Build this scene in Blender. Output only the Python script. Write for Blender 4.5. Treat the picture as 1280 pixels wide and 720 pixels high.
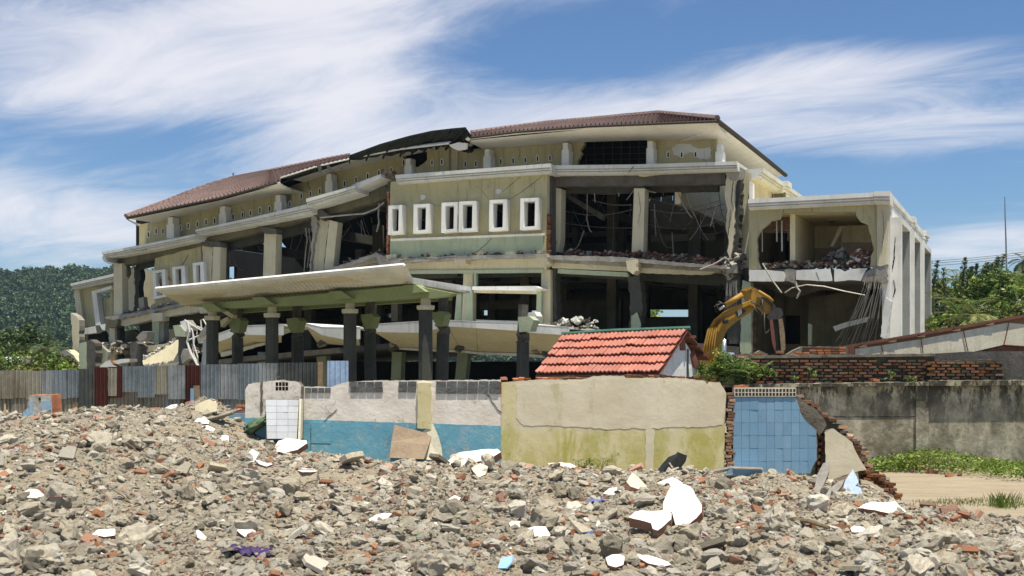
import bpy, bmesh, math, random
import numpy as np
from mathutils import Vector, noise, Matrix, Euler
from mathutils.geometry import tessellate_polygon
for o in list(bpy.data.objects): bpy.data.objects.remove(o)
SC = bpy.context.scene; COL = SC.collection
# ---------------------------------------------------------------- camera, sky, sun, exposure
FL = 1495.0; HZ = 450.0; EYE = 2.5
cd = bpy.data.cameras.new("camera"); cam = bpy.data.objects.new("camera", cd); COL.objects.link(cam)
cam.location = (0, 0, EYE); cam.rotation_euler = (math.pi/2, 0, 0)
cd.sensor_width = 36; cd.lens = 36*FL/1280; cd.shift_y = (HZ-360)/1280; cd.clip_start = .1; cd.clip_end = 9000
SC.camera = cam
SC.view_settings.view_transform = 'Standard'; SC.view_settings.look = 'None'
SC.view_settings.gamma = 1; SC.view_settings.exposure = 0.50; SC.view_settings.use_curve_mapping = False
SUN = Vector((.12, -.195, .975)).normalized()
sl = bpy.data.lights.new("sun", 'SUN'); sl.energy = 5.0; sl.angle = math.radians(.5); sl.color = (1, .925, .78)
so = bpy.data.objects.new("sun", sl); COL.objects.link(so)
so.rotation_euler = SUN.to_track_quat('Z', 'Y').to_euler(); so.location = (0, 0, 60)
world = bpy.data.worlds.new("World"); SC.world = world; world.use_nodes = True
class NT:
    def __init__(s, nt): s.nt = nt; nt.nodes.clear(); s.l = nt.links
    def n(s, t, **k):
        n = s.nt.nodes.new(t)
        for a, b in k.items():
            if a.startswith('_'): n.inputs[a[1:].replace('_', ' ')].default_value = b
            else: setattr(n, a, b)
        return n
    def c(s, a, b): s.l.new(a, b)
    def put(s, inp, v):
        if hasattr(v, 'is_output'): s.l.new(v, inp)
        else: inp.default_value = (*v, 1) if (isinstance(v, (tuple, list)) and len(v) == 3 and inp.type == 'RGBA') else v
    def math(s, op, a, b=0.0, c=None, clamp=False):
        n = s.nt.nodes.new('ShaderNodeMath'); n.operation = op; n.use_clamp = clamp
        s.put(n.inputs[0], a); s.put(n.inputs[1], b)
        if c is not None: s.put(n.inputs[2], c)
        return n.outputs[0]
    def mix(s, f, a, b, mode='MIX'):
        n = s.nt.nodes.new('ShaderNodeMix'); n.data_type = 'RGBA'; n.blend_type = mode; n.clamp_factor = True
        s.put(n.inputs[0], f); s.put(n.inputs[6], a); s.put(n.inputs[7], b)
        return n.outputs[2]
    def noise(s, vec, scale, detail=5, rough=.55, dist=0, dim='3D'):
        n = s.nt.nodes.new('ShaderNodeTexNoise'); s.c(vec, n.inputs['Vector'])
        n.inputs['Scale'].default_value = scale; n.inputs['Detail'].default_value = detail
        n.inputs['Roughness'].default_value = rough; n.inputs['Distortion'].default_value = dist
        return n.outputs['Fac']
    def ss(s, v, a, b, lo=0., hi=1.):
        n = s.nt.nodes.new('ShaderNodeMapRange'); n.interpolation_type = 'SMOOTHSTEP'
        s.put(n.inputs[0], v); n.inputs[1].default_value = a; n.inputs[2].default_value = b
        n.inputs[3].default_value = lo; n.inputs[4].default_value = hi
        return n.outputs[0]
    def scale(s, v, k, off=(0, 0, 0), rot=(0, 0, 0)):
        n = s.nt.nodes.new('ShaderNodeMapping'); s.c(v, n.inputs[0])
        n.inputs['Scale'].default_value = k; n.inputs['Location'].default_value = off; n.inputs['Rotation'].default_value = rot
        return n.outputs[0]
def build_sky():
    g = NT(world.node_tree)
    out = g.n('ShaderNodeOutputWorld'); bg = g.n('ShaderNodeBackground'); g.c(bg.outputs[0], out.inputs[0])
    sky = g.n('ShaderNodeTexSky'); sky.sky_type = 'NISHITA'; sky.sun_disc = False
    sky.sun_elevation = math.asin(SUN.z); sky.sun_rotation = math.atan2(SUN.x, SUN.y)
    sky.air_density = 1.0; sky.dust_density = .35; sky.ozone_density = 3.0; sky.altitude = 0
    tc = g.n('ShaderNodeTexCoord'); sx = g.n('ShaderNodeSeparateXYZ'); g.c(tc.outputs['Generated'], sx.inputs[0])
    X, Y, Z = sx.outputs
    # direction projected on a cirrus layer
    zz = g.math('ADD', g.math('MAXIMUM', Z, 0.0), .16)
    u = g.math('DIVIDE', X, zz); v = g.math('DIVIDE', Y, zz)
    cv = g.n('ShaderNodeCombineXYZ'); g.c(u, cv.inputs[0]); g.c(v, cv.inputs[1])
    st = g.scale(g.scale(cv.outputs[0], (1, 1, 1), rot=(0, 0, math.radians(26))), (.5, 1.25, 1))
    n1 = g.noise(st, .95, 5, .55, .9)
    fib = g.scale(g.scale(cv.outputs[0], (1, 1, 1), rot=(0, 0, math.radians(30))), (.95, 2.3, 1), off=(3, 1, 0))
    n2 = g.noise(fib, 1.7, 10, .68, .9)
    n3 = g.noise(g.scale(cv.outputs[0], (1, 1, 1), off=(7.3, 2.2, 0)), .5, 3, .5, .4)
    # azimuth/elevation masks for the two big streaks seen in the picture
    az = g.math('ARCTAN2', X, Y); el = g.math('ARCSINE', Z)
    def blob(a0, e0, ra, re, tilt):
        da = g.math('SUBTRACT', az, a0); de = g.math('SUBTRACT', el, e0)
        p = g.math('ADD', g.math('MULTIPLY', da, math.cos(tilt)), g.math('MULTIPLY', de, math.sin(tilt)))
        q = g.math('SUBTRACT', g.math('MULTIPLY', de, math.cos(tilt)), g.math('MULTIPLY', da, math.sin(tilt)))
        p = g.math('DIVIDE', p, ra); q = g.math('DIVIDE', q, re)
        r = g.math('ADD', g.math('MULTIPLY', p, p), g.math('MULTIPLY', q, q))
        return g.math('EXPONENT', g.math('MULTIPLY', r, -1.))
    def P(px, py): return math.atan((px-640)/FL), math.atan((HZ-py)/FL*math.cos(math.atan((px-640)/FL)))
    m = None
    for (px, py, rx, ry, t, w) in [(230, 60, 380, 80, .22, .60), (420, 150, 120, 90, .75, .45), (60, 270, 190, 40, -.08, .55), (1000, 110, 360, 42, .14, .62), (1200, 160, 200, 30, .0, .38),
                                   (760, 130, 240, 45, .1, .22), (1220, 310, 150, 22, .05, .5), (620, -90, 700, 60, .05, .5),
                                   (90, 175, 210, 30, .05, -.34), (690, 50, 190, 55, -.25, -.30), (1180, 20, 230, 40, -.12, -.5), (1060, 235, 260, 30, .0, -.4)]:
        a, e = P(px, py); b = g.math('MULTIPLY', blob(a, e, rx/FL, ry/FL, t), w)
        m = b if m is None else g.math('ADD', m, b)
    base = g.math('ADD', g.math('MULTIPLY', n1, .80), g.math('MULTIPLY', n2, 1.12))
    base = g.math('ADD', base, g.math('MULTIPLY', n3, .35))
    base = g.math('ADD', base, m)
    cl = g.ss(base, 1.0, 1.85)
    hz = g.ss(Z, -.01, .10)
    cl = g.math('MULTIPLY', cl, g.math('ADD', g.math('MULTIPLY', hz, .85), .15))
    cl = g.math('MULTIPLY', cl, .88)
    skyc = g.mix(1.0, sky.outputs[0], (.80, 1.0, 1.22), 'MULTIPLY')
    col = g.mix(cl, skyc, (10.2, 10.05, 10.6))
    g.c(col, bg.inputs[0]); bg.inputs[1].default_value = .064
build_sky()
# ---------------------------------------------------------------- helpers
R = random.Random(7)
def V(*a): return Vector(a)
U = V(.917, -.399, 0).normalized(); N = V(-U.y, U.x, 0); D0 = 46.5; UO = 18.4
def ray(px, py): return V((px-640)/FL, 1, (HZ-py)/FL)
def F(px, py, d=0.):                     # the point at setback d behind the facade plane
    r = ray(px, py); t = (D0+d)/(r.x*N.x+r.y*N.y); return V(0, 0, EYE)+r*t
def W(u, d, z): p = U*(u-UO)+N*(D0+d); return V(p.x, p.y, z)
def UZ(px, py, d=0.): p = F(px, py, d); return p.dot(U)+UO, p.z
def T(px, py, t): return V(0, 0, EYE)+ray(px, py)*t
def Pl(px, py, p0, n):                   # on the plane through p0 with normal n
    r = ray(px, py); c = V(0, 0, EYE); return c+r*((p0-c).dot(n)/r.dot(n))
class Ln:                                # a line along the facade as z(u)
    def __init__(s, pts, d=0.):
        q = [(UZ(p[0], p[1], p[2] if len(p) > 2 else d)) for p in pts]; s.u = [a for a, b in q]; s.zs = [b for a, b in q]; s.d = d
    def z(s, u): return float(np.interp(u, s.u, s.zs))
ORG = {}
def setp(o, label=None, cat=None, group=None, kind=None):
    if label: o['label'] = label
    if cat: o['category'] = cat
    if group: o['group'] = group
    if kind: o['kind'] = kind
    return o
def thing(name, label, cat, loc, group=None):
    o = bpy.data.objects.new(name, None); COL.objects.link(o); o.location = loc; o.empty_display_size = .2
    ORG[o.name] = Vector(loc); return setp(o, label, cat, group)
def worg(o): return ORG[o.name]
def obj(name, verts, faces, mat, parent=None, smooth=False, fm=None, org=None):
    vs = [Vector(v) for v in verts]
    if org is None:
        a = np.array([tuple(v) for v in vs]); org = Vector(((a[:, 0].min()+a[:, 0].max())/2, (a[:, 1].min()+a[:, 1].max())/2, a[:, 2].min()))
    me = bpy.data.meshes.new(name); me.from_pydata([tuple(v-org) for v in vs], [], faces)
    for m in (mat if isinstance(mat, (list, tuple)) else [mat]): me.materials.append(m)
    if fm is not None: me.polygons.foreach_set('material_index', fm)
    if smooth: me.polygons.foreach_set('use_smooth', [True]*len(me.polygons))
    me.update()
    o = bpy.data.objects.new(name, me); COL.objects.link(o); ORG[o.name] = Vector(org)
    if parent is not None: o.parent = parent; o.location = org-worg(parent)
    else: o.location = org
    return o
def shared(name, me, parent, loc, rot=(0, 0, 0), scale=(1, 1, 1)):
    o = bpy.data.objects.new(name, me); COL.objects.link(o); ORG[o.name] = Vector(loc)
    if parent is not None: o.parent = parent; o.location = Vector(loc)-worg(parent)
    else: o.location = loc
    o.rotation_euler = rot; o.scale = scale; return o
class MB:                                # collects pieces into one mesh
    def __init__(s): s.v = []; s.f = []; s.m = []
    def add(s, v, f, m=0):
        k = len(s.v); s.v += [Vector(q) for q in v]; s.f += [tuple(i+k for i in g) for g in f]; s.m += ([m]*len(f) if isinstance(m, int) else m)
    def box(s, c, d, ax=None, m=0):
        ax = ax or (V(1, 0, 0), V(0, 1, 0), V(0, 0, 1)); c = Vector(c); h = [x/2 for x in d]
        vs = [c+ax[0]*h[0]*i+ax[1]*h[1]*j+ax[2]*h[2]*k for i, j, k in ((-1, -1, -1), (1, -1, -1), (1, 1, -1), (-1, 1, -1), (-1, -1, 1), (1, -1, 1), (1, 1, 1), (-1, 1, 1))]
        s.add(vs, [(0, 3, 2, 1), (4, 5, 6, 7), (0, 1, 5, 4), (1, 2, 6, 5), (2, 3, 7, 6), (3, 0, 4, 7)], m)
    def tube(s, pts, r, n=6, m=0):
        pts = [Vector(p) for p in pts]; rr = r if isinstance(r, (list, tuple)) else [r]*len(pts); vs = []
        for i, p in enumerate(pts):
            t = (pts[min(i+1, len(pts)-1)]-pts[max(i-1, 0)]).normalized()
            a = t.cross(V(0, 0, 1) if abs(t.z) < .9 else V(1, 0, 0)).normalized(); b = t.cross(a)
            vs += [p+(a*math.cos(2*math.pi*k/n)+b*math.sin(2*math.pi*k/n))*rr[i] for k in range(n)]
        fs = [(i*n+k, i*n+(k+1) % n, (i+1)*n+(k+1) % n, (i+1)*n+k) for i in range(len(pts)-1) for k in range(n)]
        fs += [tuple(range(n-1, -1, -1)), tuple((len(pts)-1)*n+k for k in range(n))]
        s.add(vs, fs, m)
    def obj(s, name, mat, parent=None, smooth=False, org=None):
        return obj(name, s.v, s.f, mat, parent, smooth, s.m if isinstance(mat, (list, tuple)) else None, org)
def prism(outer, off, holes=(), fr=0, sd=0, bk=None, mb=None):
    """outer/holes: lists of world points in one surface; off: thickness vector"""
    loops = [list(outer)]+[list(h) for h in holes]
    tris = tessellate_polygon(loops); pts = [p for l in loops for p in l]; n = len(pts)
    v = pts+[p+off for p in pts]; f = []; m = []
    # orient so the first face looks against off
    for t in tris:
        a, b, c = (pts[i] for i in t); nn = (b-a).cross(c-a)
        if nn.dot(off) > 0: t = (t[0], t[2], t[1])
        f.append(tuple(t)); m.append(fr); f.append((t[0]+n, t[2]+n, t[1]+n)); m.append(fr if bk is None else bk)
    k = 0
    for l in loops:
        q = len(l)
        for i in range(q): f.append((k+i, k+(i+1) % q, k+(i+1) % q+n, k+i+n)); m.append(sd)
        k += q
    mb = mb or MB(); mb.add(v, f, m); return mb
def jag(p, amp=1., seg=4., seed=0, closed=True):
    r = random.Random(seed*31+len(p)); o = []
    for i in range(len(p) if closed else len(p)-1):
        a, b = p[i], p[(i+1) % len(p)]; L = math.dist(a[:2], b[:2]); k = max(1, int(L/seg)); o.append(tuple(a[:2]))
        for j in range(1, k): o.append((a[0]+(b[0]-a[0])*j/k+r.uniform(-amp, amp), a[1]+(b[1]-a[1])*j/k+r.uniform(-amp, amp)))
    if not closed: o.append(tuple(p[-1][:2]))
    return o
def plate(name, poly, d, th, mat, parent, holes=(), rag=0, seg=4, seed=0, side=None):
    """polygon traced on the facade layer at setback d, th thick along the inward normal"""
    if rag: poly = jag(poly, rag, seg, seed)
    mb = prism([F(x, y, d) for x, y in poly], N*th, [[F(x, y, d) for x, y in h] for h in holes], 0, 0 if side is None else 1)
    return mb.obj(name, mat if side is None else [mat, side], parent)
def rect(x0, y0, x1, y1, dy=0): return [(x0, y0), (x1, y0+dy), (x1, y1+dy), (x0, y1)]
def loft(name, lines, off, mat, parent, pt=None, smooth=False):
    """lines: rows of points, same count; off: thickness vector"""
    pt = pt or (lambda p: F(*p)); rows = [[pt(p) for p in l] for l in lines]; c = len(rows[0]); r = len(rows)
    a = [p for l in rows for p in l]; n = len(a); v = a+[p+off for p in a]; f = []
    for i in range(r-1):
        for j in range(c-1):
            q = (i*c+j, i*c+j+1, (i+1)*c+j+1, (i+1)*c+j); f += [q, tuple(x+n for x in reversed(q))]
    b = [i for i in range(c)]+[i*c+c-1 for i in range(1, r)]+[(r-1)*c+j for j in range(c-2, -1, -1)]+[i*c for i in range(r-2, 0, -1)]
    for i in range(len(b)): x, y = b[i], b[(i+1) % len(b)]; f.append((x, y, y+n, x+n))
    return obj(name, v, f, mat, parent, smooth)
def slab(name, ln, u0, u1, d0, d1, th, mat, parent, step=1.0, dz=0, rag=0):
    k = max(1, int(abs(u1-u0)/step)); us = [u0+(u1-u0)*i/k for i in range(k+1)]; r = random.Random(5)
    row = [[W(u, d0+(r.uniform(-rag, rag) if rag else 0), ln.z(u)+dz) for u in us], [W(u, d1, ln.z(u)+dz) for u in us]]
    return loft(name, row, V(0, 0, -th), mat, parent, pt=lambda p: p)
def cornice(name, pts, d, mat, parent, back=1.2, ribs=3, h=None):
    """pts: (px, ytop, ybottom) along the facade; stepped fascia with a flat top"""
    tp = Ln([(p[0], p[1]) for p in pts], d); bt = Ln([(p[0], p[2]) for p in pts], d)
    us = sorted(set([x for x in tp.u])); us = [us[0]+(us[-1]-us[0])*i/40 for i in range(41)]
    prof = [(back, 0), (0, 0), (0, .40), (.10, .42), (.13, .50), (.06, .52), (.06, .64), (.16, .66), (.19, .73), (.12, .75), (.12, .86), (.24, .88), (.24, 1.), (back, 1.)]
    rows = [[W(u, d+o, tp.z(u)+(bt.z(u)-tp.z(u))*fz) for u in us] for o, fz in prof]
    v = [p for r in rows for p in r]; c = len(us); f = []
    for i in range(len(rows)):
        for j in range(c-1): a = i*c+j; b = ((i+1) % len(rows))*c+j; f.append((a, a+1, b+1, b))
    f += [tuple(i*c for i in range(len(rows))), tuple(i*c+c-1 for i in range(len(rows)-1, -1, -1))]
    return obj(name, v, f, mat, parent)
# ---------------------------------------------------------------- materials
def pm(name, col, col2=None, ns=1.2, amt=.6, streak=0., scol=(.08, .08, .06), bump=.25, bs=14., rough=.85, obc=False, rnd=0., spot=0., spcol=(.05, .05, .04), sps=3., metal=0., speck=.12, spec=.3, tint=None):
    m = bpy.data.materials.new(name); m.use_nodes = True; g = NT(m.node_tree)
    out = g.n('ShaderNodeOutputMaterial'); b = g.n('ShaderNodeBsdfPrincipled'); g.c(b.outputs[0], out.inputs[0])
    if obc:
        tc = g.n('ShaderNodeTexCoord'); co = tc.outputs['Object']; oi = g.n('ShaderNodeObjectInfo')
        ad = g.n('ShaderNodeVectorMath', operation='ADD'); g.c(co, ad.inputs[0]); g.c(oi.outputs['Location'], ad.inputs[1]); co = ad.outputs[0]
    else: co = g.n('ShaderNodeNewGeometry').outputs['Position']
    c = col
    if col2 is not None: c = g.mix(g.math('MULTIPLY', g.ss(g.noise(co, ns, 6, .62, .3), .38, .64), amt), col, col2)
    if streak: c = g.mix(g.math('MULTIPLY', g.ss(g.noise(g.scale(co, (2.4, 2.4, .22)), 2.2, 5, .65), .5, .72), streak), c, scol)
    if spot: c = g.mix(g.math('MULTIPLY', g.ss(g.noise(co, sps, 6, .7, .5), .56, .68), spot), c, spcol)
    if tint:
        oi = g.n('ShaderNodeObjectInfo'); rr_ = g.math('FRACT', g.math('MULTIPLY', oi.outputs['Random'], 37.7))
        c = g.mix(g.math('GREATER_THAN', rr_, .62), c, tint[0]); c = g.mix(g.math('GREATER_THAN', rr_, .86), c, tint[1])
    k = g.ss(g.noise(co, bs*1.7, 4, .7), .3, .7, 1-speck, 1+speck)
    mm = g.n('ShaderNodeVectorMath', operation='SCALE'); g.put(mm.inputs[0], c if hasattr(c, 'is_output') else tuple(c)); g.c(k, mm.inputs['Scale']); c = mm.outputs[0]
    if rnd:
        oi = g.n('ShaderNodeObjectInfo'); h = g.n('ShaderNodeHueSaturation'); g.c(c, h.inputs['Color'])
        g.c(g.ss(oi.outputs['Random'], 0, 1, 1-rnd, 1+rnd), h.inputs['Value'])
        g.c(g.math('ADD', g.math('MULTIPLY', g.math('FRACT', g.math('MULTIPLY', oi.outputs['Random'], 17.3)), rnd), 1-rnd/2), h.inputs['Saturation']); c = h.outputs[0]
    g.put(b.inputs['Base Color'], c); b.inputs['Roughness'].default_value = rough; b.inputs['Metallic'].default_value = metal
    b.inputs['Specular IOR Level'].default_value = spec
    if bump:
        bp = g.n('ShaderNodeBump'); bp.inputs['Strength'].default_value = bump; bp.inputs['Distance'].default_value = .03
        g.c(g.noise(co, bs, 7, .65), bp.inputs['Height']); g.c(bp.outputs[0], b.inputs['Normal'])
    return m
M = {}
def mm(k, *a, **kw): M[k] = pm(k, *a, **kw); return M[k]
mm('olive_plaster', (.465, .42, .24), (.36, .32, .175), ns=.5, streak=.6, scol=(.20, .19, .11), bump=.15, spot=.3, spcol=(.2, .19, .14), speck=.06)
mm('cream_plaster', (.60, .545, .38), (.47, .42, .28), ns=.7, streak=.3, scol=(.25, .23, .16), bump=.15, speck=.06)
mm('white_trim', (.80, .79, .74), (.56, .56, .51), ns=.8, streak=.3, scol=(.33, .33, .29), bump=.1, speck=.05)
mm('grey_white_trim', (.64, .64, .59), (.50, .50, .45), ns=.8, streak=.4, scol=(.25, .25, .22), bump=.1, speck=.05)
mm('cove_white', (.78, .75, .66), (.60, .58, .50), ns=.4, streak=.25, scol=(.4, .38, .3), bump=.05, speck=.04)
mm('pale_green', (.40, .45, .31), (.30, .345, .235), ns=.8, streak=.4, scol=(.2, .24, .16), bump=.1)
mm('lime_green', (.25, .29, .14), (.19, .22, .10), ns=.6, streak=.2, scol=(.2, .24, .1), bump=.08)
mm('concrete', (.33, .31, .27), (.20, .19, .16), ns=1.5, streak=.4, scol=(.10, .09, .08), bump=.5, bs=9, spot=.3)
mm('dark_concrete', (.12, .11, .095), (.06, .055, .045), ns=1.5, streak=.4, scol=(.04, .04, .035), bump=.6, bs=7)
mm('dark_shade_concrete', (.07, .07, .058), (.04, .04, .035), ns=1.2, streak=.35, scol=(.12, .115, .09), bump=.5, bs=7)  # dark concrete, deepened further so members inside read as shaded
mm('interior_plaster', (.15, .135, .085), (.07, .062, .042), ns=.8, streak=.5, scol=(.05, .045, .03), bump=.2)  # plaster darkened so the open rooms read as unlit
mm('interior_shade', (.022, .022, .02), (.012, .012, .012), ns=.8, bump=.3)  # near-black walls, the shade of the rooms put into the colour
mm('slot_black', (.012, .012, .012), bump=0)  # flat black that stands in for shade inside slots and openings
mm('metal_wire', (.40, .39, .35), (.25, .2, .15), ns=3, bump=0, rough=.6, metal=.2)
mm('dark_wire', (.12, .12, .11), bump=0, rough=.6)
mm('brick_red', (.44, .17, .085), (.30, .12, .065), ns=4, bump=.5, bs=18, obc=True, rnd=.3, spot=.4, spcol=(.33, .27, .21), sps=6)
mm('brick_old', (.19, .085, .042), (.09, .05, .03), ns=3, amt=.8, bump=.5, bs=18, obc=True, rnd=.4, spot=.7, spcol=(.045, .045, .03), sps=4)
mm('mortar', (.20, .18, .14), (.09, .08, .06), ns=3, bump=.6, bs=14, spot=.4)
mm('old_mortar', (.075, .07, .045), (.03, .032, .02), ns=3, bump=.6, bs=14)
mm('roof_tile', (.25, .175, .155), (.16, .115, .105), ns=1.0, bump=.2, bs=8, speck=.25)
mm('roof_dark', (.016, .02, .013), (.008, .009, .008), ns=1.0, bump=.5, bs=5)
mm('red_tile', (.44, .175, .125), (.34, .13, .10), ns=2.0, bump=.12, bs=20, obc=True, rnd=.12, rough=.55, spot=.25, spcol=(.62, .34, .26), sps=5)
mm('green_cap', (.045, .15, .11), (.03, .09, .07), ns=3, rough=.5)
mm('white_paint', (.70, .72, .70), (.52, .55, .52), ns=1.2, streak=.3, scol=(.3, .32, .3), bump=.15)
mm('excavator_yellow', (.44, .25, .035), (.27, .16, .035), ns=2.5, streak=.5, scol=(.12, .075, .03), bump=.15, rough=.5, spot=.6, spcol=(.12, .08, .04), sps=4)
mm('steel_dark', (.05, .05, .05), (.1, .08, .06), ns=4, rough=.5, metal=.3)
mm('steel_rod', (.5, .53, .58), rough=.25, metal=.8, bump=0)
mm('rust_fascia', (.19, .075, .05), (.10, .045, .035), ns=2, bump=.3)
mm('board_white', (.70, .655, .50), (.53, .49, .36), ns=1.2, streak=.3, scol=(.25, .24, .18), bump=.12)
mm('wood', (.27, .2, .12), (.15, .11, .07), ns=6, bump=.5, bs=20)
mm('cardboard', (.31, .235, .16), (.23, .17, .115), ns=3, bump=.2, obc=True)
mm('black_sheet', (.035, .04, .04), (.07, .075, .075), ns=4, rough=.4, bump=.2, spec=.6)
mm('green_paint_chunk', (.05, .11, .05), (.2, .18, .13), ns=3.5, bump=.6, bs=8)
# stones, shards
mm('rubble_concrete', (.55, .495, .385), (.38, .335, .25), ns=5, bump=.9, bs=22, obc=True, rnd=.22, speck=.2, spot=.25, spcol=(.25, .2, .14), sps=9, tint=((.60, .555, .455), (.30, .265, .20)))
mm('rubble_brick', (.42, .19, .11), (.42, .28, .19), ns=8, bump=.8, bs=25, obc=True, rnd=.35, spot=.5, spcol=(.40, .34, .26), sps=9, speck=.2)
mm('slab_white', (.78, .76, .72), (.60, .56, .49), ns=5, bump=.25, bs=20, obc=True, speck=.06, spot=.35, spcol=(.5, .42, .33), sps=4)
mm('room_cream', (.80, .72, .45), (.66, .58, .36), ns=1, streak=.3, scol=(.3, .25, .16), bump=.1)
mm('rubble_white', (.66, .63, .57), (.48, .44, .37), ns=6, bump=.2, bs=20, obc=True, rnd=.06, speck=.05, spot=.25, spcol=(.5, .42, .33), sps=5)
mm('tile_blue', (.20, .35, .48), (.16, .30, .43), ns=2.0, amt=.5, bump=.04, rough=.32, obc=True, rnd=.06, speck=.04, streak=.12, scol=(.35, .42, .48))
mm('tile_white', (.58, .60, .62), (.50, .52, .54), ns=2.0, bump=.04, rough=.35, obc=True, rnd=.05, speck=.04)
mm('tile_pale_blue', (.55, .68, .86), (.48, .6, .78), ns=2, bump=.05, rough=.4)
mm('grout', (.24, .36, .48), bump=.1)
mm('block_grey', (.14, .148, .145), (.085, .09, .088), ns=4, bump=.6, bs=16, obc=True, rnd=.15)
mm('lattice_cream', (.62, .58, .48), (.48, .44, .35), ns=3, bump=.3)
mm('purple_cloth', (.045, .02, .10), (.015, .01, .035), ns=9, rough=.6, bump=.3)
mm('blue_cloth', (.12, .16, .36), (.07, .09, .22), ns=9, rough=.7, bump=.3)
mm('bark', (.13, .10, .07), (.07, .055, .04), ns=4, bump=.6, bs=10)
mm('light_roof', (.72, .72, .72), (.55, .56, .58), ns=1.5, rough=.5)
mm('mast_grey', (.20, .22, .25), bump=0)
def zmat(name, f, rough=.85, bump=.3, bs=14, dist=.02):
    m = bpy.data.materials.new(name); m.use_nodes = True; g = NT(m.node_tree)
    out = g.n('ShaderNodeOutputMaterial'); b = g.n('ShaderNodeBsdfPrincipled'); g.c(b.outputs[0], out.inputs[0])
    co = g.n('ShaderNodeNewGeometry').outputs['Position']; s = g.n('ShaderNodeSeparateXYZ'); g.c(co, s.inputs[0])
    g.put(b.inputs['Base Color'], f(g, co, s.outputs[0], s.outputs[1], s.outputs[2])); b.inputs['Roughness'].default_value = rough
    b.inputs['Specular IOR Level'].default_value = .25
    bp = g.n('ShaderNodeBump'); bp.inputs['Strength'].default_value = bump; bp.inputs['Distance'].default_value = dist
    h = g.math('ADD', g.noise(co, bs, 7, .7), g.math('MULTIPLY', g.noise(co, 2.5, 4, .6), 1.6))
    g.c(h, bp.inputs['Height']); g.c(bp.outputs[0], b.inputs['Normal']); M[name] = m; return m
def f_yellow(g, co, x, y, z):
    c = g.mix(g.ss(g.noise(co, 1.6, 6, .6), .35, .65), (.64, .57, .30), (.70, .62, .37))
    e = g.math('ADD', z, g.math('MULTIPLY', g.math('SUBTRACT', g.noise(co, 2.2, 5, .65), .5), .35))
    cr = g.mix(g.ss(g.noise(co, 1.4, 6, .6), .35, .65), (.74, .67, .50), (.66, .59, .42))
    c = g.mix(g.math('MULTIPLY', g.ss(e, 1.15, 1.45), g.ss(x, .02, .14)), c, cr)
    moss = g.math('MULTIPLY', g.ss(g.noise(g.scale(co, (1.2, 1, .45)), 1.6, 7, .7, .6), .40, .56), g.ss(z, 1.75, 1.0))
    c = g.mix(g.math('MULTIPLY', moss, g.ss(g.noise(co, .9, 5, .7), .36, .60, .4, .95)), c, (.42, .39, .085))
    c = g.mix(g.math('MULTIPLY', g.ss(g.noise(co, 5, 7, .75), .58, .68), .45), c, (.20, .19, .07))
    c = g.mix(g.math('MULTIPLY', g.ss(g.noise(co, 4, 7, .75, 2.), .66, .69), .5), c, (.35, .48, .50))
    return g.mix(g.math('MULTIPLY', g.ss(g.noise(co, 3, 6, .7), .60, .72), .4), c, (.66, .62, .50))
zmat('yellow_wall', f_yellow, bump=.35, bs=9, dist=.015)
def f_cream(g, co, x, y, z):
    c = g.mix(g.ss(g.noise(co, 1.4, 6, .6), .35, .65), (.74, .67, .50), (.66, .59, .42))
    c = g.mix(g.math('MULTIPLY', g.ss(g.noise(g.scale(co, (2, 2, .5)), 1.7, 7, .7), .56, .70), .5), c, (.42, .39, .17))
    return g.mix(g.math('MULTIPLY', g.ss(g.noise(co, 5, 8, .75, 1.), .66, .70), .55), c, (.40, .48, .47))
zmat('cream_render', f_cream, bump=.4, bs=7, dist=.015)
def f_whiteblue(g, co, x, y, z):
    w = g.mix(g.ss(g.noise(co, 1.7, 7, .65), .35, .68), (.86, .80, .70), (.70, .64, .54))
    w = g.mix(g.math('MULTIPLY', g.ss(g.noise(g.scale(co, (3, 3, .35)), 1.5, 6, .7), .57, .72), .6), w, (.34, .30, .17))
    w = g.mix(g.math('MULTIPLY', g.ss(g.noise(co, 4.0, 8, .78), .57, .63), .6), w, (.40, .36, .24))
    bl = g.mix(g.ss(g.noise(co, 1.9, 6, .6), .3, .7), (.14, .37, .48), (.20, .43, .52))
    bl = g.mix(g.math('MULTIPLY', g.ss(g.noise(co, 6, 8, .8, .5), .56, .62), .75), bl, (.50, .48, .34))
    bl = g.mix(g.math('MULTIPLY', g.ss(g.noise(co, 1.3, 5, .7, .5), .62, .66), .6), bl, (.30, .42, .48))
    e = g.math('ADD', z, g.math('MULTIPLY', g.math('SUBTRACT', g.noise(co, 9, 3, .5), .5), .03))
    lim = g.math('MULTIPLY_ADD', x, -.032, 1.36)
    return g.mix(g.math('GREATER_THAN', e, lim), bl, w)
zmat('white_blue_wall', f_whiteblue, bump=.45, bs=11)
def f_mould(g, co, x, y, z):
    c = g.mix(g.ss(g.noise(co, 1.1, 7, .7), .38, .62), (.50, .455, .335), (.20, .178, .12))
    c = g.mix(g.math('MULTIPLY', g.ss(g.noise(co, 2.6, 8, .75), .52, .64), .5), c, (.55, .52, .44))
    top = g.math('MULTIPLY', g.ss(g.noise(g.scale(co, (1.6, 1.6, .55)), 1.7, 8, .75), .44, .53), g.ss(z, 1.0, 2.0, .35, 1.0))
    c = g.mix(g.math('MULTIPLY', top, .93), c, (.035, .033, .026))
    c = g.mix(g.math('MULTIPLY', g.ss(g.noise(co, .9, 6, .7), .47, .60), g.ss(z, 1.3, .0, 0, .8)), c, (.12, .105, .06))
    return g.mix(g.math('MULTIPLY', g.ss(z, .35, 0., 0, .8), g.noise(co, 3, 4)), c, (.06, .08, .025))
zmat('mouldy_wall', f_mould, bump=.6, bs=9)
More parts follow.
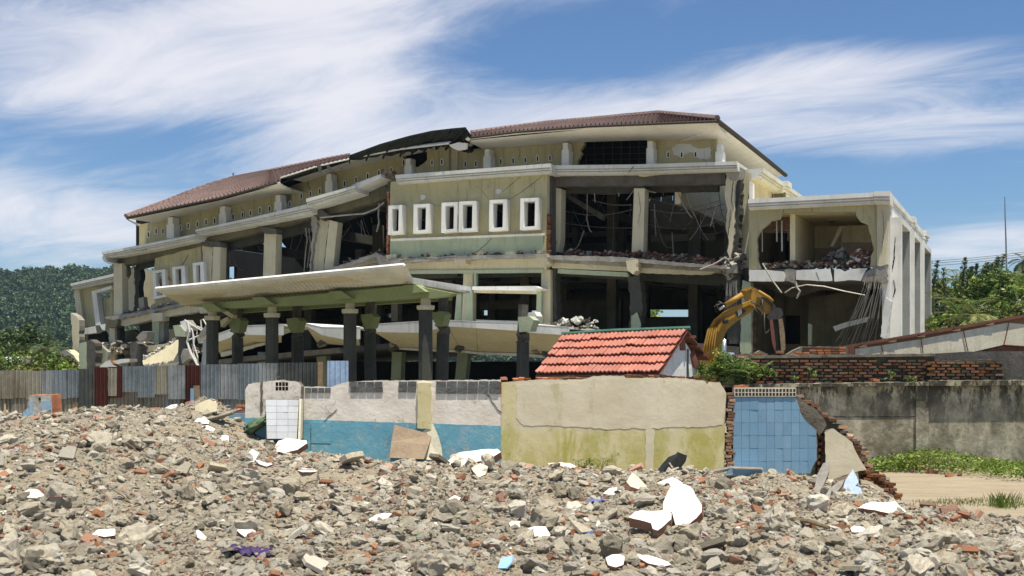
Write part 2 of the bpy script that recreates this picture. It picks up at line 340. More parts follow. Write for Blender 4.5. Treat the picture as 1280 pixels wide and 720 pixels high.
def f_ground(g, co, x, y, z):
    shaded_dust = g.mix(g.ss(g.noise(co, 3.5, 8, .7), .35, .65), (.33, .285, .205), (.23, .195, .14))  # dust darkened so the gaps between stones read as shade
    shaded_dust = g.mix(g.math('MULTIPLY', g.ss(g.noise(co, 17, 5, .7), .5, .62), .6), shaded_dust, (.46, .425, .35))
    shaded_dust = g.mix(g.math('MULTIPLY', g.ss(g.noise(co, 1.1, 6, .7), .54, .64), .45), shaded_dust, (.40, .28, .17))
    road = g.mix(g.ss(g.noise(g.scale(co, (.5, 2, 1)), 1.2, 7, .65), .35, .65), (.40, .335, .24), (.33, .27, .185))
    road = g.mix(g.math('MULTIPLY', g.ss(g.noise(co, 11, 5, .7), .58, .66), .4), road, (.5, .45, .37))
    gr = g.mix(g.ss(g.noise(co, 1.5, 6, .7), .4, .6), (.06, .09, .025), (.11, .13, .045))
    onr = g.math('MULTIPLY', g.ss(x, 6.2, 7.2), g.ss(g.math('ADD', y, g.math('MULTIPLY', g.noise(co, 1.5, 4), 1.2)), 18.6, 19.4))
    c = g.mix(onr, shaded_dust, road)
    far = g.ss(y, 75, 90)
    yard = g.mix(g.ss(g.noise(co, .4, 6, .7), .4, .62), (.33, .30, .235), (.17, .165, .10))
    c = g.mix(g.ss(y, 29, 32), c, yard)
    return g.mix(far, c, gr)
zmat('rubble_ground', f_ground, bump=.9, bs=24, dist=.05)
def sheet(name, a, b, sc, rust=(.12, .035, .02), rk=.5):
    M[name] = pm(name, a, b, ns=1.8, amt=.9, streak=.6, scol=sc, bump=.08, bs=8, rough=.5, spot=rk, spcol=rust, sps=2.2, metal=.35)
sheet('sheet_grey', (.36, .385, .385), (.24, .26, .26), (.13, .14, .14), rk=.15)
sheet('sheet_blue_grey', (.26, .30, .32), (.185, .215, .23), (.12, .14, .15), rk=.1)
sheet('sheet_tan', (.36, .34, .27), (.25, .225, .17), (.11, .10, .08), rk=.3)
sheet('sheet_rust', (.10, .032, .026), (.06, .022, .02), (.035, .015, .015), rk=.3, rust=(.2, .12, .07))
sheet('sheet_blue', (.42, .55, .72), (.34, .45, .60), (.25, .32, .4), rk=.05)
sheet('sheet_dark', (.12, .13, .12), (.07, .08, .075), (.04, .045, .04), rk=.2)
def leafm(name, a, b, c=(.2, .22, .05), tr=.25, lo=.65, hi=1.35):
    m = bpy.data.materials.new(name); m.use_nodes = True; g = NT(m.node_tree)
    out = g.n('ShaderNodeOutputMaterial'); p = g.n('ShaderNodeBsdfPrincipled'); t = g.n('ShaderNodeBsdfTranslucent'); mx = g.n('ShaderNodeMixShader')
    geo = g.n('ShaderNodeNewGeometry'); co = geo.outputs['Position']
    rn = geo.outputs['Random Per Island']
    col = g.mix(g.ss(g.noise(co, .8, 4, .6), .35, .65), a, b); col = g.mix(g.math('GREATER_THAN', rn, .86), col, c)
    h = g.n('ShaderNodeHueSaturation'); g.c(col, h.inputs['Color']); g.c(g.ss(rn, 0, 1, lo, hi), h.inputs['Value'])
    g.c(h.outputs[0], p.inputs['Base Color']); g.c(h.outputs[0], t.inputs[0]); p.inputs['Roughness'].default_value = .55
    mx.inputs[0].default_value = tr; g.c(p.outputs[0], mx.inputs[1]); g.c(t.outputs[0], mx.inputs[2]); g.c(mx.outputs[0], out.inputs[0]); M[name] = m
leafm('leaf_dark', (.035, .065, .018), (.055, .09, .025), (.09, .13, .03))
leafm('leaf_mid', (.075, .13, .028), (.11, .17, .035), (.20, .24, .06))
leafm('leaf_bright', (.13, .22, .03), (.19, .28, .045), (.30, .33, .08), .35)
leafm('leaf_olive', (.12, .15, .035), (.17, .19, .05), (.28, .27, .09))
leafm('leaf_forest', (.035, .075, .018), (.06, .105, .025), (.07, .11, .03), .1, .85, 1.12)
leafm('leaf_palm', (.06, .10, .03), (.09, .13, .04), (.17, .19, .07))
mm('brick_dusty', (.34, .20, .12), (.24, .16, .11), ns=4, bump=.4, bs=18, obc=True, rnd=.25)
# ================================================================ THE DAMAGED BUILDING
B = thing('damaged_building', 'long two-tone olive building half collapsed, with sagging tiled roof and gutted open floors', 'building', W(0, 0, 0))
OL, CP, WT, GW, CO, DC, SO, IP, IDK = (M[k] for k in ('olive_plaster', 'cream_plaster', 'white_trim', 'grey_white_trim', 'concrete', 'dark_concrete', 'dark_shade_concrete', 'interior_plaster', 'interior_shade'))
# floor and roof levels, traced on the facade
LC = Ln([(127, 324), (180, 311), (244, 298), (320, 280), (387, 264), (440, 246), (480, 230), (492, 228), (690, 217), (915, 212), (925, 212)])
LF2 = Ln([(134, 400), (245, 379), (400, 342), (474, 320), (492, 326), (690, 321), (905, 333), (925, 334)])
LF1 = Ln([(134, 470), (300, 446), (500, 428), (640, 418), (700, 414), (905, 432), (925, 434)])
uL, uM0, uM1, uR = UZ(134, 400)[0], UZ(487, 300)[0], UZ(688, 300)[0], UZ(922, 300)[0]
uRW = UZ(1111, 300)[0]
DEP = 16.
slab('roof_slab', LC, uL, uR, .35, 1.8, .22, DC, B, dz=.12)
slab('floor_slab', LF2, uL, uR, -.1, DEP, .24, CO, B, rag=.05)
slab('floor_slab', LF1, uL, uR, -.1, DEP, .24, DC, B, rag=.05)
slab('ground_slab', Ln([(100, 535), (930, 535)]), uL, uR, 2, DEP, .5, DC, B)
# deep joists under each slab
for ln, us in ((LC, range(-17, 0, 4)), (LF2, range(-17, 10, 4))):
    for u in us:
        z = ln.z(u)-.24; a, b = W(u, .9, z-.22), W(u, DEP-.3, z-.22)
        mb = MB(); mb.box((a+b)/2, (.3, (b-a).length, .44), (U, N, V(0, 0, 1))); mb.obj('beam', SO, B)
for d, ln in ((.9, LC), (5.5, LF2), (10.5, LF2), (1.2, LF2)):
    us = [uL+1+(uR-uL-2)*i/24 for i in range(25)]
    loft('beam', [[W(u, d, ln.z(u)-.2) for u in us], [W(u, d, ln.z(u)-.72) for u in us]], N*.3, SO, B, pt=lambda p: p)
# interior columns
for d in (5.5, 10.5):
    for u in (-15.5, -11.5, -7.5, -3.5, .8, 4.6, 8.4):
        for a, b in ((LC, LF2), (LF2, LF1)):
            z1, z0 = a.z(u)-.2, b.z(u)
            if z1-z0 > .5:
                mb = MB(); mb.box(W(u, d, (z0+z1)/2), (.42, .42, z1-z0), (U, N, V(0, 0, 1))); mb.obj('column', IP, B)
# ground storey crushed columns
for px, w, tl in ((395, 12, 6), (490, 12, -3), (572, 13, -8), (690, 12, 4), (868, 14, 0), (150, 10, 3), (205, 10, 0), (322, 9, 4)):
    plate('column', [(px, 440), (px+w, 440), (px+w+tl, 520), (px+tl, 520)], 1.5, .4, M['pale_green'], B)
# back wall, upper storey with the row of slots, storey below with gaps of daylight
def backwall(name, top, bot, d, px0, px1, holes, mat):
    xs = np.linspace(px0, px1, 30); up = []; lo = []
    for x in xs:
        u = UZ(x, 300, d)[0]; zt, zb = top.z(u)-.15, bot.z(u)+.02
        P = F(x, 300, d); up.append(V(P.x, P.y, zt)); lo.append(V(P.x, P.y, zb))
    prism(up+lo[::-1], N*.25, [[F(x, y, d) for x, y in h] for h in holes]).obj(name, mat, B)
sl_ = [rect(x, y, x+2.2, y+6.5) for x, y in ((734, 252), (761, 250), (777, 249), (810, 246), (824.5, 245), (839, 244), (854, 243), (869, 242.5), (906, 242.5),
                                       (425.5, 279), (437.5, 278), (449, 276), (328, 292), (471, 270))]
LCT = Ln([(127, 283), (244, 262), (387, 228), (500, 198), (560, 186), (690, 178), (925, 172)])
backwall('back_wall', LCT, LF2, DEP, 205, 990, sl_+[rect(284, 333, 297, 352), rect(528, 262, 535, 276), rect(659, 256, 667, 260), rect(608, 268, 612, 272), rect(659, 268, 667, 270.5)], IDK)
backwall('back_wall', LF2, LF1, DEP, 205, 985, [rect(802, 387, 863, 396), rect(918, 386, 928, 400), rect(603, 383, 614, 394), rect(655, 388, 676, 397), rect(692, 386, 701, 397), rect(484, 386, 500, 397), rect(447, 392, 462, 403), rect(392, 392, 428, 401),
                                            rect(322, 398, 338, 407)], IP)
# parapet walls inside upper right bays
plate('partition_wall', [(700, 305), (905, 300), (905, 322), (700, 320)], 9.0, .2, IP, B)
plate('partition_wall', [(700, 291), (905, 283), (905, 290), (700, 297)], 9.0, .2, IP, B)
plate('partition_wall', [(700, 375), (800, 375), (800, 418), (700, 414)], 9., .2, IP, B)
plate('partition_wall', [(803, 398), (930, 398), (930, 430), (803, 420)], 9., .2, IP, B)
plate('partition_wall', [(600, 378), (680, 372), (680, 385), (600, 388)], 9., .2, IP, B)
for x0, x1 in ((766, 780), (862, 875), (715, 722)): plate('column', rect(x0, 284, x1, 325), 8.4, .4, IP, B)
for x0, x1 in ((765, 776), (862, 878)): plate('column', rect(x0, 375, x1, 430), 8.4, .4, IP, B)
plate('fallen_beam', [(702, 243), (705, 240), (754, 268), (752, 275)], 3.5, .4, CO, B)
ue_ = uL+.35
def SP(x, y): return Pl(x, y, W(ue_, 0, 0), U)
prism([W(ue_, 6, 0), W(ue_, 16, 0), W(ue_, 16, 8.8), W(ue_, 6, 8.8)], U*-.25, [[SP(284, 334), SP(297, 333), SP(297, 352), SP(284, 352)]]).obj('end_wall', IDK, B)
# ---- middle block
mb_holes = []
win = [(485.5, 257, 505.5, 294.5), (517, 255.5, 539.5, 293), (552, 253.5, 574.5, 292), (573.8, 252, 597.5, 291), (611.7, 250, 635.8, 290), (650.5, 248, 675.8, 288.5)]
for i, (x0, y0, x1, y1) in enumerate(win): mb_holes.append([(x0+6, y0+5.5), (x1-5, y0+5), (x1-5.6, y1-5), (x0+5, y1-4.6)])
body = [(488.5, 227), (684, 214), (683, 318), (488.5, 326)]
lft = jag([(488.5, 227), (487.5, 250), (486, 275), (487.5, 300), (487, 326)], .8, 5, 3, False)
plate('wall', lft+[(683, 318), (684, 214)], -.55, .3, OL, B, [h for h in mb_holes[1:]]+[[(490.5, 262.5), (500.5, 262), (500, 289.5), (489.5, 290)]], side=CP)
for i, (x0, y0, x1, y1) in enumerate(win):
    t = 3.2
    o_ = [(x0, y0), (x1-3.2, y0-1), (x1-4, y1-2.3), (x0-.6, y1-1)]; c_ = [(x0+4.6, y0+4), (x1-7, y0+3.4), (x1-7.6, y1-6), (x0+3.8, y1-5)]
    plate('window_surround', o_, -1.0, .44, WT, B, [c_])
plate('string_course', [(488, 298.5), (680, 291.5), (680, 294), (488, 301.3)], -.68, .125, WT, B)
plate('wall_dado', [(488.5, 301.5), (679, 294.3), (679, 316.5), (488.5, 323)], -.60, .048, M['pale_green'], B)
cornice('cornice', [(494, 218.6, 229.5), (590, 211.5, 222), (687.5, 204.3, 215.6)], -1.05, GW, B, back=2.6)
# block ends: brick broken edges
def bricks(parent, p0, p1, w, dep, mat='brick_red', hh=.075, seed=0, m2=None, keep=1., name='brick', ln_=None):
    r = random.Random(seed); L = (p1-p0).length; k = int(L/hh); out = []
    ax = (p1-p0).normalized()
    for i in range(k):
        if r.random() > keep: continue
        c = p0+(p1-p0)*((i+.5)/k); out.append(shared(name, BRK[r.randrange(4)], parent, c+w.normalized()*r.uniform(-.03, .03)+V(0, 0, -.03), (r.uniform(-.06, .06), r.uniform(-.05, .05), math.atan2(w.y, w.x)+r.uniform(-.1, .1)), (w.length*r.uniform(.8, 1.1), dep, hh*.84)))
        for_m(out[-1], M[mat])
    return out
BRK = []
for s in range(4):
    bm = bmesh.new(); bmesh.ops.create_cube(bm, size=1); rr = random.Random(s)
    bmesh.ops.bevel(bm, geom=bm.edges[:], offset=.06, segments=1, affect='EDGES')
    for v in bm.verts: v.co += Vector((rr.uniform(-.03, .03), rr.uniform(-.03, .03), rr.uniform(-.05, .05)+.5))
    me = bpy.data.meshes.new('brick'); bm.to_mesh(me); bm.free(); me.materials.append(M['brick_red']); BRK.append(me)
def for_m(o, m):
    o.material_slots[0].link = 'OBJECT'; o.material_slots[0].material = m
plate('wall', [(683.4, 216), (690, 217), (690, 320), (683, 320)], -.2, .6, DC, B)
bricks(B, F(686, 318, -.45), F(687.5, 268, -.45), U*.16, .22, seed=1, mat='brick_old', hh=.09)
bricks(B, F(485.5, 324, -.4), F(487, 240, -.4), U*.12, .22, seed=2, hh=.09)
plate('wall', [(484.5, 228), (494, 226), (492, 250), (487, 252), (486, 324), (482, 326)], .1, .5, DC, B, rag=.7)
# ---- right bays
cornice('cornice', [(690.5, 206.6, 217.7), (794, 205.5, 216.3), (921, 201.6, 212.2)], -.5, GW, B, back=1.9)
plate('lintel_beam', [(688, 217), (795, 216), (905, 213), (908, 230), (795, 232), (690, 233)], .15, .5, DC, B, rag=.6, seg=6)
plate('plaster_patch', [(795, 216.5), (829, 215.2), (827, 218), (815, 219.5), (806, 221), (798, 220)], .09, .055, CP, B, rag=.4)
plate('column', [(689, 233), (701.5, 236), (700.5, 300), (698, 315), (685.5, 315), (686.5, 300)], .25, .55, CP, B)
plate('column', [(792.5, 235.5), (806, 235.5), (804, 315), (789.5, 315)], .2, .55, CP, B)
plate('column_head', [(789, 217), (800, 219), (806, 236), (792, 236), (790, 226)], .22, .5, SO, B, rag=.8)
plate('column', [(908.5, 220), (913, 216), (921, 221), (918, 240), (919, 262), (917, 300), (913, 326), (909, 314), (911, 300), (907, 284), (909.5, 262), (906, 245)], .1, .55, CP, B, rag=.7, side=CO)
plate('column_core', [(917, 214), (926, 212), (925, 250), (923, 300), (925, 350), (930, 400), (927, 430), (912, 430), (905, 390), (907, 350), (904, 318), (914, 300), (915, 260)], .3, .6, SO, B, rag=1.5)
plate('column_head', [(905, 214), (910, 210), (918, 207), (929, 211), (926, 222), (918, 226), (912, 224)], .0, .5, CO, B, rag=1.)
plate('edge_beam', [(690, 325), (795, 328.5), (799, 341), (782, 339), (690, 335)], -.02, .35, CP, B)
plate('edge_beam', [(797, 328.5), (900, 337), (887, 342.5), (875, 343.5), (797, 340.5)], -.02, .35, CP, B, rag=.5)
plate('slab_edge', [(684, 319), (760, 320.5), (795, 323), (850, 328), (906, 332), (906, 336), (850, 332.5), (795, 328), (686, 324.5)], -.45, .5, CO, B, rag=.5)
for x, y, w_, h_ in ((782, 324, 13, 19), (669, 318, 15, 15), (567, 320, 15, 13), (482, 317, 13, 15)):
    plate('beam_stub', [(x, y+2), (x+w_, y), (x+w_, y+h_*.75), (x+w_*.7, y+h_), (x+2, y+h_*.7)], -.75, .7, CP, B, rag=.3)
plate('lintel', [(697, 336), (784, 340.5), (786, 346), (697, 341.5)], .0, .3, M['pale_green'], B)
plate('column_core', [(785, 345), (800, 345), (803, 380), (800, 411), (786, 411), (788, 380)], .1, .6, SO, B, rag=1.4)
plate('plaster_patch', [(789, 395), (796, 390), (801, 405), (800, 412), (788, 412)], .04, .058, M['pale_green'], B, rag=.8)
plate('column_core', [(688, 336), (695, 336), (694, 360), (696, 400), (690, 405), (688, 370)], .15, .6, SO, B, rag=1.1)
# ---- middle storey under the block
plate('slab_edge', jag([(484, 324), (560, 320), (683, 317), (684, 321), (560, 325), (484, 329)], .5, 4, 4), -.85, .6, CO, B)
plate('edge_beam', [(490, 328), (683, 322), (683, 337), (600, 337), (500, 341)], -.3, .35, CP, B)
plate('lintel', [(505, 338), (679, 336.5), (679, 341), (505, 342.5)], -.36, .057, M['pale_green'], B)
plate('column', [(679, 337), (688, 337), (688, 408), (676.5, 408), (676.5, 342)], -.1, .4, CP, B)
plate('column', [(579.5, 337), (591, 337), (590, 408), (577, 408)], -.1, .4, CP, B)
plate('window_post', [(571, 364), (577, 364), (577, 400), (568, 400)], -.05, .2, M['pale_green'], B)
plate('window_post', [(582, 366), (590.5, 362), (591, 402), (582.5, 402)], -.42, .2, M['pale_green'], B)
plate('window_post', [(671, 361), (677, 361), (676, 408), (670, 408)], -.42, .2, M['pale_green'], B)
plate('window_frame', [(592, 340.9), (595.5, 340.9), (595.5, 358), (592, 358)], -.30, .2, M['pale_green'], B)
plate('sun_shade', [(590, 358), (669, 357.5), (674, 360), (667, 363.2), (590, 362.2)], -1.1, 1.0, WT, B)
plate('lintel', [(592, 362), (671, 362.8), (671, 367.5), (592, 366)], -.42, .2, CP, B)
plate('window_sill', [(595, 399.5), (672, 402), (672, 404), (595, 401.5)], -.3, .3, M['white_trim'], B)
plate('wall', [(540, 341), (579, 341), (579, 352), (540, 348)], 2.5, .2, IDK, B)
plate('column', rect(489, 372, 497, 402), 1.5, .4, IP, B); plate('column', rect(460, 370, 471, 402), 2.5, .4, IP, B)
# ---- left upper storey
plate('column', [(330.5, 291), (345, 291), (343.5, 350), (328.5, 352)], .15, .5, CP, B)
plate('column', [(411.5, 275), (422, 278), (416, 340), (404.5, 342)], .0, .45, CP, B)
plate('wall_panel', [(396, 273), (411, 275), (404, 340), (389, 344), (393, 300)], .25, .2, CP, B, rag=.4, side=DC)
plate('column_core', [(389, 258), (394, 262), (397, 275), (393, 300), (389, 330), (389, 344), (386, 344), (390, 300)], .05, .4, CO, B, rag=1.2)
plate('column_head', [(388, 256), (398, 258), (410, 268), (404, 276), (392, 270)], -.05, .6, DC, B, rag=1.)
plate('column', [(266.5, 308.5), (276, 309), (275, 353), (265, 354)], .0, .45, CP, B)
plate('wall_panel', [(252.5, 307), (266, 309), (264, 355), (252.5, 356), (254, 330)], .2, .2, CP, B, rag=.5)
plate('column_head', [(251, 300), (276, 303), (276, 309), (251, 307)], .02, .5, DC, B, rag=.7)
plate('column_head', [(317, 282), (324, 282), (345, 286), (345, 292), (331, 292), (326, 287)], .02, .5, DC, B, rag=.7)
hl = [[(192.5, 340), (199, 338.5), (200, 372), (194.5, 372)], [(218.5, 336), (225.5, 334.5), (227, 365), (220.5, 366)], [(245, 331), (252, 329.5), (252.6, 358), (246.5, 359)]]
plate('wall', jag([(193.5, 317), (196, 312), (250, 299), (252, 330), (251, 385), (194, 392), (193, 350)], .6, 4, 8), .2, .25, OL, B, [[(194.5, 341), (203, 340), (203, 372), (195.5, 373)], [(218.5, 337), (226, 335.5), (227, 366), (220.5, 367)], [(243.5, 332), (250, 330.5), (249.5, 360), (244.5, 361)]], side=CP)
for x0, y0, x1, y1 in ((190.5, 337.5, 206, 372), (215, 333, 230.5, 368), (240.5, 328, 254, 362)):
    plate('window_surround', [(x0, y0+1), (x1, y0-1), (x1+2, y1-1), (x0+2, y1+2)], -.05, .25, WT, B, [[(x0+4, y0+4), (x1-4, y0+2.5), (x1-3, y1-3), (x0+5, y1-2)]])
plate('brick_patch', [(207, 343), (211, 346), (213.5, 351), (209, 350)], .14, .055, M['brick_red'], B)
cornice('cornice', [(127.5, 315, 323), (150, 311, 319), (184, 304.5, 312.5), (244, 292.5, 300)], -.7, GW, B, back=1.8)
cornice('cornice', [(244.2, 287, 294), (320, 270.5, 279.5), (387, 254.5, 266)], -.7, GW, B, back=1.8)
cornice('cornice', [(382.6, 248.5, 259), (444, 231.5, 240)], -1.0, GW, B, back=1.2)
plate('cornice_slab', [(440, 231), (476, 217.5), (476.6, 221.5), (442, 238)], -.8, 1.6, GW, B)
us = [UZ(440, 230)[0]+i*.25 for i in range(9)]
plate('cornice', [(127, 322), (131, 317), (133, 326), (141, 329), (136, 330), (130, 327)], -.6, .8, GW, B)
plate('lintel_beam', [(138, 328), (193, 313), (250, 300), (387, 266), (390, 272), (332, 288), (252, 307), (196, 322), (142, 335)], .15, .5, IP, B, rag=.5, seg=6)
plate('lintel_beam', [(390, 262), (482, 232), (486, 246), (440, 262), (394, 272)], .3, .5, IP, B, rag=1., seg=6)
plate('broken_slab_edge', [(385, 341), (401, 339), (430, 330), (470, 316), (483, 321), (486, 332), (474, 333), (470, 321), (430, 335), (403, 344)], -.4, .7, CO, B, rag=.5)
plate('edge_beam', [(134, 399), (160, 393), (245, 378), (248, 381), (248, 390), (200, 397), (157, 408), (146, 405)], -.1, .5, CP, B, rag=.6)
plate('edge_beam', [(245, 380), (262, 377), (262, 390), (250, 392)], -.3, .5, CP, B)
plate('slab_edge', [(130, 397), (150, 394), (200, 385), (247, 374), (248, 378), (200, 388.5), (140, 401)], -.3, .5, CO, B, rag=.8)
plate('column', [(142, 331), (152.5, 329), (153, 396), (142, 399)], -.05, .45, CP, B)
plate('wall', [(153, 330), (158, 332), (160, 342), (155, 352), (156, 372), (153, 396)], .25, .25, IP, B, rag=.8)
plate('partition_wall', [(156, 345), (166, 335), (170, 336), (169, 352), (171, 370), (166, 390), (156, 392), (157, 375), (160, 362), (158, 352)], 1.8, .2, CP, B, rag=.7, side=CO)
plate('column_core', [(167, 334), (174, 333), (176, 345), (174, 365), (177, 388), (168, 389), (169, 362)], 1.5, .35, SO, B, rag=1.2)
plate('partition_wall', [(174, 337), (193, 338), (198, 365), (197, 385), (176, 388)], 3., .2, CP, B)
plate('column', [(173, 373), (179, 371), (181, 389), (174, 390)], 1.2, .3, CP, B)
# ---- level under it, left, and the ruined end
plate('column', [(136.5, 410), (143.5, 408), (144, 452), (137, 458)], .0, .4, CP, B, rag=.3)
plate('column_core', [(139, 402), (150, 402), (149, 430), (148, 452), (143, 452), (142, 425)], .15, .4, SO, B, rag=1.2)
plate('beam_stub', [(132, 398), (146, 400), (145, 409), (134, 410), (131, 404)], -.4, .6, IP, B, rag=.5)
plate('partition_wall', [(149, 415), (168, 412), (178, 420), (176, 430), (176, 449), (149, 449)], 1.2, .2, IP, B, rag=.6)
plate('beam_stub', [(189, 391), (203, 391), (203, 401), (190, 402)], -.3, .5, CP, B)
plate('column', [(190, 402), (199, 402), (198, 428), (191, 429)], .1, .4, M['pale_green'], B)
plate('column_core', [(197, 402), (205, 402), (204, 428), (198, 428)], .2, .4, CO, B, rag=.6)
# ---- annex at the far left
A_ = B
plate('annex_wall', [(95, 360), (101, 357), (140, 347), (142, 402), (104, 409), (98, 380)], 2.6, .25, OL, B, [[(117, 374), (120, 367), (138, 362), (138, 372), (122, 378)]], side=CP)
plate('annex_pilaster', [(92.5, 364), (99, 362), (104, 402), (103, 428), (97, 410)], 2.4, .4, CP, B)
cornice('annex_cornice', [(88, 354.5, 362), (112, 349, 357), (142, 342, 351)], 1.9, GW, B, back=3.)
plate('window_surround', [(114.5, 364), (139.5, 357), (139.5, 360.5), (120.5, 366.5), (125.5, 406), (119.5, 407)], 2.2, .35, WT, B)
plate('wall_band', [(104, 410.5), (119, 407.5), (120, 416), (104, 418)], 2.2, .4, WT, B)
plate('wall_band', [(124.5, 406.5), (132, 404.5), (131, 413), (127.5, 412)], 2.2, .4, WT, B)
loft('annex_roof', [[F(88, 355, 2.2), F(142, 343, 2.2)], [F(88, 355, 2.2)+N*9, F(142, 343, 2.2)+N*9]], V(0, 0, -.2), DC, B, pt=lambda p: p)
plate('column', [(88.5, 391), (95, 395), (99, 400), (98.5, 450), (92, 450)], 1.4, .4, CP, B, rag=.5, side=CO)
plate('annex_wall', [(104, 418), (131, 414), (133, 430), (104, 430)], 3.2, .2, IDK, B)
# ---- inner walls seen in the collapsed storeys
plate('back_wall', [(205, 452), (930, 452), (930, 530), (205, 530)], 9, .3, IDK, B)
plate('partition_wall', [(930, 335), (940, 335), (940, 440), (925, 440)], .9, 15., IP, B)
plate('end_wall', [(921, 213), (924.5, 213), (924.5, 336), (921, 336)], .7, 15., CP, B)
# ================================================================ ROOF of the building
RL = [(157, 270, -1), (206, 252, 2), (258, 232, 5), (292, 222, 7), (340, 213, 7), (404, 200, 7), (437, 194, 7)]
EL = [(158, 272.5), (223, 258.5), (275, 248), (346, 229)]
EL2 = [(358, 220.5), (396, 208.5), (437, 199)]
cE = pm('tile_dark_edge', (.05, .04, .035), bump=0)
def tilefield(name, eave, ridge, nu, nv, mat, parent, amp=.10):
    """eave(s), ridge(s): world points for s in 0..1; real pan-tile relief, rows stepped"""
    mb = MB(); vs = []; k = nu*4+1
    for j in range(nv):
        for e in (0, 1):
            t = (j+e)/nv
            for i in range(k):
                s = i/(k-1); a, b = eave(s), ridge(s); p = a+(b-a)*t
                p = p+V(0, 0, amp*math.sin(i*math.pi/2)+(.05 if e == 0 else .0)); vs.append(p)
    f = []
    for r in range(nv*2-1):
        for i in range(k-1): f.append((r*k+i, r*k+i+1, (r+1)*k+i+1, (r+1)*k+i))
    mb.add(vs, f); return mb.obj(name, mat, parent)
def pol(pts, d=None):
    P = [F(*(p if len(p) > 2 else (p[0], p[1], d))) for p in pts]; us = [p.dot(U) for p in P]
    def f(s):
        u = us[0]+(us[-1]-us[0])*s
        for i in range(len(us)-1):
            if u <= us[i+1]+1e-6 or i == len(us)-2:
                t = (u-us[i])/(us[i+1]-us[i]); return P[i]+(P[i+1]-P[i])*t
    return f
RF = loft('roof', [[F(292, 222, 7)+V(0, 0, -.1), F(437, 194, 7)+V(0, 0, -.1), F(560, 174, 7), F(681, 154.5, 8)+V(0, 0, -.1), F(824, 141.5, 8)+V(0, 0, -.1)], [W(-21, 16, 6.2), W(-13, 16, 8.2), W(-7, 16, 10), W(-1, 16, 11.3), F(896.5, 151.5, -1)+N*14]], V(0, 0, -.1), M['roof_dark'], B, pt=lambda p: p)
setp(tilefield('roof_tile', pol(EL, -1), pol(RL[:5]), 38, 14, M['roof_tile'], RF), kind='stuff')
setp(tilefield('roof_tile', pol([(346, 229), (358, 220.5), (396, 208.5), (437, 199)], -1), pol(RL[4:]), 17, 14, M['roof_tile'], RF), kind='stuff')
ER = [(588, 172.5), (645, 165.5), (735, 158.5), (820, 155), (896.5, 152)]
RR = [(588.5, 166.5, 6), (681, 154.5, 8), (760, 147.5, 8), (824, 141.5, 8)]
CE = F(896.5, 151.5, -1); uE = CE.dot(U)+UO; zE = CE.z
AP = F(824, 141.5, 8); BK = W(uE, 13, zE-.1)
setp(tilefield('roof_tile', pol(ER[:4], -1), pol(RR), 44, 14, M['roof_tile'], RF), kind='stuff')
A0 = F(820, 155, -1)
setp(tilefield('roof_tile', lambda s: A0.lerp(CE, s), lambda s: AP.lerp(CE, s*.999), 15, 14, M['roof_tile'], RF), kind='stuff')
setp(tilefield('roof_tile', lambda s: CE.lerp(BK, s), lambda s: CE.lerp(AP, min(1, s*2)) if s < .5 else AP.lerp(BK, (s-.5)*2), 50, 18, M['roof_tile'], RF), kind='stuff')
loft('roof_underlay', [[F(588, 173.5, -.9), F(735, 159.5, -.9), F(896, 153, -.9)], [F(588.5, 168, 6), F(760, 148.5, 8), F(824, 143, 8)]], V(0, 0, -.06), M['roof_dark'], RF, pt=lambda p: p)
loft('roof_underlay', [[F(158, 273, -.9), F(275, 249, -.9), F(350, 228.5, -.9), F(437, 200, -.9)], [F(292, 223, 7), F(300, 222, 7), F(360, 210, 7), F(437, 195, 7)]], V(0, 0, -.06), M['roof_dark'], RF, pt=lambda p: p)
# dark edge under the hip and gutter line
for tp, rd in (([CE+V(0, 0, .02), W(uE, 4, zE+.0), W(uE, 9, zE-.05), BK], .10), ([F(x, y-.4, -1.05) for x, y in ER], .055), ([F(x, y-.4, -1.05) for x, y in EL], .055)): mbx = MB(); mbx.tube(tp, rd); mbx.obj('eave_edge', cE, RF)
for tp, rd in (([F(p[0], p[1]-.6, p[2]) for p in RR]+[CE+V(0, 0, .12)], .13), ([F(p[0], p[1]-.4, p[2]) for p in RL], .1)): mbx = MB(); mbx.tube(tp, rd); mbx.obj('ridge_cap', M['roof_tile'], RF)
# torn dark stretch of roof
cr = [(437, 195, -1.2), (475, 181, -1.3), (512, 170.6, -1.35), (540, 164.4, -1.3), (565, 161.5, -1.25), (582, 160, -1.2), (589, 170, -1.2)]
md = [(437, 197, -1.1), (472, 187, -1.1), (508, 179, -1.2), (538, 172, -1.1), (562, 170, -1.0), (580, 169, -.8), (588, 175, -.8)]
lw = [(437, 199, -.9), (468, 194.5, -.7), (500, 191, -.5), (522, 186.5, -.5), (545, 182, -.4), (563, 182.5, -.3), (586, 181, -.2)]
loft('torn_roof_top', [[F(*p)+V(0, 0, .04) for p in cr], [F(p[0], p[1], 5)+V(0, 0, .0) for p in cr]], V(0, 0, -.06), M['roof_dark'], RF, pt=lambda p: p)
def dens(l, k=6, a=.06, seed=1):
    r = random.Random(seed); o = []
    for i in range(len(l)-1):
        for j in range(k): t = j/k; o.append(tuple(l[i][q]+(l[i+1][q]-l[i][q])*t+(r.uniform(-a, a)*(8 if q < 2 else 1)) for q in range(3)))
    return o+[l[-1]]
loft('torn_roof_sheet', [dens(cr, 6, .06, 1), dens(md, 6, .07, 2), dens(lw, 6, .22, 3)], V(0, 0, -.05), M['roof_dark'], RF)
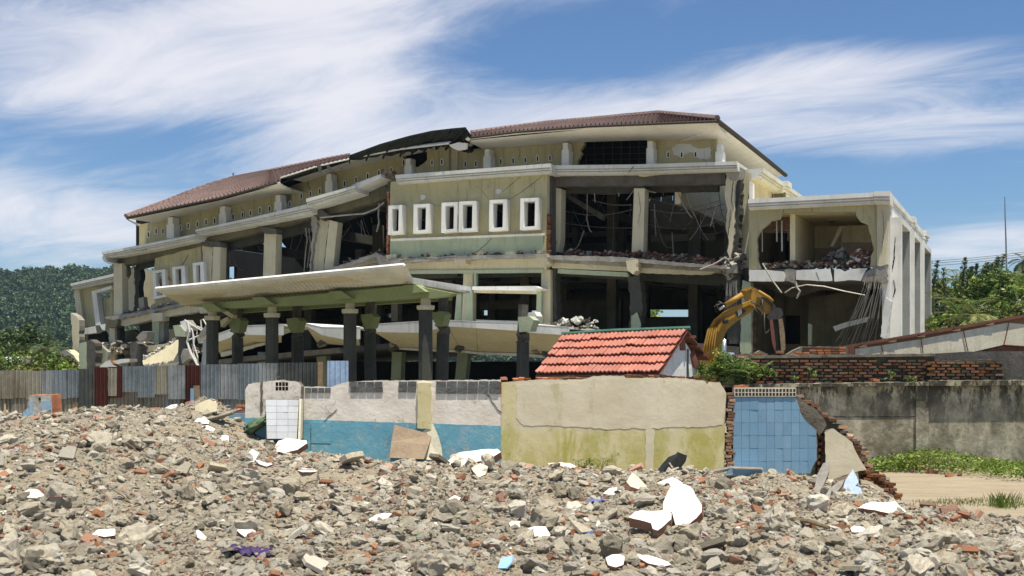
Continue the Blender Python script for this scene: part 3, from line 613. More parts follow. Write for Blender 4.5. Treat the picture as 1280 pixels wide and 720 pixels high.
for i in range(9):
    a = cr[min(i*6//9, 5)]; b = lw[min(i*6//9, 5)]; t = (i*6/9) % 1; a2 = cr[min(i*6//9+1, 6)]; b2 = lw[min(i*6//9+1, 6)]
    p = F(*[a[k]+(a2[k]-a[k])*t for k in range(3)]); q = F(*[b[k]+(b2[k]-b[k])*t for k in range(3)])
    mb = MB(); mb.box((p+q)/2+V(0, 0, -.14), ((p-q).length, .07, .12), ((p-q).normalized(), U, V(0, 0, 1))); mb.obj('rafter', M['roof_dark'], RF)
# coves
def cove(name, eave, wt, dE, dW, u0, u1, parent, n=36):
    le, lw_ = Ln(eave, dE), Ln(wt, dW); rows = []
    for k in range(9):
        a = k/8*math.pi/2; row = []
        for i in range(n+1):
            u = u0+(u1-u0)*i/n; ze, zw = le.z(u), lw_.z(u); row.append(W(u, dE+(dW-dE)*(1-math.cos(a)), ze-(ze-zw)*math.sin(a)))
        rows.append(row)
    return loft(name, rows, V(0, 0, .06), M['cove_white'], parent, pt=lambda p: p, smooth=False)
WTL = [(173, 282.5), (210, 275), (275, 259.5), (346, 244), (364, 234), (409.5, 218), (450, 208), (502.5, 196), (561, 184)]
WTR = [(587, 188), (640, 184), (720, 178), (817, 175), (900, 173.8)]
u346 = UZ(350, 230, -1)[0]
cove('cove_soffit', [(158, 273)]+EL[1:], WTL[:4], -1, 1, UZ(158, 270, -1)[0], u346, RF)
cove('cove_soffit', [(346, 229.2), (351, 222.5), (358, 220.8), (396, 208.8), (437, 199.5), (500, 187.5), (560, 180.5)], WTL[3:], -1, 1, u346+.02, UZ(561, 180, -1)[0], RF)
cove('cove_soffit', ER, WTR, -1, 1, UZ(581, 172, -1)[0], uE, RF)
zW = F(893, 174, 1).z
rows = []
for k in range(9):
    a = k/8*math.pi/2; o = 2*(1-math.cos(a)); z = zE-(zE-zW)*math.sin(a)
    rows.append([W(uE-o, -1+o, z), W(uE-o, 13-(o*.2), z)])
loft('cove_soffit', rows, V(0, 0, .05), M['cove_white'], RF, pt=lambda p: p)
mb = MB(); mb.add([r_[1] for r_ in rows]+[W(uE-2, 13, zE)], [tuple(range(10))]); mb.obj('cove_end', M['cove_white'], RF)
# left end cap of cove
mb = MB(); e0 = F(158, 273, -1); w0 = F(173, 282.5, 1); pts = []
for k in range(9):
    a = k/8*math.pi/2; pts.append(V(e0.x+(w0.x-e0.x)*(1-math.cos(a)), e0.y+(w0.y-e0.y)*(1-math.cos(a)), e0.z-(e0.z-w0.z)*math.sin(a)))
mb.add(pts+[V(w0.x, w0.y, e0.z)], [tuple(range(10))]); mb.add([e0, w0, V(w0.x, w0.y, e0.z), w0+N*12, V(w0.x, w0.y, e0.z)+N*12], [(1, 2, 4, 3)]); mb.obj('cove_end', M['cove_white'], RF)
# holes knocked in the coves: dark ragged patches
def brk(pts, d, mat=DC, th=.05, rag=.6, seed=0, name='broken_patch', par=None): return plate(name, pts, d, th, mat, par or B, rag=rag, seg=2, seed=seed)
brk([(396, 206), (401, 207), (401, 214), (407, 218), (402, 219.5), (398, 215)], -1.07, seed=1)
brk([(408, 206), (414, 209), (419, 213), (427, 210.5), (421, 215), (413, 214), (409, 210)], -1.08, seed=2)
brk([(573, 183), (582, 180), (589, 186), (585, 190), (577, 189)], .4, th=.3, seed=4, mat=M['roof_dark'])
plate('hanging_fragment', [(561, 181), (572, 178), (584, 179), (583, 186), (572, 188), (565, 185)], -.9, .12, M['cove_white'], B, rag=.4)
plate('roof_lump', [(570, 173), (578, 170), (584, 174), (580, 179), (573, 179)], -.5, .8, M['cove_white'], B, rag=.5)
# ---- clerestory walls with slots and pilasters
def wallz(name, top, bot, px0, px1, d, mat, holes=(), th=.25, side=None):
    a = [p for p in top if px0 < p[0] < px1]; xs = [px0]+[p[0] for p in a]+[px1]
    lt = lambda x: float(np.interp(x, [p[0] for p in top], [p[1] for p in top])); lb = lambda x: float(np.interp(x, [p[0] for p in bot], [p[1] for p in bot]))
    plate(name, [(x, lt(x)-1.5) for x in xs]+[(x, lb(x)+3) for x in reversed(xs)], d, th, mat, B, holes, side=side)
BOT = [(173, 305), (244, 290), (320, 272), (387, 256), (444, 237), (480, 219), (495, 220), (590, 212), (690, 206), (920, 204)]
slots = [(185.5, 293.3), (195.1, 288.8), (203.7, 288.8), (225.4, 284.7), (235.1, 282.5), (246.5, 280.2), (257.5, 277.5), (268.2, 275.8), (291.3, 270.9), (303, 268.5), (313, 266.4), (324.7, 263), (336.7, 261),
         (362.2, 255), (376.4, 245.4), (387.8, 242.3), (399.5, 238.9), (430.5, 229.6), (445, 224.7), (459.4, 220), (473.5, 216), (489, 213), (504.5, 203), (552.1, 202.4),
         (581.4, 205.2), (594.6, 204.6), (625.8, 201.8), (641.3, 201), (656.5, 199.9), (671.7, 198.2), (687.4, 197.4), (539.8, 203.5), (835.1, 193.4), (852, 193.4), (869.3, 193)]
def srect(x, y): return [(x-1., y-3.), (x+1., y-3.), (x+1., y+3.), (x-1., y+3.)]
def sl_in(a, b): return [srect(x, y) for x, y in slots if a < x < b]
wallz('clerestory_wall', WTL, BOT, 174, 352, 1.0, OL, sl_in(174, 350)); wallz('clerestory_wall', WTL, BOT, 352, 364, 1.3, OL, [])
wallz('clerestory_wall', WTL, BOT, 364.5, 504, 1.0, OL, sl_in(364.5, 503))
hole = [(505, 194.5), (534, 190), (533, 201), (528, 205), (522, 209), (505, 210)]
plate('clerestory_wall', [(504, 209), (522, 209), (529, 204.5), (534, 200), (533.5, 188), (561, 182.5), (561, 216), (504, 222)], .7, .25, OL, B, [srect(539.8, 203.5), srect(552.1, 202.4)], rag=0)
plate('shade_backing', [(500, 190), (540, 186), (540, 214), (500, 216)], 2.2, .1, IDK, B)  # dark sheet painting the shade behind the broken wall
plate('clerestory_wall', [(561, 184), (572, 188), (571.5, 214), (561, 215)], .9, .25, M['cream_plaster'], B)
wallz('clerestory_wall', WTR, BOT, 572, 706, 1.0, OL, sl_in(572, 705))
plate('clerestory_wall', jag([(706, 178), (730, 177), (730, 180), (725, 188), (727, 192), (722, 200), (719, 208)], .5, 3, 5, False)+[(706, 208.5)], 1.0, .25, OL, B)
wallz('clerestory_wall', WTR, BOT, 809, 896, 1.0, OL, sl_in(809, 896))
for x, y in slots:
    plate('vent_frame', [(x-1.8, y-3.3), (x, y-4.6), (x+1.8, y-3.3), (x+1.8, y+3.8), (x-1.8, y+3.8)], (.66 if 538 < x < 556 else .95), .048, WT, B, [srect(x, y)])
    plate('vent_shade_plate', srect(x, y), (.66 if 538 < x < 556 else .95)+.02, .02, M['slot_black'], B)  # black plate in each slot stands in for its shade
plate('shade_backing', [(170, 270), (350, 225), (500, 180), (560, 175), (720, 165), (900, 165), (900, 210), (500, 230), (350, 262), (170, 310)], 4.0, .1, M['slot_black'], B)  # black sheet stands in for the shade behind the vents
for x, yt, yb in ((212.7, 272, 298), (278, 258.5, 281), (347.4, 244, 264), (411, 218, 241), (510, 198.5, 218), (608.7, 187, 211), (706.6, 179, 207), (812.4, 177, 205), (898.8, 181, 206)):
    plate('pilaster', [(x-3, yt), (x+3, yt-.7), (x+3, yt+8), (x+4.4, yt+8), (x+4.4, yb), (x-4.6, yb), (x-4.6, yt+8.5), (x-3, yt+8.5)], .45, .5, WT, B)
# dark room framing seen through the large hole
for x in range(732, 806, 11): plate('roof_strut', [(x, 176), (x+.6, 176), (x+.6, 204), (x, 204)], 1.9, .05, M['dark_shade_concrete'], B)
for y in (184, 192, 199): plate('roof_strut', [(722, y+1), (808, y-1), (808, y-.5), (722, y+1.5)], 2.1, .05, M['dark_shade_concrete'], B)
# upper side wall and side cornice at the right end
uc = UZ(921, 205, -.5)[0]
zc1, zc0 = F(921, 201.8, -.5).z, F(921, 212.4, -.5).z
prof = [(-1.5, 0), (0, 0), (0, .40), (-.10, .42), (-.13, .50), (-.06, .52), (-.06, .64), (-.16, .66), (-.19, .73), (-.12, .75), (-.12, .86), (-.24, .88), (-.24, 1.), (-1.5, 1.)]
def sidecornice(name, uo, d0, d1, z1, z0, mat, parent):
    v = []; f = []
    for o, fz in prof: v += [W(uo+o, d0, z1+(z0-z1)*fz), W(uo+o, d1, z1+(z0-z1)*fz)]
    n = len(prof)
    for i in range(n): j = (i+1) % n; f.append((2*i, 2*i+1, 2*j+1, 2*j))
    f += [tuple(2*i for i in range(n-1, -1, -1)), tuple(2*i+1 for i in range(n))]
    return obj(name, v, f, mat, parent)
sidecornice('cornice', uc+.75, .9, 5.0, zc1-.1, zc0-.15, GW, B); sidecornice('cornice', uc+.95, 5.0, 5.9, zc1-.05, zc0-.2, GW, B); sidecornice('cornice', uc+.75, 5.9, 14, zc1-.1, zc0-.15, GW, B)
mb = MB(); us_ = uE-2.0
prism([W(us_, 1, zc0-1), W(us_, 14.5, zc0-1), W(us_, 14.5, zW+.1), W(us_, 1, zW+.1)], U*-.25, mb=mb); mb.obj('clerestory_wall', CP, B)
mb = MB(); prism([W(uc+.2, 1.0, 3.0), W(uc+.2, 15, 3.0), W(uc+.2, 15, zc0+.1), W(uc+.2, 1.0, zc0+.1)], U*-.25, mb=mb); mb.obj('side_wall', CP, B)
plate('side_wall', [(925, 213), (939, 217), (939, 334), (925, 336)], .9, .3, CP, B)
plate('pilaster', [(936.5, 226), (941, 229), (941, 250), (936.5, 250)], .6, .3, WT, B)
# roof slab of upper floor right end
# ================================================================ RIGHT WING
WG = B
cornice('cornice', [(935, 249, 261.8), (1092, 240.5, 254.3)], -.4, WT, B, back=1.2)
cornice('cornice', [(1092.2, 239, 254.3), (1112, 238.6, 254.6)], -.5, WT, B, back=1.2)
uw = UZ(1112, 240, -.5)[0]; zw1, zw0 = F(1112, 239, -.5).z, F(1112, 254.6, -.5).z
sidecornice('cornice', uw, .7, 8.4, zw1, zw0, WT, B); sidecornice('cornice', uw+.12, 8.4, 9.4, zw1+.05, zw0-.1, WT, B); sidecornice('cornice', uw, 9.4, 14.6, zw1, zw0, WT, B); sidecornice('cornice', uw+.15, 14.6, 16.2, zw1+.05, zw0-.1, WT, B)
hole_l = [(979, 262), (978, 267), (974.6, 273.8), (963.6, 276), (952.7, 286), (946, 297), (947, 325), (951.6, 336)]
plate('wall', [(936, 261), (979, 261)]+jag(hole_l[1:], .7, 3, 2, False)+[(936, 337)], .0, .22, OL, B, side=CP)
plate('wall', [(979.2, 260), (1070, 256), (1070, 264.5), (1000, 265.5), (979.2, 266.5)], .0, .22, OL, B)
hole_r = [(1070, 269), (1075.6, 277.5), (1085.4, 281.4), (1087.6, 292.4), (1092.7, 312), (1088.7, 320), (1087.6, 334)]
plate('wall', [(1070.2, 256)]+jag(hole_r, .7, 3, 3, False)+[(1096, 334), (1096, 254)], .0, .22, OL, B, side=CP)
plate('pilaster', [(1096.2, 253.5), (1111, 253.5), (1108, 300), (1107, 331), (1100, 333), (1096.2, 331)], -.12, .5, CP, B, side=CP)
# ceiling and floor of the wing
slab('roof_slab', Ln([(936, 262), (1111, 255)]), UZ(936, 260)[0], uRW-.1, .25, 15.5, .2, M['room_cream'], B)
lwf = Ln([(936, 336), (1111, 336)]); slab('floor_slab', lwf, UZ(936, 336)[0], uRW-.1, .05, 15.5, .5, DC, B, rag=.04)
plate('partition_wall', [(990, 262), (1096, 258), (1096, 333), (990, 333)], 5.0, .2, M['room_cream'], B)
plate('partition_wall', [(940, 262), (985, 262), (985, 340), (940, 340)], 6.0, .2, IDK, B, [rect(978, 316, 981.5, 335)])
p0, p1 = F(994, 266, .4), F(994, 334, .4)
prism([p0, p0+N*4.6, V((p1+N*4.6).x, (p1+N*4.6).y, p1.z), p1], U*-.2).obj('partition_wall', M['room_cream'], B)
plate('doorway', rect(1006.5, 297, 1010, 330), 4.4, .2, M['slot_black'], B)
plate('partition_wall', [(1052, 283), (1096, 281), (1096, 330), (1052, 330)], 3.6, .2, M['room_cream'], B)
mb = MB()
for i in range(9):
    for j in range(6):
        a, b = F(1053.5+i*4.1, 303+j*4.1, 3.56), F(1057.2+i*4.1, 306.7+j*4.1, 3.56); prism([a, V(b.x, b.y, a.z), b, V(a.x, a.y, b.z)], N*.03, mb=mb)
setp(mb.obj('wall_tile', pm('wall_tile_pink', (.50, .36, .27), (.44, .31, .22), bump=0), B), kind='stuff')
mb = MB()
for i in range(11):
    for j in range(4):
        a, b = F(1010+i*3.7, 310+j*3.8, 4.94), F(1013.4+i*3.7, 313.4+j*3.8, 4.94); prism([a, V(b.x, b.y, a.z), b, V(a.x, a.y, b.z)], N*.03, mb=mb)
setp(mb.obj('wall_tile', M['wall_tile_pink'] if 'wall_tile_pink' in M else bpy.data.materials['wall_tile_pink'], B), kind='stuff')
# bare-brick room wall
BW = plate('brick_partition', [(955, 268), (996, 263), (994.5, 302), (983.5, 301), (984, 291), (957, 291), (955, 290)], 1.3, .2, M['mortar'], B, rag=.6)
r = random.Random(3)
for j in range(11):
    for i in range(5):
        x = 958+i*8+(4 if j % 2 else 0); y = 268+j*3.0
        if (y > 288 and x < 984) or x > 989 or y > 299: continue
        if y < 274 and x < 974: continue
        o = shared('brick', BRK[r.randrange(4)], BW, F(x+3, y+2.6, 1.28), (0, 0, math.atan2(U.y, U.x)), (.24, .06, .078)); for_m(o, M['brick_dusty'])
plate('broken_ceiling', [(1015, 271.5), (1035, 271), (1044, 276), (1037, 279), (1025, 275.5)], 3.2, .12, DC, B, rag=.8)
plate('fallen_beam', [(1049, 283), (1054, 284), (1042, 308), (1037, 309)], 2.6, .2, CP, B)
for x0, x1, y1 in ((970, 971.5, 302), (976.3, 978, 314), (952, 953, 315)): plate('hanging_batten', [(x0, 276), (x1, 276), (x1+.3, y1), (x0+.3, y1)], .9, .05, WT, B)
plate('floor_band', [(936.3, 337), (960, 337.3), (979, 339.3), (981.6, 346), (980, 351.6), (936.3, 351.6)], -.12, .16, WT, B, rag=.3)
plate('floor_band', [(995.5, 337.8), (1020, 336.4), (1037.6, 336), (1040, 351), (1030, 351.5), (995, 349.5)], -.12, .16, WT, B, rag=.3)
plate('floor_band', [(1042.6, 336.2), (1050, 336.2), (1056, 339.5), (1064, 336), (1084, 335.3), (1079, 344), (1076, 351), (1063, 350), (1043, 351.8)], -.12, .16, WT, B, rag=.3)
plate('column_core', [(1078, 345), (1086, 338), (1098, 332), (1109, 330), (1109, 350), (1107, 353), (1078, 352)], -.1, .6, CO, B, rag=1.)
plate('broken_edge', [(981, 337), (990, 336), (996, 338), (994, 350), (1000, 358), (990, 353), (981, 351)], -.05, .2, CO, B, rag=1.)
# lower storey of the wing
plate('back_wall', [(930, 352), (1118, 352), (1118, 450), (930, 450)], 5.5, .25, IP, B, [rect(979, 394, 1000, 430)])
plate('shade_backing', rect(970, 385, 1010, 440), 6.5, .1, M['slot_black'], B)  # black sheet painting the shade beyond the door opening
plate('column', [(928, 350), (938, 353), (939, 440), (932, 445), (925, 440)], .2, .5, M['pale_green'], B, rag=.5)
BS = plate('brick_strip', [(939, 380), (945, 382), (946, 445), (939, 445)], .7, .3, M['old_mortar'], B, rag=.5)
bricks(BS, F(942, 444, .6), F(942.5, 395, .6), U*.2, .2, seed=12, mat='brick_old', hh=.09)
plate('broken_ceiling', [(940, 355), (1000, 353), (1090, 354), (1085, 366), (1030, 362), (990, 372), (960, 361)], 2.8, .2, DC, B, rag=1.)
plate('partition_wall', [(1010, 400), (1012, 372), (1050, 366), (1113, 372), (1110, 440), (1010, 440)], 4.5, .2, M['interior_plaster'], B, rag=.5)
plate('fallen_beam', [(1041, 408), (1060, 402), (1085, 396), (1084, 402), (1060, 408), (1044, 414)], 1.8, .3, M['grey_white_trim'], B, rag=.4)
plate('column', [(1010, 404), (1015, 406), (1014, 431), (1010, 431)], 1.8, .2, M['pale_green'], B)
plate('leaning_column', [(1107, 371), (1115, 377), (1113, 390), (1107, 423), (1100.5, 421), (1103, 400)], -.1, .35, WT, B, rag=.5)
mm('recess_shade_grey', (.33, .345, .32), (.24, .25, .23), ns=.8, streak=.4, scol=(.15, .15, .13), bump=.1)  # darker grey that paints the shade inside the wing recesses
# wing side wall with the three framed recesses
mb = MB(); us2 = uRW+.02
z0_, z1_ = 0, zw0+.12
prism([W(us2, .35, z0_), W(us2, 16, z0_), W(us2, 16, z1_), W(us2, .35, z1_)], U*-.3, mb=mb); mb.obj('side_wall', WT, B)
for d0, d1, zt in ((.9, 4.7, zw0-.35), (6.1, 9.6, zw0-.35), (11.2, 15.6, zw0-.35)):
    fr = [W(us2+.003, d0, .6), W(us2+.003, d1, .6), W(us2+.003, d1, zt), W(us2+.003, d0, zt)]
    inn = [W(us2+.003, d0+.35, .9), W(us2+.003, d1-.3, .9), W(us2+.003, d1-.3, zt-.22), W(us2+.003, d0+.35, zt-.22)]
    f_ = prism(fr, U*.34, [inn]).obj('recess_frame', WT, B)
    lt_ = prism([W(us2+.02, d1-.32, .92), W(us2+.33, d1-.32, .92), W(us2+.33, d1-.32, zt-.24), W(us2+.02, d1-.32, zt-.24)], N*-.015).obj('recess_shade_lining', M['recess_shade_grey'], B)  # plate added to darken the recess, shade painted as grey
    bk_ = prism([W(us2+.012, d0+.36, .92), W(us2+.012, d1-.34, .92), W(us2+.012, d1-.34, zt-.24), W(us2+.012, d0+.36, zt-.24)], U*.01).obj('recess_shade_back', M['recess_shade_grey'], B)
    m_ = prism([W(us2+.024, d0+.4, 2.2), W(us2+.024, d1-.35, 2.2), W(us2+.024, d1-.35, 2.75), W(us2+.024, d0+.4, 2.75)], U*.3).obj('recess_spandrel', WT, B)
def crack(pts, d, w=.8, seed=0, mat=None, par=None, uplane=None):
    r = random.Random(seed); c = jag(pts, .5, 2.5, seed, False); a = []; b = []
    for i, (x, y) in enumerate(c):
        k = w*(.25+.75*math.sin(math.pi*(i+.5)/len(c)))*r.uniform(.5, 1.2)/2; a.append((x-k, y-k*.4)); b.append((x+k, y+k*.4))
    poly = a+b[::-1]
    if uplane is None: P_ = [F(x, y, d) for x, y in poly]; off = N*.01
    else: P_ = [Pl(x, y, W(uplane, 0, 0), U) for x, y in poly]; off = U*-.01
    return prism(P_, off).obj('crack', mat or M['slot_black'], par or B)
crack([(1119, 296), (1118, 312), (1117, 330), (1112.5, 348)], .885, 1.6, 1)
crack([(1117, 350), (1119, 362), (1116, 372)], .885, 1.5, 2)
for i, (p_, d_, w_) in enumerate([([(683, 215), (668, 228), (652, 240), (636, 250)], -.56, .5), ([(652, 219), (640, 230), (628, 240)], -.56, .4), ([(616, 296), (608, 305), (592, 318)], -.61, .7),
                                  ([(793, 207), (787, 214), (786, 216)], -.51, .9), ([(917, 222), (914, 250), (917, 262)], .09, 1.0), ([(913, 262), (910, 300)], .09, .8),
                                  ([(384, 228), (387, 236), (388, 244)], .99, .7), ([(357, 221), (362, 232), (366, 240)], -.5, .7), ([(160, 309), (168, 313), (176, 314), (184, 311)], -.72, 1.2),
                                  ([(230, 303), (245, 300), (262, 306)], .1, .8), ([(560, 255), (540, 258), (530, 262)], -.56, .3), ([(345, 262), (343, 270)], -.7, .5), ([(696, 300), (692, 315)], .24, .5), ([(500, 326), (520, 322), (545, 324), (570, 321)], -.86, .8), ([(798, 240), (801, 262), (797, 280)], .19, .5), ([(720, 326), (735, 331), (741, 335)], -.04, .7), ([(846, 330), (852, 338)], -.04, .7), ([(646, 180), (650, 190), (648, 200)], .99, .4), ([(236, 318), (228, 330), (231, 342)], .19, .6), ([(1020, 340), (1024, 350)], -.13, .6), ([(1103, 262), (1105, 290), (1102, 318)], -.13, .5), ([(590, 230), (602, 238), (612, 250)], -.56, .35), ([(300, 258), (306, 266), (304, 274)], .99, .5)]):
    crack(p_, d_, w_, i+5)
for x, y in ((528.5, 247), (623, 240)): brk([(x-3, y-3), (x, y-4), (x+3.5, y-3), (x+3, y+1), (x, y+3), (x-3, y+2)], -.575, GW, .02, .8, int(x), 'plaster_scar')
brk([(840, 185), (848, 180), (862, 180), (872, 186), (888, 184), (889, 198), (876, 199), (865, 190), (850, 196), (842, 193)], .985, GW, .012, 1, 33, 'plaster_scar')
# hanging wires and battens in the open storeys
r = random.Random(11)
mm('sooty_wire', (.17, .16, .14), bump=0, rough=.7)
def wire(pts, rad, mat=M['metal_wire'], par=None, name='hanging_wire'):
    mb = MB(); mb.tube(pts, rad, 4); return mb.obj(name, mat, par or B)
def sag(a, b, s, n=8): return [a+(b-a)*(i/n)+V(0, 0, -s*math.sin(math.pi*i/n)) for i in range(n+1)]
for (x0, y0, x1, y1, d) in [(743, 236, 744, 253, 1), (700, 262, 790, 262, 3), (703, 235, 775, 235, 1.5), (705, 240, 790, 241, 2), (846, 236, 865, 272, 1), (893, 240, 862, 300, 1), (866, 262, 885, 300, 1.5), (840, 290, 842, 320, 2), (818, 255, 820, 295, 1.5),
                            (734, 240, 734, 270, 1), (733, 270, 740, 290, 1), (730, 288, 716, 313, 1), (800, 236, 820, 241, .5), (793, 236, 783, 250, .5), (850, 262, 900, 250, 2), (805, 245, 905, 262, 4), (740, 250, 790, 256, 3), (812, 262, 905, 255, 3.5),
                            (880, 236, 882, 243, 1), (888, 268, 900, 258, 1), (896, 255, 888, 283, .8), (700, 278, 790, 285, 5), (808, 280, 905, 275, 5), (829, 235, 829, 241, 1), (773, 236, 774, 241, 1), (858, 240, 868, 270, 1), (767, 262, 766, 312, 4)]:
    wire(sag(F(x0, y0, d), F(x1, y1, d), r.uniform(0, .3)), r.choice([.014, .018, .025]))
for i in range(26):
    x0 = r.choice([r.uniform(705, 790), r.uniform(808, 905)]); y0 = r.uniform(234, 270); d = r.uniform(1, 6)
    wire(sag(F(x0, y0, d), F(min(max(x0+r.uniform(-28, 28), 700), 906), y0+r.uniform(3, 40), d+r.uniform(-1, 1)), r.uniform(.0, .5)), r.choice([.007, .010, .014]), r.choice([M['metal_wire'], M['dark_wire'], M['metal_wire']]))
for i in range(22):
    x0 = r.choice([r.uniform(424, 480), r.uniform(280, 328), r.uniform(348, 388)]); y0 = float(np.interp(x0, [280, 480], [305, 262]))+r.uniform(0, 15); d = r.uniform(1, 4)
    wire(sag(F(x0, y0, d), F(x0+r.uniform(-16, 16), y0+r.uniform(3, 30), d), r.uniform(0, .3)), r.choice([.008, .012, .016]), r.choice([M['metal_wire'], M['dark_wire']]))
wire([F(x, y, -.2) for x, y in ((400, 272), (420, 270), (440, 268), (455, 267), (470, 261), (480, 253))], .035)
wire([F(x, y, .2) for x, y in ((474, 254), (473, 270), (474, 278), (471, 290))], .04)
wire([F(x, y, .2) for x, y in ((382, 285), (384, 300), (382, 315), (380, 340))], .02); wire([F(x, y, .2) for x, y in ((386, 285), (388, 305), (384, 335))], .015)
wire([F(x, y, -.5) for x, y in ((953, 329), (965, 350), (977, 366))], .03); wire([F(x, y, -.4) for x, y in ((981, 366), (990, 360), (1008, 356), (1030, 358), (1055, 364), (1081, 369))], .025)
wire([F(x, y, -.4) for x, y in ((994, 352), (996, 359), (1000, 364), (997, 371), (996, 373))], .045)
wire([F(x, y, -.6) for x, y in ((875, 337), (893, 330), (903, 324), (906, 322))], .03)
for i in range(22):
    x0 = 1082+i*1.15; x1 = 1046+i*2.1+r.uniform(-5, 5)
    wire([F(x0, 344, -.05), F(x0-2+r.uniform(-2, 2), 360+r.uniform(-4, 4), -.5), F((x0+x1)/2+r.uniform(-2, 2), 398, -.6), F(x1, 430+r.uniform(-8, 12), -.4)], .009, M['sooty_wire'], name='reinforcing_bar')
for i in range(12):
    x0 = 908+i*1.2; wire([F(x0, 350, 0), F(x0+r.uniform(-3, 3), 370, -.2), F(x0+r.uniform(-4, 4), 392, -.1)], .009, M['sooty_wire'], name='reinforcing_bar')
mb = MB(); mb.tube([F(291.5, 222, 7), F(291.5, 216, 7)], .05, 5); mb.tube([F(290.5, 221, 7), F(292.5, 221, 7)], .05, 5); mb.obj('roof_rod', M['mast_grey'], B)
# light strips, small sign far inside
# loose brick debris on floor edges: joined
def debris(name, pts, n, sz, mats, parent, seed, spread=.5, par_kind='stuff'):
    r = random.Random(seed); mb = MB()
    for i in range(n):
        k = r.random()*(len(pts)-1); a, b = pts[int(k)], pts[int(k)+1]; p = a.lerp(b, k-int(k))+N*r.uniform(0, spread)+V(0, 0, r.random()**2*sz*1.6)
        e = Euler((r.uniform(-.6, .6), r.uniform(-.6, .6), r.uniform(0, 6.3))).to_matrix(); s = sz*r.uniform(.4, 1.3)
        q = [e @ V(x*s*r.uniform(.6, 1.1), y*s*r.uniform(.4, .8), z*s*r.uniform(.3, .6))*.5+p for x, y, z in ((-1, -1, -1), (1, -1, -1), (1, 1, -1), (-1, 1, -1), (-1, -1, 1), (1, -1, 1), (1, 1, 1), (-1, 1, 1))]
        mb.add(q, [(0, 3, 2, 1), (4, 5, 6, 7), (0, 1, 5, 4), (1, 2, 6, 5), (2, 3, 7, 6), (3, 0, 4, 7)], r.choice(range(len(mats))) if len(mats) > 1 else 0)
    return setp(mb.obj(name, mats, parent), kind=par_kind)
bm_ = pm('brick_debris', (.22, .10, .06), (.13, .075, .05), ns=5, bump=.3)
debris('loose_bricks', [F(700, 320, 0), F(795, 322, 0), F(905, 331, 0)], 520, .17, [bm_, bm_, CO], B, 1, 1.2)
debris('loose_bricks', [F(488, 325, -.7), F(683, 318, -.7)], 160, .12, [bm_, DC], B, 2, .2)
debris('loose_bricks', [F(955, 335, .0), F(1000, 333, .2), F(1087, 334, .2)], 330, .15, [bm_, bm_, CP, CO], B, 3, .9)
debris('loose_bricks', [F(1028, 331, 1.), F(1052, 318, 1.), F(1058, 330, 1.)], 150, .2, [DC, CO], B, 31, .6)
debris('loose_bricks', [F(1064, 330, .5), F(1075, 322, .5), F(1090, 330, .5)], 90, .24, [bm_, bm_, WT], B, 32, .5)
debris('loose_bricks', [F(140, 399, -.1), F(200, 386, -.1), F(246, 375, -.1)], 200, .2, [bm_, CO, DC, CP], B, 4, .6)
debris('loose_bricks', [F(396, 341, 0), F(474, 317, 0)], 90, .13, [bm_, CO], B, 5, .5)
debris('loose_bricks', [F(476, 219, -.5), F(494, 221, -.5)], 40, .16, [bm_, CO], B, 6, .5)
debris('broken_concrete', [F(905, 336, 0), F(912, 345, 0), F(926, 330, 0)], 60, .35, [DC, CO], B, 7, .4)
# ================================================================ TERRAIN
def sstep(a, b, x): t = np.clip((x-a)/(b-a), 0, 1); return t*t*(3-2*t)
BX = [-30, -12, -9, -6.6, -5.6, -4.3, -2.7, -.3, 1.7, 3.1, 3.8, 5, 6.4, 7.2, 40]; BZ = [1.3, 1.35, 1.36, 1.52, 1.46, 1.16, .84, .74, .62, .60, .46, .50, .16, .02, 0]
FX = [-40, -6, 0, 5, 9, 40]; FZ = [.66, .62, .55, .46, .36, .3]
def fbm(x, y, sc, seed, oc=4):
    o = np.zeros_like(x, dtype=float); a = 1.; rs = np.random.RandomState(seed)
    for k in range(oc):
        for q in range(3):
            t = rs.uniform(0, 6.28); p = rs.uniform(0, 6.28); f = sc*(1.9**k)*rs.uniform(.7, 1.4)
            o += a*np.sin((x*math.cos(t)+y*math.sin(t))*f+p+1.3*np.sin((y*math.cos(t)-x*math.sin(t))*f*.7+p*2))/3
        a *= .55
    return o
def Hn(x, y):
    x = np.asarray(x, float); y = np.asarray(y, float)
    b = np.interp(x, BX, BZ); f = np.interp(x, FX, FZ)
    h = f+(b-f)*sstep(11, 20.5, y)
    # right: the rubble ends where the dirt road begins
    road = sstep(6.0, 7.4, x+.35*fbm(x, y, .8, 5))*sstep(17.3, 18.9, y+.4*fbm(x, y, .9, 6)); h = h*(1-road)
    left = 1-sstep(-6.0, -3.5, x)
    back = sstep(23.8, 28.5, y)*left+sstep(21.6, 23.5, y)*(1-left)
    tgt = .75*left*(1-sstep(31, 40, y)); h = h*(1-back)+tgt*back
    inr = (1-sstep(24, 30, y))*(1-road)*sstep(3, 6, y)
    h += inr*(.12*fbm(x, y, 1.5, 1)+.035*fbm(x, y, 5, 2, 3)+.012*fbm(x, y, 17, 3, 3))+.02*road*fbm(x, y, 1.1, 4)*(1-sstep(24, 60, y))
    h += .30*np.exp(-((x+5.75)**2/.5+(y-23)**2/.9))                    # crest of the heap by the fence
    return h
HG0, HG1, HGS = -20., 0., .08
_hx = HG0+HGS*np.arange(501); _hy = HG1+HGS*np.arange(501); _g = np.meshgrid(_hx, _hy); HT = Hn(_g[0], _g[1]).tolist()
def H(x, y):
    a = (x-HG0)/HGS; b = (y-HG1)/HGS
    if a < 0 or b < 0 or a >= 500 or b >= 500: return 0.
    i, j = int(a), int(b); a -= i; b -= j; r0, r1 = HT[j], HT[j+1]
    return (r0[i]*(1-a)+r0[i+1]*a)*(1-b)+(r1[i]*(1-a)+r1[i+1]*a)*b
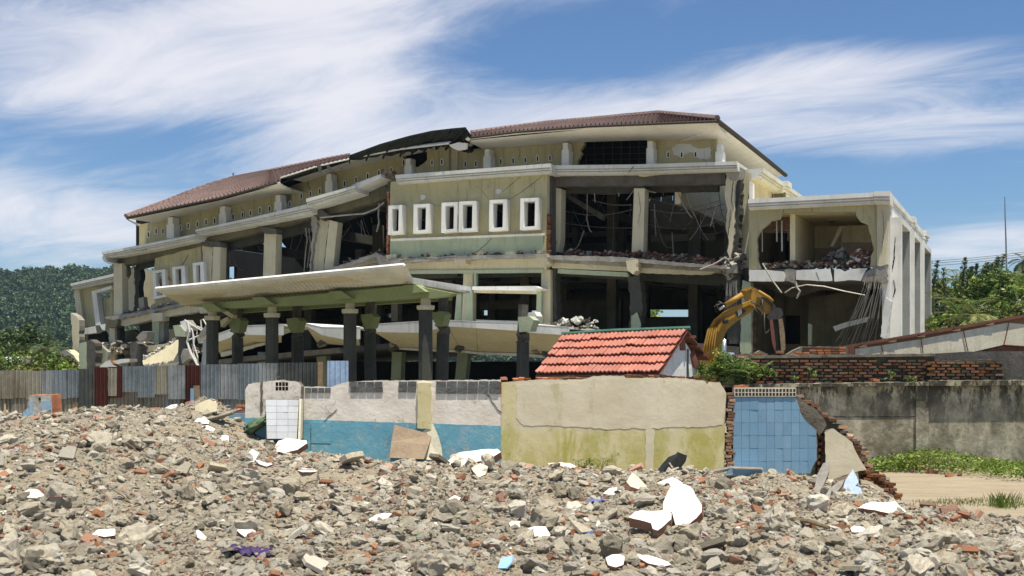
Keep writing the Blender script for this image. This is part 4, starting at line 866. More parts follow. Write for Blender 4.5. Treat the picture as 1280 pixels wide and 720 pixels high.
def G(px, py):                            # where the sight line meets the ground
    r = ray(px, py); t = 5.
    while t < 60:
        p = V(0, 0, EYE)+r*t
        if p.z <= H(p.x, p.y): break
        t += .05
    return V(p.x, p.y, H(p.x, p.y))
gx = np.concatenate([-np.geomspace(3200, 16, 22), np.arange(-15.5, 15.5, .11), np.geomspace(16, 3200, 22)])
gy = np.concatenate([[-3000, -900, -200, -40, -5, 3], np.arange(5, 31, .11), np.geomspace(31.5, 4200, 24)])
XX, YY = np.meshgrid(gx, gy); ZZ = Hn(XX, YY); nx, ny = len(gx), len(gy)
vv = np.stack([XX.ravel(), YY.ravel(), ZZ.ravel()], 1)
ii, jj = np.meshgrid(np.arange(nx-1), np.arange(ny-1)); q0 = (jj*nx+ii).ravel(); qf = np.stack([q0, q0+1, q0+nx+1, q0+nx], 1)
def npmesh(name, v, f, mat, k=4, smooth=True, tag=None, label=None, parent=None):
    me = bpy.data.meshes.new(name); me.vertices.add(len(v)); me.vertices.foreach_set('co', np.asarray(v, dtype=np.float32).ravel())
    me.loops.add(f.size); me.loops.foreach_set('vertex_index', f.astype(np.int32).ravel())
    me.polygons.add(len(f)); me.polygons.foreach_set('loop_start', np.arange(0, f.size, k, dtype=np.int32)); me.polygons.foreach_set('loop_total', np.full(len(f), k, dtype=np.int32))
    me.materials.append(mat); me.update(calc_edges=True); me.polygons.foreach_set('use_smooth', np.full(len(f), smooth)); me.validate()
    o = bpy.data.objects.new(name, me); COL.objects.link(o); ORG[o.name] = V(0, 0, 0)
    if parent is not None: o.parent = parent; o.location = -worg(parent)
    return o
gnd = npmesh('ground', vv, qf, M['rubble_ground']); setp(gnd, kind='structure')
# ================================================================ ENTRANCE CANOPY on tall pillars
EC = thing('entrance_canopy', 'wide butterfly entrance canopy on dark pillars, standing free in front of the collapsed storeys', 'canopy', V(*F(390, 525, -11)[:2], 0))
cf, cb = -14.8, -9.5
topL, topR = F(195, 362.5, cf), F(505, 333, cf)
bl_, br_ = F(212, 377.5, -13.4), F(516, 354.5, -13.4)
loft('soffit', [[topL, topL.lerp(topR, .5), topR], [F(230, 382, -12.6), F(360, 369, -12.6), F(517, 355, -13.0)]], V(0, 0, .05), pm('soffit_boards', (.66, .60, .44), (.56, .50, .36), ns=.8, bump=.05, streak=.3, scol=(.35, .33, .22)), EC, pt=lambda p: p)
mb = MB(); mb.tube([topL+V(0, 0, .05), topR+V(0, 0, .05)], .055, 4); mb.tube([topR+V(0, 0, .05), br_+V(0, 0, .05)], .05, 4); mb.obj('fascia', M['white_trim'], EC)
for i in range(60):
    s = (i+.5)/60; a = topL.lerp(topR, s); b = F(230, 382, -12.6).lerp(F(517, 355, -13.0), s)
    mb = MB(); mb.tube([a+V(0, 0, -.004), b+V(0, 0, -.004)], .012, 3); mb.obj('soffit_batten', bpy.data.materials['soffit_boards'], EC)
loft('canopy_roof', [[topL+V(0, 0, .09), topR+V(0, 0, .09)], [F(222, 371, -13.2), F(516.5, 348.5, -13.2)], [F(270, 376, -9), F(588, 359.5, -9.1)]], V(0, 0, -.12), M['white_trim'], EC, pt=lambda p: p)
# side fascia
k = [F(517, 347, -13.3), F(589, 358.3, -9.0)]; k2 = [F(516.5, 354.5, -13.3), F(589, 366.3, -9.0)]
loft('side_fascia', [k, k2], U*-.2, M['grey_white_trim'], EC, pt=lambda p: p)  # greyer than the front fascia, its shade put into the colour
loft('soffit', [[F(517, 355, -13.0), F(230, 382, -12.6)], [F(589, 366, -9), F(300, 388, -9)]], V(0, 0, .05), M['lime_green'], EC, pt=lambda p: p)
plate('beam', [(248, 379.5), (330, 374), (516, 356.5), (566, 366.5), (562, 370), (540, 373), (526, 372.5), (392, 381), (300, 384.6), (262, 386)], -13.15, .35, M['lime_green'], EC)
for x, y in ((326, 373), (423, 365.5), (516, 357.5), (262, 381)): plate('haunch', [(x-12, y-1), (x+3, y-2), (x+16, y+7), (x-2, y+9)], -13.4, .5, M['lime_green'], EC)
plate('beam', [(300, 386), (560, 370), (560, 375), (300, 391)], -9.5, .35, M['lime_green'], EC)
def octcol(px, w, yt, yring, yneck, d, broken=False, mat='dark_shade_concrete', tilt=0, zb=0):
    t = F(px, 450, d).y; R_ = w/2/FL*t*1.04; top = F(px, yring+3, d); z1 = top.z; mb = MB()
    def ring(z, r, off=0): return [V(top.x+off+math.cos(math.pi/8+k*math.pi/4)*r, top.y+math.sin(math.pi/8+k*math.pi/4)*r, z) for k in range(8)]
    def pr(rs, name, mat, rag=0):
        rr = random.Random(int(px)); v = []; f = []
        for z, r, o in rs: v += [p+V(rr.uniform(-rag, rag), rr.uniform(-rag, rag), rr.uniform(-rag, rag)) for p in ring(z, r, o)]
        for i in range(len(rs)-1): f += [(i*8+k, i*8+(k+1) % 8, (i+1)*8+(k+1) % 8, (i+1)*8+k) for k in range(8)]
        f += [tuple(range(7, -1, -1)), tuple(range(len(v)-8, len(v)))]; return obj(name, v, f, mat, EC)
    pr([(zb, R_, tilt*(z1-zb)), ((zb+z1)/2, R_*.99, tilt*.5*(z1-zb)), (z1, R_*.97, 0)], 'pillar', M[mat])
    if not broken:
        h = F(px, yring-2.5, d).z; pr([(z1+.003, R_*1.15, 0), (z1+.05, R_*1.25, 0), (h, R_*1.25, 0), (h+.001, R_, 0)], 'capital', M['cream_plaster'])
        pr([(h+.004, R_*.72, 0), (F(px, yneck+1.5, d).z, R_*.66, 0)], 'pillar_neck', M['cream_plaster']); z = F(px, yneck, d).z
        pr([(z-.03, R_*.82, 0), (z+.06, R_*.82, 0)], 'neck_ring', M['white_trim'])
        pass
    else:
        h = F(px, yring-6, d).z; pr([(z1+.002, R_*1.05, 0), ((z1+h)/2, R_*.8, .04), (h, R_*1.1, -.03)], 'broken_head', M['dark_concrete'], .07)
        pr([(h+.02, R_*.7, -.03), (F(px, yt, d).z+.3, R_*.75, .02)], 'pillar_neck', M['dark_concrete'], .03)
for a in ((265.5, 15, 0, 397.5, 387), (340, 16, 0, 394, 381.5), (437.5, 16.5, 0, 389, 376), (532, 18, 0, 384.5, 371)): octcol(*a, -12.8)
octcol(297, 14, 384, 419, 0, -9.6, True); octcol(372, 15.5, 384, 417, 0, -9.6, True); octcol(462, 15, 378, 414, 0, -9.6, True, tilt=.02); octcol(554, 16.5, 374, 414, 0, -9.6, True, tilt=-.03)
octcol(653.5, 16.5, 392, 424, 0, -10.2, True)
for x, y in ((289, 398), (362, 398), (455, 393), (544, 390)): plate('haunch', [(x-4, y), (x+9, y-1), (x+13, y+3), (x+9, y+17), (x+2, y+18), (x-3, y+8)], -10.2, .45, M['lime_green'], EC, rag=.5)
plate('haunch', [(647.5, 396), (661, 395), (667, 400), (663, 414), (649, 415)], -10.7, .5, M['pale_green'], EC, rag=.4); plate('beam_stub', [(653, 391), (668, 389.5), (671, 395), (668, 402), (655, 396)], -10., .5, M['white_trim'], EC, rag=.4)
plate('fallen_strut', [(272, 387), (279, 385), (292, 394), (290, 398)], -11, .25, M['cream_plaster'], EC, rag=.3); plate('fallen_strut', [(284, 386), (292, 386), (289, 396), (283, 393)], -10.5, .25, M['lime_green'], EC, rag=.3); plate('fallen_strut', [(275, 401), (284, 396), (286, 399), (276, 409)], -10.6, .25, M['cream_plaster'], EC, rag=.3)
# ================================================================ FALLEN INNER CANOPY
FC = thing('fallen_canopy', 'white curved concrete canopy sagging low behind the dark pillars', 'canopy', V(*F(520, 525, -4)[:2], 0))
def fc(top, bot, sof, rim, mat='grey_white_trim'):
    loft('fascia', [[(x, y, -5) for x, y in top], [(x, y, -5) for x, y in bot]], N*.15, M[mat], FC)
    loft('canopy_top', [[F(x, y, -5)+V(0, 0, .02) for x, y in top], [F(x, y, -5)+N*4.2+V(0, 0, .0) for x, y in top]], V(0, 0, -.08), M['white_trim'], FC, pt=lambda p: p)
    loft('soffit', [[(x, y+.3, -4.95) for x, y in bot], [(x, y, -2.8) for x, y in sof]], V(0, 0, .12), M['cream_plaster'], FC)
    if rim: loft('lower_rim', [[(x, y, -2.9) for x, y in sof], [(x, y+rim, -2.9) for x, y in sof]], N*.2, M['grey_white_trim'], FC)
fc([(561, 400.5), (594.8, 402)], [(561, 408), (594.8, 410)], [(576, 437.5), (597, 440)], 3)  # grey fascia here paints the shadow of the upper canopy
fc([(595, 402), (646, 403.5), (670, 406.5), (710, 409)], [(595, 410), (646, 413.5), (670, 416.5), (710, 419)], [(597.5, 440), (646, 441.5), (668, 443), (705, 446)], 3.5, 'white_trim')  # whiter fascia paints the stretch that the sun reaches
fc([(468, 405.5), (522, 402), (546, 400), (560.5, 400.5)], [(468, 415), (522, 416), (546, 411), (560.5, 408)], [(499, 434), (530, 436), (560, 437), (575.5, 437.5)], 3)
fc([(382, 404.5), (403, 409), (428, 409.5), (448, 409)], [(382, 407), (403, 419), (428, 424), (448, 424)], [(396, 428), (408, 430), (430, 431.5), (450, 432)], 0)
fc([(300, 407.5), (331, 406.5), (352, 405.5)], [(300, 418), (331, 419), (352, 419)], [(306, 436), (330, 431), (352, 428)], 0)
fc([(268, 419), (290, 411), (299.5, 408)], [(268, 429), (290, 421), (299.5, 418.5)], [(276, 444), (292, 440), (302, 437)], 2)
plate('fallen_strip', [(276, 441), (330, 428), (332, 430), (276, 446)], -3.5, .2, M['grey_white_trim'], FC, rag=.4)
for x, y in ((488, 436), (570, 438), (681, 444), (330, 430), (399, 431), (668, 440)):
    p = F(x, y, -3.2); debris('broken_concrete', [p, p+U*.5+V(0, 0, .4)], 26, .34, [DC, DC, CO], FC, int(x), .4)
debris('loose_rubble', [F(690, 411, -4.5), F(712, 409, -4.5), F(735, 409, -4)], 50, .22, [CO, M['grey_white_trim'], DC], FC, 55, 1.2)
# ================================================================ TUMBLED PIECES AT THE RUINED LEFT END
def piece(name, label, cat, poly, d, th, mat, side=None, rag=.5, group=None, n=None, seg=4):
    if n is None:
        o = prism([F(x, y, d) for x, y in (jag(poly, rag, seg, len(label)) if rag else poly)], N*th, (), 0, 0 if side is None else 1).obj(name, mat if side is None else [mat, side])
    else:
        n = Vector(n).normalized(); p0 = F(poly[0][0], poly[0][1], d); pp = jag(poly, rag, seg, len(label)) if rag else poly
        o = prism([Pl(x, y, p0, n) for x, y in pp], n*-th, (), 0, 0 if side is None else 1).obj(name, mat if side is None else [mat, side])
    return setp(o, label, cat, group)
PG = M['pale_green']
piece('wall_slab', 'pale green wall slab standing beside the far left column stub', 'wall slab', [(98, 430), (108, 427), (109, 462), (104, 472), (100, 472)], -2, .2, PG, CO)
piece('wall_slab', 'pale green wall slab broken to a point, right of the dark stub', 'wall slab', [(118.5, 429), (124, 430), (135, 440), (134, 462), (119, 475)], -2, .2, PG, CO)
piece('column_stub', 'dark broken concrete column stub between two green wall slabs', 'column stub', [(108, 426), (113, 424.5), (119, 429), (120, 475), (109, 475)], -2.6, .45, DC, rag=.9)
piece('column_stub', 'dark snapped column with a pale knobbly top in the ruined left end', 'column stub', [(162.5, 436), (163, 428), (170, 427), (176, 433), (176, 475), (163, 475)], -3, .5, DC, rag=.9)
piece('capital_block', 'grey green tilted column head with chipped corners', 'column head', [(170, 422), (178, 414), (184.5, 414.5), (183, 424), (174, 427)], -3.2, .5, CO, rag=.5)
piece('ceiling_slab', 'cream slab wedged nearly flat behind the curved slab', 'slab', [(173, 433), (205, 430), (212, 428), (210, 434), (184, 440), (176, 440)], -2.4, .25, CP, CO)
s_ = piece('sloping_slab', 'big pale slab sloping up right with a row of torn bars along its edge', 'slab', [(178, 451), (186, 442), (200, 437), (214, 428), (221, 421), (224, 427), (224, 452), (190, 458), (179, 456)], -3.6, .22, CP, WT, .15, n=(-.35, -.8, .5))
debris('torn_edge', [F(178, 449, -3.9), F(200, 437, -3.9), F(222, 422, -3.9)], 110, .10, [WT, CO], s_, 77, .15)
piece('capital_block', 'pale green column head broken off above the grey stub', 'column head', [(216, 407), (224, 406), (231, 414), (231, 421), (219, 420)], -4, .45, PG, CO, .4)
piece('capital_block', 'white topped capital block lying on twisted bars', 'column head', [(225, 402), (233, 400), (238, 407), (238, 413), (228, 411)], -3.8, .45, WT, CO, .4)
piece('column_stub', 'dark grey broken column under the green column head', 'column stub', [(223, 420), (230, 421), (233, 440), (236, 475), (223, 475)], -3.8, .45, DC, rag=.9)
piece('broken_block', 'jagged pale block leaning on the twisted white bars', 'concrete block', [(229, 436), (236, 437), (237, 448), (228, 455), (226, 445)], -4.4, .3, CO, rag=.8)
piece('wall_slab', 'white upright panel just left of the first dark pillar', 'wall slab', [(254, 424), (260, 423), (261, 455), (252, 456)], -10.8, .15, GW, CO, .4)
piece('broken_block', 'white roof edge fragments hooked beside the first pillar', 'concrete block', [(246, 422), (256, 408), (260, 404), (258, 420), (248, 429)], -7.4, .3, CO, WT, .8)
for i, (lab, pts) in enumerate([('thick bent white bar curling down between the stub and the first pillar', [(234, 402), (237, 415), (234, 428), (238, 440), (246, 455), (250, 460)]),
        ('bent white bar looping over the green column head', [(231, 400), (240, 406), (252, 413), (256, 410)]), ('bent white bar forming a sharp peak by the pillar', [(252, 414), (251, 400), (254, 399), (259, 408)]),
        ('thin white bar hanging straight in the tangle of bars', [(241, 416), (242, 430), (247, 446), (248, 459)]), ('white bar crossing low through the tangle of bars', [(236, 425), (243, 422), (252, 418), (259, 420)]),
        ('pale bar kinked twice at the left of the tangle', [(233, 404), (240, 412), (243, 424), (241, 440), (248, 456)]), ('short bent bar poking out above the tangle of bars', [(246, 418), (247, 408), (256, 412)])]):
    mb = MB(); mb.tube([F(x, y, -5+i*.25) for x, y in pts], .055 if i == 0 else .035, 5); setp(mb.obj('bent_bar', M['grey_white_trim']), lab, 'metal bar', 'bent white bars by the first pillar')
piece('flat_debris', 'white strip resting level on top of rubble behind the rusty sheets', 'slab', [(141, 451.5), (150, 449), (162, 448.5), (162, 452), (146, 455)], -5, .5, WT, CO, .3)
piece('flat_debris', 'white roof scrap leaning in a tent shape behind the rusty sheets', 'slab', [(125, 458), (132, 452), (137, 450), (141, 456), (146, 458), (146, 462), (124, 462)], -5, .3, WT, M['rust_fascia'], .7)
piece('broken_block', 'jagged grey block at the ruined left end by the trees', 'concrete block', [(74, 440), (82, 437), (92, 444), (98, 452), (98, 475), (86, 475), (80, 455)], .5, .6, CO, CP, 1.0)
debris('x', [F(100, 440, -1), F(150, 440, -1), F(250, 440, -1)], 420, .30, [DC, DC, CO, M['interior_plaster'], CP], None, 81, 3).name = 'collapse_rubble'
# heap filling the crushed ground storey
setp(bpy.data.objects['collapse_rubble'], 'mixed broken concrete heaped in the crushed left end', 'rubble')
# ================================================================ CORRUGATED FENCE
FE = thing('corrugated_fence', 'patchwork fence of rusty and grey corrugated sheets across the left', 'fence', V(-8, 30, .6))
def fpt(px, py, off=0): return Pl(px, py, V(-8, 30+off, 0), V(.06, -1, 0).normalized())
def sheetp(x0, x1, y0, y1, mat, off, tilt=0, par=FE, pitch=.095, amp=.028):
    a = fpt(x0, y0, off); b = fpt(x1, y0, off); c = fpt(x0+tilt, y1, off); d = fpt(x1+tilt, y1, off); n = max(8, int((b-a).length/pitch*6)); v = []
    for k in range(n+1):
        s = k/n; w = amp*math.sin(s*(b-a).length/pitch*2*math.pi); o = V(0, w, 0); v += [a.lerp(b, s)+o, c.lerp(d, s)+o, a.lerp(b, s)+o+V(0, .004, 0), c.lerp(d, s)+o+V(0, .004, 0)]
    f = []
    for k in range(n): i = k*4; f += [(i, i+4, i+5, i+1), (i+2, i+3, i+7, i+6), (i, i+2, i+6, i+4), (i+1, i+5, i+7, i+3)]
    return obj('corrugated_sheet', v, f, M[mat], par)
xs = [-60, -38, -18, 0, 17, 32, 50, 66, 82, 100]; r = random.Random(4)
tp_ = lambda x: float(np.interp(x, [-60, 0, 117, 153, 270, 400], [466, 463.5, 461.3, 458.3, 455.5, 452]))
for i in range(len(xs)-1): sheetp(xs[i], xs[i+1]+1, tp_(xs[i])+r.uniform(-.8, .8), 498+r.uniform(-1, 1.5), ['sheet_tan', 'sheet_tan', 'sheet_tan', 'sheet_rust' if 0 else 'sheet_tan', 'sheet_tan', 'sheet_tan', 'sheet_grey', 'sheet_blue_grey', 'sheet_blue_grey'][i], -.03*(i % 2), r.uniform(-.8, .8))
sheetp(99, 118, 461, 545, 'sheet_dark', -.07, .3)
for (x0, x1, y0, y1, m_, o_) in [(117, 135, 459, 507, 'sheet_rust', -.09), (135, 153.5, 458.5, 497, 'sheet_rust', -.06), (135.5, 146, 460, 495, 'sheet_tan', -.085), (153, 173, 458, 490, 'sheet_blue_grey', -.05), (172.5, 193.5, 457.5, 497, 'sheet_blue_grey', -.08), (193, 210, 457, 493, 'sheet_tan', -.05), (210, 231.5, 456.5, 499, 'sheet_grey', -.08),
        (231, 252, 456.5, 530, 'sheet_rust', -.06), (251, 274, 455.5, 499, 'sheet_blue_grey', -.09), (273, 298, 455.5, 499, 'sheet_grey', -.06), (297, 322, 454.5, 500, 'sheet_blue_grey', -.09), (321, 348, 454, 500, 'sheet_grey', -.06), (347, 377, 453.3, 500, 'sheet_dark', -.09), (376, 401, 453, 530, 'sheet_dark', -.06)]:
    sheetp(x0, x1, y0, y1, m_, o_, r.uniform(-.5, .5))
x = -60
while x < 376: sheetp(x, x+20, 488, 545, r.choice(['sheet_tan', 'sheet_tan', 'sheet_grey']), .03+.02*((x//19) % 2)); x += 19
for x in range(-40, 400, 47):
    mb = MB(); p = fpt(x, 480, .18); mb.box(V(p.x, p.y, 1.2), (.08, .08, 1.6)); mb.obj('fence_post', M['wood'], FE)
setp(sheetp(409, 435.5, 451, 484, 'sheet_blue', -.4, 0, None, .13, .025), 'pale blue corrugated sheet standing upright behind the white wall', 'metal sheet')
mb = MB(); p = fpt(400.5, 470, -.3); mb.box(V(p.x, p.y, 1.1), (.12, .1, 2.7)); setp(mb.obj('wooden_post', M['wood']), 'weathered wooden post between the fence end and the pale blue sheet', 'post')
mb = MB(); p = fpt(245.5, 500, -.5); mb.tube([V(p.x+.05, p.y, .9), V(p.x, p.y, fpt(245.5, 482, -.5).z)], .085, 7); setp(mb.obj('wooden_post', M['wood']), 'short thick grey stump post before the narrow rust red sheet', 'post')
mb = MB(); p = fpt(240.5, 500, -.55); mb.box(V(p.x, p.y, 1.45), (.09, .03, .7)); setp(mb.obj('blue_board', M['tile_blue']), 'thin blue board leaning beside the short stump post', 'board')
# ================================================================ FRONT WALLS
YW = 20.6
def wp(px, py, off=0.): return T(px, py, YW+off)
def wplate(name, poly, off, th, mat, parent, holes=(), rag=0, seg=4, seed=0, side=None):
    if rag: poly = jag(poly, rag, seg, seed)
    return prism([wp(x, y, off) for x, y in poly], V(0, th, 0), [[wp(x, y, off) for x, y in h] for h in holes], 0, 0 if side is None else 1).obj(name, mat if side is None else [mat, side], parent)
WB = thing('white_and_blue_wall', 'broken white wall with a blue painted lower band, left of the yellow wall', 'wall', wp(470, 610))
hl = [rect(344.5+i*4.1, 477.8+j*5.6, 347.9+i*4.1, 482.6+j*5.6) for i in range(4) for j in range(2)]
top = jag([(306.7, 487), (311, 480), (326, 477.5), (350, 475), (373, 477.5), (378, 483.5), (414, 484), (422, 480.5), (434.7, 477.4), (477, 475.5), (540, 475.8), (626, 474.6)], .55, 3, 6, False)
wplate('wall', top+[(626, 610), (318, 610), (306, 560)], 0, .22, M['white_blue_wall'], WB, hl, side=M['mortar'])
wplate('wall_return', [(306.2, 488), (309, 482), (309, 560), (306, 560)], .0, 1.2, M['white_blue_wall'], WB) if 0 else None
def blk(x0, y0, x1, y1, off, mat, par, th=.05):
    o = wplate('block', rect(x0+.4, y0+.4, x1-.4, y1-.4), off, th, M[mat], par, rag=.35, seg=5, seed=int(x0+y0)); return o
for x in range(4): blk(381+x*8.2, 484.5, 389+x*8.2, 491.5, -.02, 'block_grey', WB)
for x in range(4):
    blk(436+x*10.6, 476.8, 446.5+x*10.6, 483.5, -.025, 'block_grey', WB)
    if x < 4: blk(438+x*10.3, 483.8, 448+x*10.3, 491, -.022, 'block_grey', WB)
for x in range(2): blk(498+x*11.6, 476.5, 509.4+x*11.6, 483.5, -.025, 'block_grey', WB); blk(498+x*11.2, 483.8, 509+x*11.2, 491, -.022, 'block_grey', WB)
for x in range(6): blk(545+x*13.3, 476.2, 558+x*13.3, 485, -.025, 'block_grey', WB); blk(545+x*13.2, 485.3, 558+x*13.2, 492.6, -.022, 'block_grey', WB)
wplate('pier', [(522, 479), (538.5, 479), (539, 537), (521.5, 535)], -.06, .055, M['yellow_wall'], WB, rag=.8, seg=5)
wplate('blue_panel', [(389, 528), (413.5, 527.5), (413.5, 554.5), (389, 554)], -.03, .028, M['white_blue_wall'], WB)
wplate('blue_panel', [(389, 555.5), (413.5, 556), (413.5, 575), (389, 575)], -.03, .028, M['white_blue_wall'], WB)
wplate('pier_edge', [(325.5, 477), (328.5, 477), (328, 516), (325, 516)], -.012, .011, M['mortar'], WB, rag=.7, seg=3)
wplate('pier_edge', [(376.2, 483), (378, 483), (377.2, 560), (373.5, 560)], -.16, .155, M['mortar'], WB)
wplate('brick_patch', [(621, 478), (627, 477), (627, 492), (620, 493)], -.012, .011, M['brick_old'], WB, rag=.5)
for i, (pp, w) in enumerate([([(610, 493), (614, 500), (622, 512), (627, 516)], 1.1), ([(612, 496), (604, 492)], .6), ([(421, 512), (411, 520), (404, 528)], .5)]):
    c = jag(pp, .7, 2.5, i, False); poly = [(x, y-w*.4) for x, y in c]+[(x, y+w*.5) for x, y in reversed(c)]; wplate('crack', poly, -.01, .009, M['slot_black'], WB)
def tcell(cells_x, cells_y, clip, off, mat, par, gap=.35, lean=0, name='tile', fmap=None, seed=0):
    r = random.Random(seed)
    def cl(P, a, b, c):   # keep a*x+b*y<=c
        o = []
        for i in range(len(P)):
            p, q = P[i], P[(i+1) % len(P)]; fp, fq = a*p[0]+b*p[1]-c, a*q[0]+b*q[1]-c
            if fp <= 0: o.append(p)
            if fp*fq < 0: t = fp/(fp-fq); o.append((p[0]+(q[0]-p[0])*t, p[1]+(q[1]-p[1])*t))
        return o
    for i in range(len(cells_x)-1):
        for j in range(len(cells_y)-1):
            P = cl(cl(cl(cl(list(clip), -1, 0, -(cells_x[i]+gap)), 1, 0, cells_x[i+1]-gap), 0, -1, -(cells_y[j]+gap)), 0, 1, cells_y[j+1]-gap)
            if len(P) < 3: continue
            ar = abs(sum(P[k][0]*P[(k+1) % len(P)][1]-P[(k+1) % len(P)][0]*P[k][1] for k in range(len(P))))/2
            if ar < 3: continue
            o_ = off-r.uniform(0, .004); fm_ = fmap or (lambda x, y, o: wp(x, y, o)); tx = r.uniform(-.003, .003)
            prism([fm_(x, y, o_)+V(0, tx*(x-cells_x[i])/8, 0) for x, y in P], V(0, .012, 0)).obj(name, M[mat], par)
# leaning white tiled panel
TP = thing('white_tile_panel', 'white tiled panel leaning against the broken wall beside the heap', 'tile panel', wp(353, 552, -.3))
lm = lambda x, y, o: wp(x, y, o-.1-.22*(y-499)/50)
prism([lm(x, y, 0) for x, y in [(332, 499.5), (375, 499), (372, 549), (333, 549)]], V(0, .06, 0)).obj('backing', M['mortar'], TP)
tcell([332, 346, 360, 373.5], [499.5, 507.5, 515.5, 524, 532, 540, 548.5], [(332, 499.5), (373.5, 499.5), (371, 549), (334, 549)], -.01, 'tile_white', TP, .16, fmap=lm)
mb = MB(); prism([wp(374.2, 499, -.25), wp(376.8, 499, -.25), wp(375.3, 549, -.5), wp(372.5, 549, -.5)], V(0, .2, 0), mb=mb); mb.obj('frame', M['board_white'], TP)
# low blue wall at left of it
LB = wplate('low_blue_wall', [(286, 517), (320, 516.5), (319, 535), (300, 534), (287, 530)], .6, .2, M['tile_blue'], None, rag=.3); setp(LB, 'low light blue wall piece left of the white tiled panel', 'wall')
BP = thing('low_brick_pier', 'small stack of bricks between fence and white wall', 'brick stack', wp(302, 520, .8))
bricks(BP, wp(302, 520, .8), wp(303, 505, .8), V(.22, 0, 0), .12, seed=31, hh=.05, mat='brick_red')
# ---- yellow wall
YL = thing('yellow_wall', 'yellow and cream plastered wall with green mould, in the middle', 'wall', wp(765, 610))
top = jag([(626.3, 478), (640, 477), (671, 474.5), (727, 474.5), (743, 470), (780, 469.6), (782, 473), (833, 472), (858, 473), (881, 476), (884, 482), (886, 477), (900, 478), (905, 486), (908, 492)], .6, 4, 9, False)
wplate('wall', top+[(906, 540), (905.5, 610), (626.3, 610)], .02, .24, M['yellow_wall'], YL, side=M['mortar'])
wplate('cream_render', jag([(645, 481), (700, 479), (740, 474), (780, 473), (880, 478), (903, 490), (903, 531), (870, 534), (830, 534), (823, 536), (795, 535), (760, 537), (728, 534), (690, 532), (655, 532), (645, 522), (646, 500)], 1.0, 5, 10), .0145, .0045, M['cream_render'], YL)
wplate('cream_render', jag([(807, 537), (818, 537), (816, 600), (806, 600)], .8, 5, 11), .012, .007, M['cream_render'], YL)
for x0, x1, y in ((627, 700, 475), (705, 727, 474.5), (782, 840, 471.5), (842, 882, 473)):
    n_ = int((x1-x0)/7); rr = random.Random(x0)
    for i in range(n_):
        if rr.random() < .25: continue
        p = wp(x0+i*(x1-x0)/n_+3, y+rr.uniform(0, .8), .12); o = shared('brick', BRK[rr.randrange(4)], YL, p, (rr.uniform(-.15, .15), rr.uniform(-.1, .1), rr.uniform(-.2, .2)), (.1, .16, rr.uniform(.03, .055))); for_m(o, M['brick_old' if x0 > 700 else 'brick_red'])
bricks(YL, wp(911, 583, .08), wp(911.5, 490, .08), V(.115, 0, 0), .22, seed=15, hh=.052, mat='brick_dusty')
bricks(YL, wp(905, 488, .14), wp(884, 475, .14), V(.1, 0, 0), .2, seed=16, hh=.09, mat='brick_old')
# ---- blue tiled wall
BT = thing('blue_tiled_wall', 'light blue tiled wall panel with a curved broken right edge', 'wall', wp(965, 610))
pan = [(916.6, 496.4), (994, 496.4), (998, 507), (1001, 517), (1005, 524), (1009.3, 528.4), (1020, 538), (1021, 555), (1020.8, 574), (1016, 583), (1012.6, 592), (955, 592), (916.3, 592)]
wplate('wall', [(916.2, 494)]+jag([(995, 494), (1002, 517), (1021, 538), (1022, 574), (1014, 592)], .5, 4, 2, False)+[(1014, 612), (916, 612)], .03, .2, M['mortar'], BT, side=M['brick_old'])
wplate('grout', [(x+(-.2 if x > 1000 else .2), y) for x, y in pan], .012, .017, M['grout'], BT)
tcell([916.4+i*10.4 for i in range(11)], [496.4+i*16 for i in range(7)], pan, 0, 'tile_blue', BT, .13, seed=5)
vx = [918.5+i*4.25 for i in range(18)]
wplate('vent_block', rect(917.8, 484.8, 995.3, 495.8), -.02, .16, M['lattice_cream'], BT, [rect(x+.6, y, x+3.7, y+3.9) for x in vx for y in (486.2, 491.1)])
wplate('brick_cap', [(918, 482.5), (930, 481), (936, 483), (936, 484.7), (918, 484.7)], .05, .15, M['brick_red'], BT, rag=.4)
# ---- sloping broken wall at right
BRW = thing('broken_brick_wall', 'ragged brick wall stepping down to the dirt road, with cream plaster still on it', 'wall', wp(1050, 620, .5))
edge = [(995, 491), (1003, 498), (1012, 503), (1019, 508), (1026, 515), (1034, 520), (1041, 524), (1049, 530), (1056, 541), (1066, 550), (1078, 561), (1080, 565), (1074, 566), (1080, 576), (1085, 588), (1098, 592), (1109, 600), (1109, 611), (1118, 614), (1126, 620)]
wplate('wall', jag(edge, .8, 3, 3, False)+[(1126, 640), (1000, 640), (1000, 560)], .3, .2, M['old_mortar'], BRW)
e_ = [wp(x, y, .4) for x, y in edge]; rr = random.Random(8)
for i in range(len(e_)-1):
    L = (e_[i+1]-e_[i]).length; n_ = max(1, int(L/.075))
    for k_ in range(n_):
        p = e_[i].lerp(e_[i+1], (k_+.5)/n_); o = shared('brick', BRK[rr.randrange(4)], BRW, p+V(rr.uniform(-.03, .02), rr.uniform(-.02, .0), -.05), (rr.uniform(-.15, .15), rr.uniform(-.1, .15), rr.uniform(-.4, .4)), (rr.uniform(.12, .2), .24, .055)); for_m(o, M[rr.choice(['brick_old', 'brick_dusty', 'brick_old', 'mortar'])])
for j in range(17):
    for i in range(5):
        x = 1022.5+i*11+(5 if j % 2 else 0)-j*.0; y = 545+j*4.1
        if x > np.interp(y, [491, 520, 565, 590, 620], [995, 1030, 1070, 1080, 1105]): continue
        o = shared('brick', BRK[(i+j) % 4], BRW, wp(x+4, y+3, .27), (0, 0, rr.uniform(-.04, .04)), (.145, .05, .05)); for_m(o, M['brick_old'])
